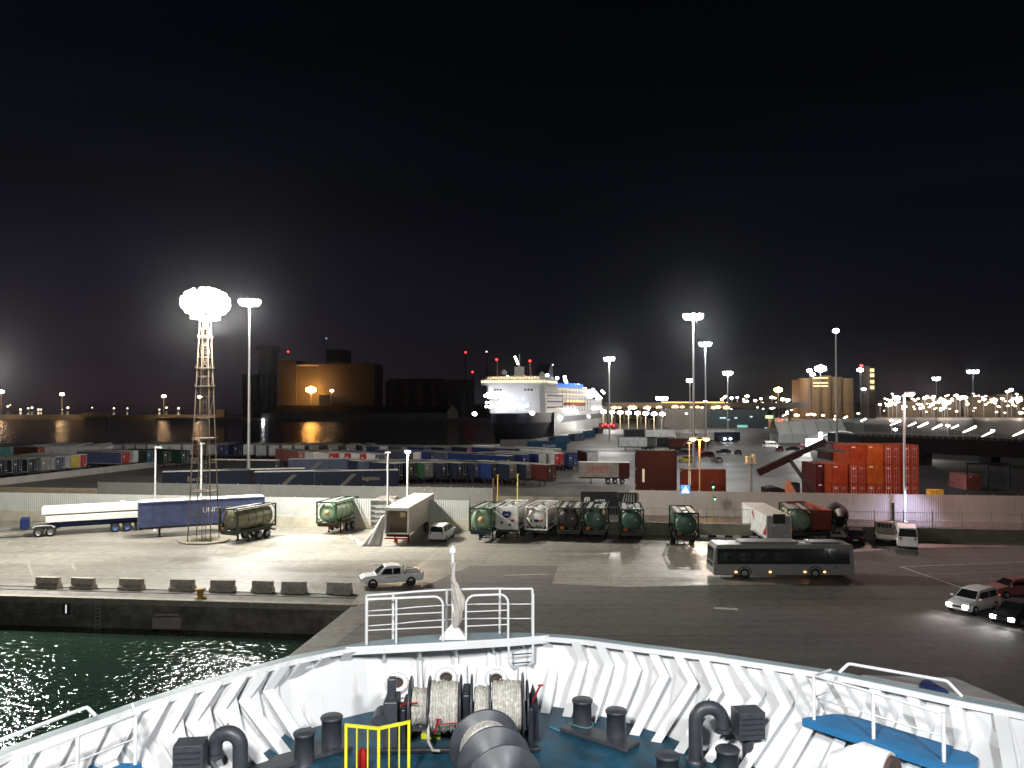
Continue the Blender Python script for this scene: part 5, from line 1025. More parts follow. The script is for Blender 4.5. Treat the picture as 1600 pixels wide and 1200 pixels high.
def panel(label, xa, xb, mids, both=False, ya=1005, yb=1002, h=1.03, down=False):
    t = thing('platform_railing', label, 'railing', tuple(gp(xa, ya, CZ))); A_, B_ = gp(xa, ya, CZ), gp(xb, yb, CZ); U = (B_ - A_).normalized(); Z = Vector((0, 0, 1)); r = .2; pts = []
    if both: pts += [A_, A_ + Z * (h - r)] + [A_ + U * (r - r * math.cos(R(a))) + Z * (h - r + r * math.sin(R(a))) for a in (20, 45, 70, 90)]
    else: pts += [A_, A_ + Z * (h - .02), A_ + Z * h + U * .02]
    pts += [B_ - U * (r - r * math.sin(R(a))) + Z * (h - r + r * math.cos(R(a))) for a in (0, 20, 45, 70, 90)]
    if down:
        pts += [B_ + Vector((.0, -.03, 0)), B_ + Vector((.03, -.12, -.5)), B_ + Vector((.08, -.1, -.62)), B_ + Vector((.16, .02, -.64))]
    else: pts += [B_]
    s = MB(); s.tube(pts, .028, 8); sb(s, 'frame', M_SHIP, t)
    s = MB()
    for z in (.33, .66): s.cyl(A_ + Z * z, B_ + Z * z, .014, n=6)
    sb(s, 'mid_rail', M_SHIP, t)
    for m_ in mids: q_ = gp(m_, ya + (yb - ya) * (m_ - xa) / (xb - xa), CZ); s = MB(); s.cyl(q_, q_ + Z * h, .026, n=8); sb(s, 'post', M_SHIP, t)
    return t
panel('inner white railing panel left of the flagstaff', 573, 692, (619,), ya=1008, yb=1002)
panel('inner white railing panel right of the flagstaff, bending down into the ladder', 728, 794, (), both=True, ya=1001, yb=998, down=True)
# ladder
lt = thing('bow_ladder', 'short white ladder with blue rungs hanging from the bow platform', 'ladder', tuple(gp(815, 996, CZ)))
b_ = gp(833, 994, CZ); s = MB(); s.tube([b_ + Vector((0, -.02, 1.0)), b_ + Vector((0, -.05, 0)), b_ + Vector((-.02, -.14, -.5)), b_ + Vector((-.06, -.1, -.64)), b_ + Vector((-.12, 0, -.64))], .03, 8); sb(s, 'stringer', M_SHIP, lt)
for k in range(3): z = CZ - .18 - k * .2; p0 = gp(800, 997, CZ); s = MB(); s.cyl((p0.x, p0.y - .02, z), (b_.x - .03, b_.y - .06, z), .016, n=6); sb(s, 'rung', mat('rung_blue', (.03, .1, .17), .5), lt)
# jackstaff with furled flag
jp = gp(708, 1000, CZ); t = thing('jackstaff', 'white flagstaff on a pyramid foot at the very tip of the bow', 'flagstaff', tuple(jp))
s = MB(); s.add([(-.32, -.05, .02), (.32, -.05, .02), (.32, .2, .02), (-.32, .2, .02), (-.05, .04, .34), (.06, .04, .34), (.06, .1, .34), (-.05, .1, .34)], [(0, 1, 5, 4), (1, 2, 6, 5), (2, 3, 7, 6), (3, 0, 4, 7), (4, 5, 6, 7)]); s.build('foot', M_SHIP, t, bevel=.01)
s = MB(); s.cyl((0, .07, .2), (-.02, .07, 2.05), .045, .035, n=10); s.build('staff', M_SHIP, t)
s = MB(); s.cyl((-.02, .07, 2.0), (-.02, .07, 2.12), .09, .08, n=12); s.cyl((-.02, .07, 2.12), (-.02, .07, 2.17), .03); s.build('masthead', M_SHIP, t)
fl = MB(); rings = []
for i in range(22):
    u = i / 21; z = .28 + u * 1.5; rr = .045 + .085 * math.sin(math.pi * min(1, u * 1.15 + .06)) ** 1.2 * (1 - .45 * u) * (1 + .3 * math.sin(u * 17)); cx = .05 + .05 * math.sin(u * 6) + (.05 if .25 < u < .7 else 0)
    rings.append([(cx + rr * (1 + .28 * math.sin(5 * a + u * 7)) * math.cos(a), .02 + rr * .8 * (1 + .28 * math.sin(5 * a + u * 7)) * math.sin(a), z) for a in [2 * math.pi * k / 20 for k in range(20)]])
vs = [p for r_ in rings for p in r_]; fl.add(vs, [(i * 20 + k, i * 20 + (k + 1) % 20, (i + 1) * 20 + (k + 1) % 20, (i + 1) * 20 + k) for i in range(21) for k in range(20)], sm=True)
fo = fl.build('furled_flag', mat('flag_cloth', (.5, .46, .42), .8, var=.22, scale=3)); fo.location = jp; tag(fo, 'off-white flag furled tightly round the bow flagstaff', 'flag')
# fairleads on the inner bulwark (Panama leads) with raised plates
for px, py, lab in ((620, 1068, 'left'), (697, 1060, 'middle'), (776, 1062, 'right')):
    c_ = gp(px, py, 8.83 if px != 697 else 8.9); t = thing('fairlead', '%s of the three round mooring fairleads in the bulwark at the bow tip' % lab, 'fairlead', tuple(c_), R({620: 12, 697: 4, 776: -6}[px]))
    s = MB(); M_ = Matrix.Rotation(R(62), 4, 'X'); s.tube([M_ @ Vector((.2 * math.cos(R(a)), .17 * math.sin(R(a)), .1)) for a in range(0, 360, 20)], .062, 10, closed=True); s.build('ring', M_SHIP, t)
    s = MB(); s.lathe([(0, .0), (.17, .04), (.2, .1)], 18, M=M_); s.build('throat', mat('throat', (.07, .045, .035), .8), t)
    s = MB(); s.box((0, .06, .0), (.95, .02, .62), M=Matrix.Rotation(R(-25), 4, 'X')); s.build('plate', M_SHIP, t, bevel=.01)
# triangular brackets under the platform
s = MB()
for px in (585, 632, 682, 742, 790):
    a = gp(px, 1012 - (px - 585) * .08, CZ - .12); s.add([a, a + Vector((.36, .02, 0)), a + Vector((.2, .45, -.42)), a + Vector((.16, .45, -.42))], [(0, 1, 2, 3)]); s.add([a + Vector((.36, .02, 0)), a + Vector((.42, .04, -.02)), a + Vector((.2, .45, -.42))], [(0, 1, 2)])
sb(s, 'platform_brackets', M_SHIP)
# side platforms
def side_platform(pts, posts, z, label, mirror=False):
    s = MB(); V = [gp(x, y, z) for x, y in pts]; s.poly([(v.x, v.y) for v in V], z - .14, z); sb(s, 'side_platform', M_PLAT, bevel=.008)
    t = thing('platform_handrail', label, 'railing', tuple(V[0])); P_ = [gp(x, y, z) for x, y in posts]
    for q_ in P_[1:]: s = MB(); s.cyl(q_, q_ + Vector((0, 0, .82)), .034, n=8); sb(s, 'post', M_SHIP, t)
    Z = Vector((0, 0, .82)); s = MB(); s.tube([P_[0] + Z * 1.0] + [q_ + Z for q_ in P_[1:-1]] + [P_[-1] + Z * .97 + (P_[-2] - P_[-1]).normalized() * .06, P_[-1] + Z * .9], .026, 8); sb(s, 'top_rail', M_SHIP, t)
    Z = Vector((0, 0, .42)); s = MB(); s.tube([q_ + Z for q_ in P_], .015, 6); sb(s, 'mid_rail', M_SHIP, t)
side_platform([(1253, 1122), (1476, 1196), (1526, 1192), (1529, 1184), (1510, 1172), (1330, 1117), (1300, 1115)], [(1298, 1113), (1272, 1124), (1365, 1154), (1475, 1190)], 9.25, 'white handrail on the blue side platform at right')
side_platform([(222, 1192), (60, 1262), (10, 1262), (40, 1235), (150, 1192)][::-1], [(205, 1176), (211, 1194), (120, 1232), (40, 1265)], 9.25, 'white handrail over the blue side platform at lower left')
def loop(label, pts):
    s = MB(); V = [gp(x, y, CZ + h) for x, y, h in pts]; s.tube(V, .034, 8); tag(s.build('grab_rail', M_SHIP), label, 'railing')
def loopw(label, base0, top0, top1, base1):
    A_, D_ = gp(*base0, CZ), gp(*base1, CZ); B_ = gy(*top0, A_.y + .05); C_ = gy(*top1, D_.y + .1)
    r1_ = B_.lerp(A_, .15); r2_ = B_.lerp(C_, .03); r3_ = C_.lerp(B_, .03); r4_ = C_.lerp(D_, .15); s = MB(); s.tube([A_, r1_, B_.lerp(r1_.lerp(r2_, .5), .4), r2_, r3_, C_.lerp(r3_.lerp(r4_, .5), .4), r4_, D_], .032, 8); tag(s.build('grab_rail', M_SHIP), label, 'railing')
loopw('long white grab rail on top of the right bulwark', (1311, 1051), (1326, 1037), (1480, 1064), (1503, 1088))
loopw('white grab rail on top of the left bulwark, running off the edge', (150, 1119), (136, 1105), (-30, 1168), (-60, 1196))
# grey ledge outside right bulwark with blue cover
s = MB(); V = [gp(1345, 1054, CZ - .15), gp(1440, 1058, CZ - .15), gp(1490, 1058, CZ - .15), gp(1600, 1104, CZ - .15)]; s.poly([(v.x, v.y) for v in reversed(V)], CZ - .4, CZ - .15); sb(s, 'outer_ledge', mat('ledge_grey', (.22, .21, .21), .6), bevel=.01)
s = MB(); V = [gp(1440, 1063, CZ - .1), gp(1450, 1061, CZ - .1), gp(1482, 1080, CZ - .1), gp(1436, 1072, CZ - .1)]; s.poly([(v.x, v.y) for v in reversed(V)], CZ - .2, CZ - .1); sb(s, 'ledge_marking', P['blue'])
# deck fittings -----------------------------------------------------------
def bitt(px, py, label, h=.62, r=.2):
    p = gp(px, py, FZ); s = MB(); s.lathe([(r * 1.12, 0), (r, .05), (r, h - .07), (r * 1.1, h - .06), (r * 1.14, h - .02), (r * 1.05, h), (0, h)], 24); o = s.build('mooring_bitt', M_CHAR); o.location = p; return tag(o, label, 'bollard', 'charcoal mooring bitts on the bow deck')
bitt(910, 1138, 'left post of the charcoal bitt pair right of the winch'); bitt(963, 1156, 'right post of the charcoal bitt pair right of the winch')
bitt(518, 1170, 'taller charcoal bitt left of the winch by the yellow guard', .66); bitt(475, 1192, 'shorter charcoal bitt second from the yellow guard', .6, .19)
bitt(1043, 1232, 'charcoal bitt top showing at bottom edge left of the swan-neck vent'); bitt(1137, 1222, 'charcoal bitt top at bottom edge below the swan-neck vent')
pa_ = gp(885, 1138, FZ); pb_ = gp(990, 1172, FZ); d = (pb_ - pa_).normalized(); nn = Vector((-d.y, d.x, 0)) * .26
s = MB(); s.poly([((pa_ - nn).x, (pa_ - nn).y), ((pb_ - nn).x, (pb_ - nn).y), ((pb_ + nn).x, (pb_ + nn).y), ((pa_ + nn).x, (pa_ + nn).y)], FZ + .002, FZ + .1); tag(s.build('bitt_base', M_CHAR, bevel=.03), 'charcoal base plate under the pair of bitts right of the winch', 'base plate')
s = MB(); pc = gp(910, 1140, FZ); s.tube([(pc.x + .23 * math.cos(R(a)), pc.y + .2 * math.sin(R(a)), FZ + .12 + .02 * math.sin(R(a * 2))) for a in range(0, 360, 24)], .018, 6, closed=True); s.tube([(pc.x - .2, pc.y, FZ + .1), (pc.x - .5, pc.y - .12, FZ + .03), (pc.x - .7, pc.y + .1, FZ + .02)], .018, 6); tag(s.build('mooring_line', mat('rope_blue', (.06, .2, .27), .8)), 'thin blue line looped round the foot of a bitt', 'rope')
s = MB(); s.poly([(-4.9, 15.0), (-3.2, 16.3), (-3.4, 16.8), (-5.2, 15.5)], FZ + .002, FZ + .09); tag(s.build('bitt_base', M_CHAR, bevel=.03), 'charcoal base plate under the left bitts', 'base plate')
def swan(px, py, label, flip=1, top=1.18, w_=.5):
    p = gp(px, py, FZ); t = thing('ventilator', label, 'ventilator', tuple(p)); r = .135; a = w_ / 2
    pts = [Vector((0, 0, 0)), Vector((0, 0, top - a - r))] + [Vector((flip * (a - a * math.cos(R(g_))), 0, top - a - r + a * 1.0 * math.sin(R(g_)))) for g_ in range(15, 181, 15)] + [Vector((flip * w_, 0, top - a - r - .12))]
    s = MB(); s.tube(pts, r, 18); s.build('pipe', M_CHAR, t)
    s = MB(); s.cyl((flip * w_, 0, top - a - r - .13), (flip * w_, 0, top - a - r - .2), r * 1.25, n=20); s.lathe([(r * 1.4, 0), (r * 1.4, .08), (r * 1.02, .1)], 20); s.build('flange', M_CHAR, t)
    s = MB(); s.cyl((flip * w_ * .5, 0, top + .0), (flip * w_ * .5, 0, top + .035), .02, n=6); s.build('lug', M_GALV, t)
swan(1087, 1192, 'charcoal swan-neck ventilator right of the winch, beside the square one', 1, 1.2, .52); swan(375, 1235, 'charcoal swan-neck ventilator at lower left', -1, 1.16, .46)
def boxvent(px, py, label, w_=.52):
    p = gp(px, py, FZ); t = thing('ventilator', label, 'ventilator', tuple(p), R(8)); s = MB(); s.cyl((0, 0, 0), (0, 0, .6), .11, n=14); s.build('stem', M_CHAR, t)
    s = MB(); s.box((0, 0, .82), (w_, w_ * .8, .52)); s.build('head', M_CHAR, t, bevel=.012); s = MB()
    for k in range(4): s.box((0, -w_ * .4 - .006, .66 + k * .1), (w_ * .86, .012, .02))
    s.build('slats', M_DARK, t)
boxvent(1169, 1196, 'square-headed charcoal ventilator right of the swan-neck one'); boxvent(297, 1256, 'square-headed charcoal ventilator at lower left edge of deck', .5)
# white cowl
p = gp(1322, 1290, FZ); p.z += .2; t = thing('cowl', 'large rounded white cowl with dark mouth at bottom right', 'ventilator', tuple(p))
s = MB(); s.tube([(0, 0, 0), (0, 0, .45), (.06, -.05, .72), (.25, -.2, .86), (.5, -.45, .84)], [.36, .38, .38, .37, .35], 24); s.build('hood', M_SHIP, t)
s = MB(); s.tube([(.42, -.36, .85), (.56, -.51, .84)], .3, 20); s.build('mouth', mat('throat', (.07, .045, .035), .8), t)
# yellow guard
t = thing('yellow_guard', 'bright yellow barred machinery guard beside the mooring winch', 'guard rail', (-2.5, 14.7, FZ)); h = 1.1
G_ = [gp(541, 1131, FZ + h), gp(592, 1136, FZ + h), gp(639, 1126, FZ + h)]; G_ = [Vector((q_.x, q_.y, FZ)) for q_ in G_]
for q_ in G_: s = MB(); s.box((q_.x, q_.y, FZ + h / 2), (.05, .05, h)); sb(s, 'post', M_YEL, t)
for a, b in ((0, 1), (1, 2)):
    s = MB(); A_, B_ = G_[a], G_[b]; an = math.atan2(B_.y - A_.y, B_.x - A_.x); m_ = (A_ + B_) / 2; L_ = (B_ - A_).length
    for z in (h - .025, .1): s.box((m_.x, m_.y, FZ + z), (L_, .045, .05), 0, an)
    for k in (1, 2): q_ = A_.lerp(B_, k / 3); s.box((q_.x, q_.y, FZ + h / 2), (.025, .025, h - .1), 0, an)
    sb(s, 'bar_panel', M_YEL, t)
s = MB(); s.lathe([(0, .0), (.09, .02), (.09, .45), (.04, .52), (0, .55)], 14); o = s.build('fire_extinguisher', P['red']); o.location = (G_[0].x + .25, G_[0].y + .3, FZ); tag(o, 'small red cylinder standing behind the yellow guard', 'extinguisher')
# mooring winches
def disc(mb, c_, r, th, ax='X', mi=0, n=32):
    M_ = Matrix.Translation(c_) @ (Matrix.Rotation(R(90), 4, 'Y') if ax == 'X' else Matrix.Rotation(R(90) + 0, 4, 'X'))
    mb.lathe([(0, -th), (r * .96, -th), (r, -th * .6), (r, th * .6), (r * .96, th), (0, th)], n, mi, M_, True)
def ropedrum(par, x0, x1, c_, r, T_, m=M_ROPE, lumps=True):
    s = MB(); cnt = max(3, int((x1 - x0) / .052)); prof = []
    for i in range(cnt):
        xx = x0 + (x1 - x0) * (i + .5) / cnt; rr = r * (1 + random.uniform(-.025, .03)); hh = (x1 - x0) / cnt / 2
        prof += [(rr - .02, xx - hh), (rr, xx - hh * .4), (rr, xx + hh * .4), (rr - .02, xx + hh)]
    s.lathe([(.05, x0)] + prof + [(.05, x1)], 36, 0, T_); o = s.build('rope_coil', m, par)
    for _ in range(4):
        x = random.uniform(x0 + .05, x1 - .05); s = MB(); a0 = random.uniform(0, 360); s.tube([T_ @ Vector(((r + .012) * math.cos(R(a0 + k * 12)), (r + .012) * math.sin(R(a0 + k * 12)), x + .09 * math.sin(k * .35 + a0))) for k in range(16)], .016, 6); q_ = s.build('rope_turn', m, par)
    return o
wc = gp(738, 1103, FZ + .75); wi = thing('mooring_winch', 'double mooring winch with pale rope drums at centre of the bow', 'winch', (wc.x, wc.y, FZ), R(1.5))
def wx(px): return (px - 738) / 76.0
T_ = Matrix.Translation((0, 0, .75)) @ Matrix.Rotation(R(90), 4, 'Y')
s = MB(); s.cyl((wx(612), 0, .75), (wx(836), 0, .75), .09, n=16); s.build('shaft', M_DARK, wi)
for x, r in ((642, .6), (671, .6), (720, .62), (737, .62), (766, .62), (817, .64), (824, .5)): s = MB(); disc(s, (wx(x), 0, .75), r, .022); s.build('flange', M_CHAR, wi)
ropedrum(wi, wx(645), wx(669), None, .36, T_); ropedrum(wi, wx(674), wx(717), None, .49, T_); ropedrum(wi, wx(741), wx(764), None, .38, T_); ropedrum(wi, wx(769), wx(814), None, .5, T_)
M_GEAR = mat('gear_dark', (.022, .025, .035), .4, var=.2, scale=6)
s = MB(); s.bb(wx(723), wx(735), -.35, .35, .05, 1.1); s.build('gearbox', M_GEAR, wi, bevel=.03)
s = MB(); s.bb(wx(602), wx(624), -.3, .35, 0, .95); s.bb(wx(606), wx(619), -.1, .1, .9, 1.35); s.build('motor_housing', M_CHAR, wi, bevel=.03)
s = MB(); s.cyl((wx(596), -.32, .55), (wx(596), .2, .55), .16, n=14); s.build('motor', M_CHAR, wi)
s = MB()
for x in (634, 828): s.bb(wx(x) - .05, wx(x) + .05, -.45, .45, 0, .85)
s.bb(wx(600), wx(842), -.5, -.36, .0, .09); s.bb(wx(600), wx(842), .36, .5, .0, .09); s.build('bedplate', M_GEAR, wi, bevel=.02)
s = MB(); s.side([(wx(830), .1), (wx(842), .1), (wx(840), .9), (wx(833), 1.15), (wx(828), .9)], -.18, .18); s.build('brake_band', M_GEAR, wi, bevel=.02)
for a, b in (((832, -.3, .95), (843, -.35, 1.28)), ((630, -.3, .9), (652, -.5, 1.0)), ((682, -.55, .42), (688, -.62, .72))):
    s = MB(); s.tube([(wx(a[0]), a[1], a[2]), ((wx(a[0]) + wx(b[0])) / 2, (a[1] + b[1]) / 2, (a[2] + b[2]) / 2 + .02), (wx(b[0]), b[1], b[2])], .02, 6); s.cyl((wx(b[0]) - .05, b[1], b[2]), (wx(b[0]) + .06, b[1], b[2]), .018, n=6); s.build('brake_lever', P['red'], wi)
s = MB(); s.tube([(wx(672), -.5, .6), (wx(673), -.62, .3), (wx(680), -.66, .14), (wx(690), -.6, .1)], .03, 8); s.build('rope_turn', M_ROPE, wi)
s = MB(); s.cyl((wx(684), -.62, .62), (wx(735), -.55, .64), .012, n=6); s.build('tie_rod', P['red'], wi)
# second winch seen end on
w2_ = gp(770, 1215, FZ + .75); wj = thing('mooring_winch', 'charcoal winch seen end on with three large round flanges at bottom centre', 'winch', (w2_.x, w2_.y, FZ))
axis = (gp(796, 1240, FZ + .75) - gp(758, 1163, FZ + .75)).normalized(); q0 = Vector((gp(758, 1165, FZ + .75).x - w2_.x, gp(758, 1165, FZ + .75).y - w2_.y, .75))
Mq = Matrix.Translation(q0) @ axis.to_track_quat('Z', 'Y').to_matrix().to_4x4(); s = MB()
for u, r in ((0, .66), (.78, .66), (1.55, .66)):
    s = MB(); s.lathe([(0, u - .025), (r * .97, u - .025), (r, u), (r * .97, u + .025), (r * .4, u + .03), (r * .38, u + .06), (0, u + .06)], 44, 0, Mq); s.build('flange', M_CHAR, wj)
s = MB(); s.lathe([(.3, .02), (.3, 1.54)], 24, 0, Mq); s.build('drum', M_CHAR, wj)
s = MB(); s.lathe([(.1, .03)] + [(.47 + .01 * (k % 2), .04 + k * .03) for k in range(10)] + [(.1, .36)], 40, 0, Mq); s.build('rope_coil', M_ROPE, wj)
s = MB(); s.cyl(Mq @ Vector((0, 0, -.3)), Mq @ Vector((0, 0, 2.0)), .09, n=12); s.bb(q0.x - .3, q0.x + .3, q0.y + .1, q0.y + .25, 0, .7); s.build('bearing', M_GEAR, wj)
s = MB(); s.tube([(-.95, .2, .5), (-.8, .1, .62), (-.55, .0, .6)], .05, 6); s.cyl((-.75, .1, .62), (.1, .1, .62), .015, n=6, mi=1); s.build('brake_lever', [P['red'], M_GREYP], wj)
# small yellow deck fitting
p = gp(668, 1176, FZ); s = MB(); s.bb(-.2, .2, -.12, .12, 0, .1); s.bb(-.06, .06, -.08, .08, .1, .2); o = s.build('deck_fitting', M_YEL, bevel=.01); o.location = (p.x, p.y + .75, FZ); tag(o, 'small yellow painted deck fitting below the left rope drum', 'fitting')

# ================================================================== FERRY
AX = Vector((55, 200, 0)).normalized(); fr = gy(786, 640, 352)
F = thing('ferry', 'large white passenger ferry docked bow-first, brilliantly lit at night', 'ferry', (-3.8, 352, WZ), math.atan2(AX.y, AX.x))
M_FW = mat('ferry_white', (.72, .72, .72), .5, var=.03); M_FN = mat('ferry_navy', (.018, .02, .032), .5); M_FG = mat('ferry_grey', (.16, .17, .2), .5)
# local x runs aft from the bow, y to port(+)/starboard(-)
def deckblk(mb, x0, x1, w_, z0, z1, mi=0, nose=0, n=7):
    pts = []
    if nose:
        for k in range(n): a = -90 + 180 * k / (n - 1); pts.append((x0 + nose * (1 - math.cos(R(a))), -w_ * math.sin(R(a)) * -1))
        pts = [(x0 + nose * (1 - math.cos(R(-90 + 180 * k / (n - 1)))), w_ * math.sin(R(-90 + 180 * k / (n - 1)))) for k in range(n)]
        outl = [(x1, -w_)] + pts + [(x1, w_)]
        outl = list(reversed(outl))
    else: outl = [(x0, -w_), (x1, -w_), (x1, w_), (x0, w_)]
    mb.poly(outl, z0, z1, mi)
s = MB(); rings = []
for z, x0, wd in ((-.5, 10, 10.5), (4, 4, 12), (8, 0, 13.6), (12.5, -2, 14)):
    outl = [(195, -wd), (60, -wd), (30, -wd * .93), (14, -wd * .72)] + [(x0 + 3, -wd * .42), (x0, 0), (x0 + 3, wd * .42)] + [(14, wd * .72), (30, wd * .93), (60, wd), (195, wd)]; rings.append([(x, y, z) for x, y in outl])
K = 11
for i in range(3): s.add(rings[i] + rings[i + 1], [(k, k + 1, K + k + 1, K + k) for k in range(K - 1)] + [(K - 1, 0, K, 2 * K - 1)], 0, True)
s.add(rings[3], [tuple(range(K - 1, -1, -1))], 0); s.build('hull', M_FN, F)
s = MB(); s.bb(40, 195, -14.06, -13.9, 1.2, 7.2); s.bb(40, 195, -14.1, -13.9, 10.2, 12.4); s.bb(52, 128, -14.12, -13.9, 7.2, 10.2, 1); s.bb(142, 195, -14.12, -13.9, 7.2, 10.2, 1); s.bb(40, 52, -14.08, -13.9, 7.2, 10.2); s.bb(128, 142, -14.08, -13.9, 7.2, 10.2); s.build('side_plating', [M_FW, M_FG], F)
s = MB(); deckblk(s, 17, 188, 13.6, 12.5, 19, 0, 6); s.build('lower_superstructure', M_FW, F)
s = MB(); deckblk(s, 14, 150, 13.9, 19, 25.2, 0, 6); deckblk(s, 12, 40, 15.5, 25.2, 27.9, 0, 5); s.build('upper_superstructure', M_FW, F)
s = MB(); deckblk(s, 15.6, 37, 14.4, 27.9, 29.3, 0, 4); s.bb(26, 29, -2, 2, 29.3, 34); s.cyl((27.5, 0, 34), (27.5, 0, 40), .25); s.lathe([(0, 30), (1.4, 30.6), (1.5, 31.5), (0, 32.8)], 12, M=Matrix.Translation((22, 6, 0))); s.lathe([(0, 29.3), (1.4, 30), (1.5, 31), (0, 32.2)], 12, M=Matrix.Translation((36, -9, 0))); s.build('bridge_roof', M_FW, F)
s = MB()
for k in range(26):
    y = -15 + k * 1.18; x = 12.0 + 5 * (1 - math.cos(math.asin(max(-1, min(1, y / 15.5))))) * 1.0
    s.box((x - .15, y, 26.8), (.5, .8, .9))
for k in range(16): s.box((18 + k * 1.4, -15.55, 26.8), (1.0, .3, .9))
s.build('bridge_windows', glow('bridgewin', (1, .86, .55), 1.1), F)
s = MB()
for z in (16.4, 19.0, 22.0, 25.1): s.bb(24, 188 if z < 19 else 150, -14.2, -13.5, z, z + .18)
for x in range(60, 150, 9): s.bb(x, x + .2, -14.05, -13.8, 12.6, 25)
s.build('deck_edges', M_FG, F)
s = MB()
for z in (14.6, 17.3, 20.1):
    x = 26
    while x < 60: s.bb(x, x + .9, -14.05, -13.85, z, z + .7); x += 2.2
s.build('dark_windows', M_DARK, F)
s = MB(); s.side([(70, 25.2), (88, 25.2), (86, 31), (84, 37), (80, 38), (74, 33)], -3.4, 3.4); s.build('funnel', M_FN, F); s = MB(); s.side([(84.2, 28), (89, 27), (87.5, 33), (85.5, 39), (84.5, 34)], -3.0, 3.0); s.build('funnel_fin', P['navy2'], F)
s = MB(); s.bb(66, 118, -13.95, -13.7, 25.2, 27.4); s.bb(66, 118, -10, 10, 25.2, 27.2); s.build('blue_fascia', glow('fascia', (.05, .16, .9), 1.6), F)  # fascia colour is given its own blue glow, no lamp behind it
s = MB()
for k in range(7): x = 62 + k * 8.5; s.tube([(x, -14.6, 16.4), (x + 3, -14.7, 16.2), (x + 6.6, -14.6, 16.4)], [.5, 1.1, .5], 8)
s.build('lifeboats', mat('lifeboat', (.25, .07, .02), .5), F)
for z, x0, x1, st in ((23.5, 50, 140, 2.4), (21.3, 50, 140, 2.4), (14.0, 45, 60, 2.4)):
    s = MB(); x = x0
    while x < x1: s.bb(x, x + 1.0, -14.0, -13.85, z, z + .8); x += st
    s.build('windows', glow('cabin', (.9, .75, .5), .8), F)
s = MB()
for y in (-9.5, -8, -6.5, 5, 6.5, 8): s.bb(14.0 + abs(y) * .1, 15.5, y, y + .9, 22.6, 23.4)
s.build('bow_windows', M_DARK, F)
FL = glow('ferryflood', (.93, .95, 1), 26); FLB = glow('ferryblue', (.25, .4, 1), 8)
def lights(par, pts, r, m, nm):
    s = MB()
    for x, y, z in pts: s.lathe([(0, -r), (r, -r * .4), (r, r * .4), (0, r)], 8, M=Matrix.Translation((x, y, z)))
    return s.build(nm, m, par)
lights(F, [(10 + abs(y) * .28, y, z) for y, z in ((12.6, 20.3), (11.6, 21), (10.4, 19.6), (8, 20.2), (6.8, 19.4))] + [(8 + abs(y) * .35, y, 15.4 + .5 * math.sin(y * 3)) for y in (11.5, 9.6, 8.4, 6.0, 4.4, 2.8, 1.0, -1.2, -2.8, -4.6, -6.4, -8.0)] + [(9, y, 17.2) for y in (10.4, 8.6)], .62, FL, 'deck_floodlights')
lights(F, [(10, y, 18.6) for y in (2.6, -.6, -3.4, -6.2)], .45, FLB, 'blue_deck_lights')
lights(F, [(3, 14.2, 12.2), (5, -11.8, 12.6)], 1.0, FL, 'anchor_floodlights')
lights(F, [(x, -14.2, 12.5 + (x % 3) * .3) for x in (64, 70, 76, 82, 90, 96)], .8, FL, 'side_floodlights')
lights(F, [(50, -14.4, 10), (53, -14.4, 8.6), (56, -14.4, 9.6), (132, -14.3, 9.4), (136, -14.3, 8.6)], .5, FL, 'door_lights')
lights(F, [(x, -13 + (x % 5) * .8, 26.8 - (x - 110) * .09 + (x % 4) * .5) for x in range(108, 192, 5)], .85, FL, 'aft_deck_lights')
lights(F, [(x, -14 - (x % 3) * .4, 20 + (x * 7 % 11) * .5) for x in range(128, 190, 6)] + [(x, -14.3, 13 + (x * 5 % 7) * .6) for x in range(150, 192, 7)], .75, FL, 'stern_floodlights')
lights(F, [(42, -15, 29), (60, -6, 31), (96, -8, 29.5), (104, -6, 31.5), (98, -8, 28.5)], .8, FL, 'top_lights')
lights(F, [(68 + k * 7.5, -15, 17.8) for k in range(7)], .35, M_AMB, 'lifeboat_lights')
lights(F, [(30, 3, 29.8 + (k % 2) * .3) if k == 0 else (14 + abs(-13 + k * 1.3) * .15, -13 + k * 1.3, 28.2 + .2 * (k % 3)) for k in range(20)], .22, glow('warmdeck', (1, .75, .4), 6), 'bridge_lights')
Fm = Matrix.Translation(F.location) @ Matrix.Rotation(F.rotation_euler.z, 4, 'Z')
for p_, pw, c_ in (((-9, 3, 17.5), 800, (.85, .88, 1)), ((-4, 0, 33), 1800, (1, .8, .5)), ((70, -26, 17), 2200, (1, .93, .85)), ((120, -28, 20), 2800, (1, .97, .9)), ((90, -20, 5), 1500, (1, .97, .88)), ((160, -24, 14), 2600, (1, .97, .9)), ((88, 0, 44), 700, (.6, .7, 1)), ((40, -26, 12), 700, (1, .95, .9))):
    lamp('POINT', Fm @ Vector(p_), pw, c_, 1.0, name='ferry_light')
# ramp and gantry beside ferry
t = thing('boarding_gantry', 'lit steel boarding gantry at the stern of the ferry', 'gantry', tuple(gp(930, 665)), R(75))
s = MB()
for k in range(5):
    for y in (-5, 5): s.box((k * 14, y, 6), (.9, .9, 12))
    s.box((k * 14, 0, 11.6), (1, 10, 1))
for y in (-5, 5): s.box((28, y, 12), (58, .8, 1)); s.box((28, y, 6.5), (58, .6, .7))
s.build('frame', mat('gantry', (.42, .38, .3), .6), t); q_ = gp(930, 665); lamp('POINT', (q_.x - 6, q_.y - 8, 9), 2500, (1, .9, .7), .8, name='gantry_light')
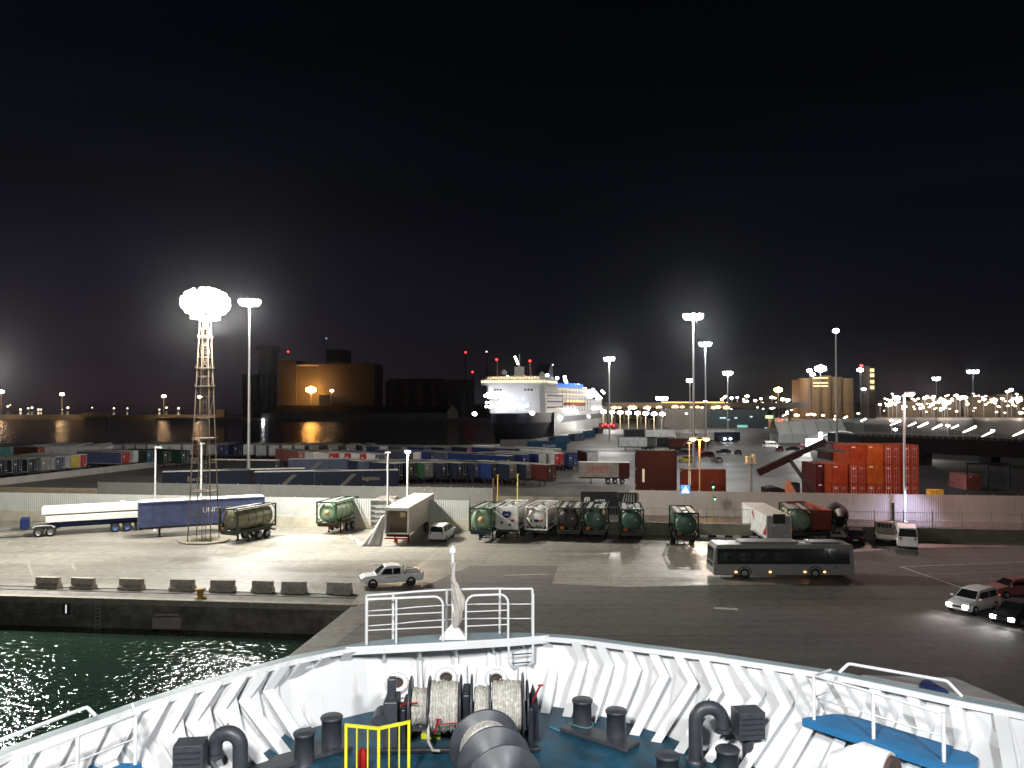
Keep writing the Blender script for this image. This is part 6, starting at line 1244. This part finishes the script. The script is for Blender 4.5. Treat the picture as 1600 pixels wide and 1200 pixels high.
# ================================================================== FAR BANK
def bldg(name, label, cat, boxes, m, kind=None, group=None, win=None):
    x0, y0 = boxes[0][0], boxes[0][2]; t = thing(name, label, cat, (0, 0, 0), 0, group); s = MB()
    for b_ in boxes: s.bb(*b_)
    s.build('walls', m, t, bevel=.1); return t
def X_(px, D): return gy(px, 628, D).x
def Z_(py, D): return gy(800, py, D).z
M_SILO = mat('silo_concrete', (.06, .05, .042), .85, var=.2, scale=.05)
D = 772
t = thing('grain_silo', 'huge dark grain silo block lit orange at its middle across the water', 'silo building')
s = MB(); zb = .3
s.bb(X_(434, D), X_(463, D), D, D + 40, zb, Z_(563, D)); s.bb(X_(463, D), X_(497, D), D + 3, D + 40, zb, Z_(571, D)); s.bb(X_(497, D), X_(585, D), D, D + 50, zb, Z_(568, D)); s.bb(X_(507, D), X_(535, D), D + 8, D + 40, Z_(568, D), Z_(545, D)); s.build('walls', M_SILO, t)
s = MB(); s.bb(X_(463, D), X_(498, D), D - 2, D + 3, Z_(572, D), Z_(569.5, D)); s.bb(X_(503, D), X_(520, D), D - 12, D - 2, zb, Z_(617, D)); s.build('gallery', mat('silo_light', (.3, .28, .27), .8), t)
s = MB()
for py in (601, 614):
    for px in (440, 445, 450): s.bb(X_(px, D), X_(px + 1.3, D), D - .3, D + .2, Z_(py + 1.3, D), Z_(py, D))
s.build('windows', M_DARK, t)
t = thing('grain_silo', 'grey silo tower group left of the orange lit block', 'silo building'); s = MB()
for px in range(378, 432, 9): c_ = X_(px + 4.5, D + 20); s.cyl((c_, D + 20, zb), (c_, D + 20, Z_(584, D)), 2.9, n=16)
s.bb(X_(393, D), X_(414, D), D + 20, D + 40, Z_(584, D), Z_(545, D)); s.bb(X_(388, D), X_(418, D), D + 20, D + 40, Z_(545, D), Z_(538, D)); s.build('cylinders', M_SILO, t)
t = thing('grain_silo', 'row of pale cylindrical silos between the dark block and the ferry', 'silo building'); s = MB()
for i, (px, w_, tp) in enumerate(((610, 16, 595), (632, 16, 595), (654, 16, 596), (675, 14, 598), (703, 13, 614), (725, 13, 614))): c_ = X_(px, D + 40); s.cyl((c_, D + 40, zb), (c_, D + 40, Z_(tp, D + 40)), w_ / 2 * (D + 40) / FPX, n=18)
s.bb(X_(598, D), X_(735, D), D + 60, D + 80, zb, Z_(592, D + 40)); s.bb(X_(600, D), X_(690, D), D + 30, D + 50, Z_(595, D + 40), Z_(592, D + 40)); s.build('cylinders', M_SILO, t)
t = thing('warehouse', 'long low quayside warehouse with pale corrugated side and white gable end', 'warehouse'); D2 = 742; s = MB()
xa, xb = X_(408, D2), X_(714, D2); s.corr((xa, D2), (xb, D2), .3, Z_(645, D2), .25, 4.4, nrm=(0, -1)); s.bb(xa, xb, D2 + .3, D2 + 26, .3, Z_(645, D2)); s.build('walls', mat('ware_wall', (.13, .14, .18), .7, var=.15, scale=.05), t)
s = MB(); s.add([(xa, D2 - .5, Z_(645, D2)), (xb - 8, D2 - .5, Z_(645, D2)), (xb - 8, D2 + 13, Z_(635, D2)), (xa + 14, D2 + 13, Z_(633, D2)), (xa, D2 + 26, Z_(645, D2)), (xb, D2 + 26, Z_(645, D2))], [(0, 1, 2, 3), (3, 2, 5, 4)]); s.build('roof', mat('ware_roof', (.012, .012, .014), .95, spec=0), t)
s = MB(); s.side([(xb - 9, .3), (xb + 1, .3), (xb + 1, Z_(643, D2)), (xb - 4, Z_(632, D2)), (xb - 9, Z_(643, D2))], D2 - 1.2, D2 - .2); s.build('gable', mat('ware_gable', (.45, .4, .36), .7), t)
LO = gy(486, 609, 762); lamp('POINT', (LO.x, 766, LO.z), 5200, (1, .42, .08), 2.0, name='quay_lamp_light')
def farlamp(px, py, D, r, m, label, cat='lamp', pole=True, grp=None, pc=None, base=0.3, name='street_lamp'):
    p = gy(px, py, D); t = thing(name, label, cat, (p.x, p.y, base if p.z > base else 0), 0, grp); zz = p.z - t.location.z
    s = MB(); s.lathe([(0, -r * .7), (r, -r * .3), (r, r * .3), (0, r * .7)], 12, M=Matrix.Translation((0, 0, zz))); s.build('lamp_head', m, t)
    if pole: s = MB(); s.cyl((0, .1, 0), (0, .1, zz), .1 + D * .0003, n=6); s.build('pole', pc or M_GALV, t)
    return t
g2 = 'orange and white lamps on the far bank'
farlamp(486, 609, 762, 4.6, glow('sod_big', (1, .45, .1), 90), 'glowing orange lamp in front of the silo block', grp=g2)
farlamp(518.5, 610.5, 762, 1.7, glow('sod_sm', (1, .6, .35), 30), 'small pale orange lamp right of the big orange one', grp=g2)
farlamp(411, 656, 740, 1.4, glow('wlamp', (.95, .97, 1), 7), 'white lamp low at left end of the warehouse', grp=g2)
for px, py, lab, m in ((448, 549, 'red warning light on top of the silo block left corner', M_REDG), (516, 547, 'faint white warning light on the silo roof', glow('faint', (.8, .85, 1), 1.5)), (508, 528, 'faint topmost light above the silo block', glow('faint2', (.7, .75, 1), .5)), (727, 550, 'red warning light on crane mast left of the ferry, upper', M_REDG), (738, 581, 'red warning light left of the ferry, lower', M_REDG), (760, 549, 'tiny white light above the left red warning lights', glow('faint', (.8, .85, 1), 1.5))):
    D_ = 790; p = gy(px, py, D_); t = thing('warning_light', lab, 'warning light', (p.x, D_ + 5, .3), 0, 'warning lights'); s = MB(); s.lathe([(0, -1), (1.0, -.4), (1.0, .4), (0, 1)], 8, M=Matrix.Translation((0, 0, p.z - .3))); s.build('lamp', m, t)
    s = MB(); s.cyl((0, .3, 0), (0, .3, p.z - 1), .6, .25, n=6); s.build('mast', M_DARK, t)
# cranes behind the ferry
for px, py, lab, px2 in ((776, 562, 'thin crane jib with red tip behind the ferry bridge', 779), (828, 564, 'faint crane mast with red tip right of the big crane', 834)):
    D_ = 640; p = gy(px, py, D_); q_ = gy(px2, 640, D_); t = thing('harbour_crane', lab, 'crane', (q_.x, D_, 0), 0, 'cranes behind the ferry')
    s = MB(); s.tube([(0, 0, 0), (p.x - q_.x, 0, p.z)], [1.1, .5], 6); s.build('jib', mat('crane_brown', (.2, .12, .1), .7), t); s = MB(); s.lathe([(0, -1.2), (1.2, 0), (0, 1.2)], 8, M=Matrix.Translation((p.x - q_.x, 0, p.z))); s.build('warning_lamp', M_REDG, t)
D_ = 640; A_, B_ = gy(805, 558, D_), gy(819, 592, D_); t = thing('harbour_crane', 'lit orange crane jib strung with white lamps above the ferry', 'crane', (B_.x, D_, 0), 0, 'cranes behind the ferry')
s = MB(); a_ = Vector((A_.x - B_.x, 0, A_.z)); b_ = Vector((0, 0, B_.z)); off = Vector((1.6, 0, .8))
for o_ in (Vector(), off): s.tube([b_ + o_, a_ + o_ * .3], .3, 5)
for k in range(9): s.tube([b_.lerp(a_, k / 9), (b_ + off).lerp(a_ + off * .3, (k + .5) / 9), b_.lerp(a_, (k + 1) / 9)], .2, 4)
s.tube([(0, 0, 0), (0, 0, B_.z)], 1.4, 6); s.build('jib', mat('crane_orange', (.5, .16, .06), .6), t)
lights(t, [tuple(a_.lerp(b_, k) + Vector((0, -.6, 0))) for k in (.0, .1, .2, .3)], .9, glow('cranew', (1, .95, .85), 14), 'jib_lamps'); lights(t, [tuple(a_.lerp(b_, k) + Vector((.5, -.6, 0))) for k in (.88, .96)], .9, glow('craner', (1, .2, .08), 8), 'red_lamps')
lamp('POINT', (B_.x - 3, D_ - 8, B_.z + 4), 1800, (1, .6, .4), 1, name='crane_light')
for px, py, r, lab in ((809, 580, 1.9, 'bright white light on the crane mast above the ferry'), (793, 589, 1.5, 'white light just left of the crane foot'), (861, 570, 1.4, 'white light above the ferry funnel')): farlamp(px, py, 640, r, glow('wl', (.95, .95, 1), 30), lab, pole=True, grp='lights above the ferry', pc=M_DARK)
# breakwater at left
Db = 815; t = thing('breakwater_wall', 'distant breakwater wall lit amber along the left horizon', 'wall'); s = MB(); s.bb(-900, X_(348, Db), Db, Db + 6, WZ, Z_(648, Db)); s.build('wall', mat('breakwater', (.42, .38, .3), .85, var=.25, scale=.03), t)
s = MB(); s.bb(X_(130, Db), X_(172, Db), Db - 3, Db, .2, Z_(645, Db)); s.bb(X_(340, Db), X_(352, Db), Db - 3, Db + 6, .2, Z_(640, Db)); s.build('hut', mat('hut', (.4, .34, .24), .8), t)
for px, py, r, lab in ((2, 612, 2.6, 'warm lamp on the breakwater at the left picture edge'), (97, 616, 2.1, 'warm lamp on the breakwater second from left'), (256, 619, 2.1, 'warm lamp on the breakwater left of the lattice tower'), (312, 620, 2.0, 'warm lamp on the breakwater seen through the lattice tower')):
    farlamp(px, py, Db - 6, r, glow('bwl', (1, .72, .5), 30), lab, grp='lamps on the breakwater', pc=M_GALV, base=WZ); q_ = gy(px, py, Db - 12); lamp('POINT', (q_.x, Db - 14, 14), 4500, (1, .55, .2), 1, name='breakwater_light')
def scatter(nm, pts, D, r, m, el=1.0, kind=True, ang=None):
    s = MB()
    for px, py in pts:
        p = gy(px, py, D); rr = r * random.uniform(.7, 1.3)
        M_ = Matrix.Translation(p)
        if ang: s.box((0, 0, 0), (rr * 7, rr * .8, rr * .8), 0, 0, M_ @ Matrix.Rotation(-ang, 4, 'Y'))
        else: s.lathe([(0, -rr), (rr * el, -rr * .4), (rr * el, rr * .4), (0, rr)], 8, M=M_)
    return s.build(nm, m, kind='stuff')
scatter('far_shore_lights', [(12, 635), (16, 633), (32, 640), (44, 638), (50, 637), (60, 640), (64, 640), (97, 640), (106, 637), (144, 637), (178, 638), (199, 638), (249, 640), (260, 637), (279, 638)], 1500, 1.8, glow('tiny', (.9, .75, .5), 3))
# ================================================================== RIGHT HORIZON
Dv = 700
t = thing('elevated_walkway', 'long elevated walkway with lit windows behind the quay', 'walkway'); s = MB(); s.bb(X_(945, 560), X_(1262, 560), 560, 566, Z_(637, 560), Z_(629, 560))
for px in range(950, 1262, 26): s.box((X_(px, 560), 563, Z_(640, 560) / 2), (1.4, 1.4, Z_(637, 560)))
s.build('structure', mat('walk', (.2, .17, .13), .8), t); s = MB(); s.bb(X_(1035, 560), X_(1132, 560), 559.8, 560, Z_(629.6, 560), Z_(627.8, 560)); s.build('roof_strip', glow('strip', (1, .65, .2), 1.6), t)
t = thing('terminal_building', 'pale grey terminal building behind the tall masts', 'building'); s = MB(); s.bb(X_(1040, 480), X_(1110, 480), 480, 510, 0, Z_(638, 480)); s.build('walls', mat('term_wall', (.2, .18, .16), .8, var=.12, scale=.05), t); s = MB(); s.bb(X_(1110, 470), X_(1200, 470), 470, 500, 0, Z_(640, 470)); s.build('glass_wing', mat('term_glass', (.05, .07, .08), .3), t)
s = MB()
for px, py in ((1125, 652), (1130, 652), (1148, 652), (1136, 655), (1172, 650), (1195, 668), (1192, 676)): s.bb(X_(px, 469), X_(px + 4, 469), 469.2, 469.6, Z_(py + 2, 469), Z_(py, 469))
s.build('lit_windows', glow('twin', (.6, .8, 1), 1.1), t); s = MB(); s.bb(X_(1152, 469), X_(1168, 469), 469.1, 469.5, Z_(668, 469), Z_(664, 469)); s.build('lit_entrance', glow('tent', (.3, .7, .65), .5), t); s = MB(); s.bb(X_(1196, 469), X_(1208, 469), 469.1, 469.5, Z_(654, 469), Z_(649, 469)); s.build('lit_sign', glow('tsign', (.7, .9, .5), .9), t)
q_ = gy(1078, 640, 455); lamp('POINT', (q_.x, 450, 16), 7000, (1, .9, .75), 1, name='terminal_light')
for i, px in enumerate((943, 956, 969, 982, 996, 1009, 1022, 1035)): farlamp(px, 643.5 + i * .5, 440, 1.5, glow('globes', (1, .97, .95), 30), '%s of the row of white street lamps right of the ferry' % ORD[i] + ', counted from the left', grp='row of street lamps before the walkway', pc=mat('pole_lit', (.5, .42, .25), .6))
for i in range(3): q_ = gy(956 + i * 32, 646, 436); lamp('POINT', (q_.x, 432, 7), 3500, (1, .93, .8), .6, name='street_light')
t = thing('storage_tanks', 'large storage tank block lit amber on the right horizon with a lamp tower', 'storage tanks'); D3 = 720; s = MB()
for px, tp in ((1270, 590), (1287, 588), (1304, 586), (1321, 588), (1338, 590)): s.cyl((X_(px, D3), D3 + 20, .3), (X_(px, D3), D3 + 20, Z_(tp, D3)), 5.4, n=20)
s.bb(X_(1262, D3), X_(1345, D3), D3 + 22, D3 + 40, .3, Z_(592, D3)); s.build('tanks', mat('tank_amber', (.22, .13, .05), .7, var=.15, scale=.08), t); s = MB(); s.bb(X_(1358, D3), X_(1368, D3), D3, D3 + 14, .3, Z_(571, D3)); s.build('stair_tower', mat('stairt', (.06, .05, .035), .7), t)
s = MB()
for py in (576, 584, 594, 603): s.bb(X_(1360, D3), X_(1366, D3), D3 - .4, D3 - .1, Z_(py + 5, D3), Z_(py, D3))
for py in (589, 597, 602): s.bb(X_(1280, D3), X_(1304, D3), D3 + 14, D3 + 14.4, Z_(py + 1.4, D3), Z_(py, D3))
s.build('lit_windows', glow('stairw', (1, .75, .35), 1.4), t); q_ = gy(1266, 600, D3 - 25); lamp('POINT', (q_.x - 14, D3 - 6, 18), 1500, (1, .62, .22), 1.5, name='tank_light'); lamp('POINT', (X_(1300, D3), D3 + 5, Z_(580, D3)), 250, (1, .8, .5), 1, name='tank_light')
for px, py, r, m, lab in ((1282, 576, 4.8, 'wb', 'brightest white light on top of the storage tanks'), (1265, 579, 2.2, 'wb', 'small white light at left end of the tank roof'), (1270, 585, 2, 'wb', 'white light just below the tank roof lights'), (1344, 578, 2.6, 'wb', 'white light right end of tank roof, beneath a red one'), (1346, 571, 1.4, 'rb', 'red light on the right end of the tank roof'), (1350, 608, 1.6, 'wb', 'white light halfway up the right tank'), (1216, 609, 3.4, 'ob', 'glowing orange lamp on the horizon left of the tanks')):
    farlamp(px, py, D3 - 6, r, dict(wb=M_LENSC, rb=M_REDG, ob=glow('sod_big', (1, .48, .12), 40))[m], lab, grp='lights on the right horizon')
# rows of far lights; every larger one is a lamp of its own
HL = [(1128, 624, 2), (1143, 622, 1.8), (1152, 621, 1.6), (1168, 619, 2), (1167, 627, 2), (1180, 626, 2.2), (1189, 623, 2), (1102, 627, 2), (1206, 621, 1.7), (1223, 624, 2.6), (1231, 625, 3), (1249, 620, 4.4), (1243, 622, 2.6), (1257, 622, 2), (1270, 632, 1.8), (1281, 633, 1.4), (1287, 633, 1.4), (1294, 633, 1.4), (1303, 633, 2), (1320, 633, 1.4), (1326, 633, 1.4), (1351, 632, 1.4), (1365, 632, 1.6), (1375, 632, 1.3), (1388, 633, 3), (1401, 622, 4.4), (1413, 635, 2.6), (1395, 630, 2.4), (1445, 622, 2.6), (1459, 620, 2.6), (1472, 626, 4.4), (1480, 629, 2.8), (1476, 637, 2.2), (1494, 618, 2.2), (1500, 622, 2.8), (1508, 621, 2.2), (1512, 631, 1.8), (1537, 624, 2.6), (1555, 625, 2.8), (1566, 623, 2), (1580, 627, 2.2), (1592, 625, 2.8), (1574, 612, 1.8), (1580, 609, 1.8), (1589, 616, 1.6), (1442, 637, 2.2), (1456, 632, 2), (1437, 632, 1.6), (1595, 645, 2.4)]
wm = glow('hz_w', (1, .95, .95), 30); wo_ = glow('hz_o', (1, .72, .42), 26)
for i, (px, py, r) in enumerate(HL):
    seg = 'over the terminal building' if px < 1200 else 'left of the storage tanks' if px < 1262 else 'below the storage tanks' if px < 1380 else 'left of the tall pinkish post top' if px < 1412 else 'on the far right horizon'
    grp_ = [q for q in HL if (q[0] < 1200) == (px < 1200) and (q[0] < 1262) == (px < 1262) and (q[0] < 1380) == (px < 1380) and (q[0] < 1412) == (px < 1412)]; k = sorted(grp_).index((px, py, r))
    farlamp(px, py, 760 + (i % 3) * 8, r * random.uniform(.55, 1.0), wm if i % 3 else wo_, 'distant lamp %s, number %d from the left' % (seg, k + 1) if k > 15 else 'distant lamp %s, %s from the left' % (seg, ORD[k]), grp='distant lamps on the right horizon')
for px, py in ((1400, 640), (1470, 640), (1540, 640), (1590, 640)): q_ = gy(px, py, 745); lamp('POINT', (q_.x, 742, 8), 1300, (1, .85, .6), 1, name='horizon_light')
t = thing('port_sheds', 'row of low lit sheds along the far right horizon', 'sheds'); s = MB()
for i, (a_, b_, tp) in enumerate(((1385, 1435, 626), (1440, 1500, 622), (1505, 1560, 619), (1562, 1640, 616))): s.bb(X_(a_, 790), X_(b_, 790), 790, 810, .3, Z_(tp, 790))
s.build('walls', mat('sheds', (.09, .07, .045), .8, var=.2, scale=.04), t)
scatter('car_tail_lights', [(960, 637), (968, 637), (985, 636), (990, 637), (1012, 637), (1030, 637), (1055, 636), (1066, 636), (1080, 637), (1090, 636), (1115, 637), (1122, 636), (1135, 637)], 556, 1.1, glow('tinyo', (1, .6, .3), 5), 1.6)
scatter('horizon_glints', [(random.uniform(1385, 1600), random.uniform(618, 640)) for _ in range(55)] + [(random.uniform(1128, 1262), random.uniform(619, 630)) for _ in range(14)], 775, .75, glow('glint_o', (1, .7, .4), 9), 1.5)
scatter('horizon_glints', [(random.uniform(1380, 1600), random.uniform(612, 645)) for _ in range(35)] + [(random.uniform(945, 1260), random.uniform(636, 648)) for _ in range(18)], 480, .42, glow('glint_w', (1, .93, .85), 7), 1.5)
scatter('car_park_lights', [(1245, 649), (1262, 648), (1268, 647), (1272, 648), (1286, 649), (1306, 650), (1305, 655), (1341, 646)], 400, .6, glow('tinyo2', (1, .75, .5), 8), 1.6)
# bright canopy strips of the car park at right (rows of slanting strip lights on posts)
CP = [(1227, 648, 9), (1321, 652, 6), (1349, 656, 8), (1399, 661, 16), (1425, 663, 12), (1442, 664, 15), (1464, 667, 15), (1492, 667, 11), (1515, 671, 20), (1541, 679, 14), (1592, 677, 18)]
for i, (px, py, w_) in enumerate(CP):
    D_ = 360 - i * 6; p = gy(px, py, D_); t = thing('car_park_lamp', 'slanting strip lamp above the dark car park, %s from the left' % ORD[i], 'strip lamp', (p.x, p.y, 0), 0, 'strip lamps of the car park'); l_ = w_ * D_ / FPX / 2
    s = MB(); s.cyl((-l_, 0, p.z - l_ * .45), (l_, 0, p.z + l_ * .45), .13 + (i % 3) * .06, .3 + (w_ > 14) * .1, n=8); s.build('strip', glow('cpstrip', (1, .9, .82), 18 if w_ > 14 else 8), t); s = MB(); s.cyl((0, .2, 0), (0, .2, p.z), .12, n=6); s.build('post', M_GREYP, t)
for px, py, lab in ((1399, 671, 'small round lamp under the first large strip lamp'), (1393, 657, 'small lamp above the first large strip lamp'), (1481, 665, 'round cool lamp between two strip lamps'), (1551, 673, 'round cool lamp at the end of a strip lamp'), (1219, 657, 'red lamp at the left roof corner of the white tent')):
    farlamp(px, py, 330, .7, M_LENSC if 'red' not in lab else M_REDG, lab, grp='round lamps of the car park')
# white tents
t = thing('marquee', 'white ribbed marquee tent behind the reach stacker boom', 'tent', (X_(1216, 300), 300, 0)); wT = X_(1324, 300) - X_(1216, 300); zE, zR = Z_(679, 300) , Z_(658, 300); s = MB()
for k in range(5):
    x0 = k * wT / 5 + .15; x1 = (k + 1) * wT / 5 - .15; s.add([(x0, 0, zE), (x1, 0, zE), (x1, 5, zR), (x0, 5, zR), ((x0 + x1) / 2, -.0, zE + .15), ((x0 + x1) / 2, 5, zR - .25)], [(0, 4, 5, 3), (4, 1, 2, 5)], sm=False)
s.build('roof', mat('tent_white', (.66, .66, .62), .7, var=.06, scale=.3), t); s = MB(); s.bb(0, wT, 0, .2, 0, zE); s.add([(wT, 0, 0), (wT, 10, 0), (wT, 10, zE), (wT, 5, zR), (wT, 0, zE)], [(0, 1, 2, 3, 4)]); s.bb(0, wT, 9.9, 10, 0, zE); s.build('walls', mat('tent_wall', (.45, .47, .47), .7), t); s = MB()
for k in range(6): s.tube([(k * wT / 5, -.1, 0), (k * wT / 5, -.1, zE), (k * wT / 5, 5, zR + .1)], .12, 6)
s.build('ribs', M_GALV, t)
t = thing('hangar', 'smaller arched white shed in front of the marquee', 'shed', (X_(1283, 270), 270, 0)); wH = X_(1345, 270) - X_(1283, 270); s = MB(); zt = Z_(683, 270); zc = Z_(674.5, 270); arc = [(wH * k / 10, zt + (zc - zt) * math.sin(math.pi * k / 10)) for k in range(11)]; s.side([(0, 0), (wH, 0)] + list(reversed(arc)), 0, 12); s.build('walls', mat('shed_wall', (.3, .33, .34), .7), t); s = MB(); s.tube([(x, -.15, z + .1) for x, z in arc], .25, 6); s.build('roof_edge', M_WHITE, t)
p = gp(1272, 701); t = thing('lit_kiosk', 'blazing white lit box at the tip of the reach stacker boom', 'kiosk', (p.x, p.y, 0)); s = MB(); s.box((0, 0, 1.8), (4.6, 2, 2.8)); s.build('lit_panel', glow('kiosk', (1, 1, 1), 4), t); s = MB(); s.box((2.2, 0, 4.3), (1, .6, 2.2)); s.build('lit_mast', glow('kiosk', (1, 1, 1), 4), t); s = MB(); s.box((0, .2, .2), (4.8, 2.2, .4)); s.build('base', M_GREYP, t)
lamp('POINT', (p.x - 4, p.y - 4, 8), 3500, (1, .98, .95), .5, name='kiosk_light')
lamp('POINT', (X_(1260, 262), 262, 14), 14000, (1, .98, .92), .5, name='tent_light')
# far vehicles on the back yard at right: trucks & cars as dark shapes
CARS = [(1072, 722, 'yellow', 'yellow car behind the brown containers', 'suv'), (1068, 712, 'navy2', 'slate blue van behind the brown containers', 'minivan'), (1103, 715, 'maroon', 'dark red car behind the thin lamp post', 'suv'), (1120, 722, 'grey', 'grey car right of the dark red one', 'sedan'), (1130, 709, 'black', 'black car in middle of the far right yard', 'sedan'), (1153, 710, 'black', 'second black car left of the cream box column', 'sedan'), (1205, 700, 'white', 'white lorry cab left of the marquee', 'van'), (1218, 705, 'maroon', 'dark red car left below the marquee', 'suv'), (1238, 704, 'black', 'black car below the marquee', 'sedan'), (1252, 700, 'maroon', 'maroon car just left of the blazing lit box', 'suv'), (1098, 690, 'gold', 'yellow car beside the orange twin lamp', 'minivan'), (1128, 688, 'maroon', 'maroon van right of the orange twin lamp', 'minivan')]
for px, py, c, lab, kd in CARS: q_ = gp(px, py); car((q_.x, q_.y, 0), R(random.choice((80, 95, 170, 185, 10))), P[c], lab, kd, 'cars in the far right yard')
lights_pts = [(1112, 703), (1133, 683), (1146, 683), (1090, 693), (1075, 693), (1193, 684), (1222, 706)]
for i, (px, py) in enumerate(((950, 664), (1136, 683))):
    q_ = gp(px, py + 8); t = thing('lit_lorry', ['lorry with glowing red tail lights near the ferry ramp', 'vehicle with blue white headlights in the far right yard'][i], 'lorry', (q_.x, q_.y, 0), R(20)); s = MB(); s.bb(-5, 5, -1.3, 1.3, .6, 3.8); s.build('body', [P['maroon'], P['navy']][i], t, bevel=.05)
    for x in (-3.6, 3.6):
        for y in (-1.1, 1.1): wheel(t, x, y, .5, .3)
    lights(t, [(-4 + k * 1.7, -1.5, 2.6 + .5 * (k % 2)) for k in range(5)] if i == 0 else [(-2, -1.5, 1.4), (.5, -1.5, 1.4)], .42, M_REDG if i == 0 else M_LENSC, 'lamps')
# dark flyover at right with its piers
t = thing('flyover', 'dark elevated roadway crossing the right side behind the orange containers', 'flyover'); s = MB(); x0 = X_(1330, 210); z1, z0_ = Z_(682, 200), Z_(705, 200)
s.poly([(x0, 205), (X_(1640, 170), 170), (X_(1640, 170), 192), (x0, 226)], z0_, z1); s.build('deck', mat('flyover_dark', (.008, .007, .007), .95, spec=.1), t)
for px in (1440, 1545, 1620): s = MB(); s.box((X_(px, 196), 196, z0_ / 2), (2.2, 5, z0_)); s.build('pier', mat('flyover_dark', (.022, .02, .02), .9), t)
s = MB(); s.cyl((x0, 204.8, z1 + .9), (X_(1640, 170), 169.8, z1 + .9), .06, n=6)
for k in range(30): s.cyl((x0 + (X_(1640, 170) - x0) * k / 29, 204.8 - 35 * k / 29, z1), (x0 + (X_(1640, 170) - x0) * k / 29, 204.8 - 35 * k / 29, z1 + .9), .05, n=5)
s.build('parapet_rail', M_GREYP, t)
q_ = gp(1545, 735); lamp('SPOT', (q_.x + 4, q_.y + 38, 5.6), 5000, (1, .93, .85), 1.0, (q_.x, q_.y + 20, 0), 150, 1, 'underpass_light')
t = thing('height_frame', 'dark steel height frame beside the pinkish container', 'frame', (X_(1530, 138), 142, 0)); s = MB(); xw = X_(1598, 138) - X_(1530, 138)
for k in range(3): s.box((k * xw / 2, 0, 2.2), (.22, .22, 4.4))
s.box((xw / 2, 0, 4.4), (xw, .25, .3)); s.build('frame', M_DARK, t)

# ================================================================== HAZE: thin volume added for the glow around lamps
hz = MB(); hz.bb(-1400, 1800, -30, 2200, -8, 90); ho = hz.build('lamp_glow_haze', [], kind='stuff'); hm = bpy.data.materials.new('lamp_glow_haze'); hm.use_nodes = True; t_ = hm.node_tree; t_.nodes.clear()
oo = t_.nodes.new('ShaderNodeOutputMaterial'); pv_ = t_.nodes.new('ShaderNodeVolumePrincipled'); pv_.inputs['Density'].default_value = .00003; pv_.inputs['Anisotropy'].default_value = .95; pv_.inputs['Color'].default_value = (.9, .92, 1, 1); t_.links.new(pv_.outputs[0], oo.inputs['Volume']); ho.data.materials.append(hm)
cy.volume_bounces = 0
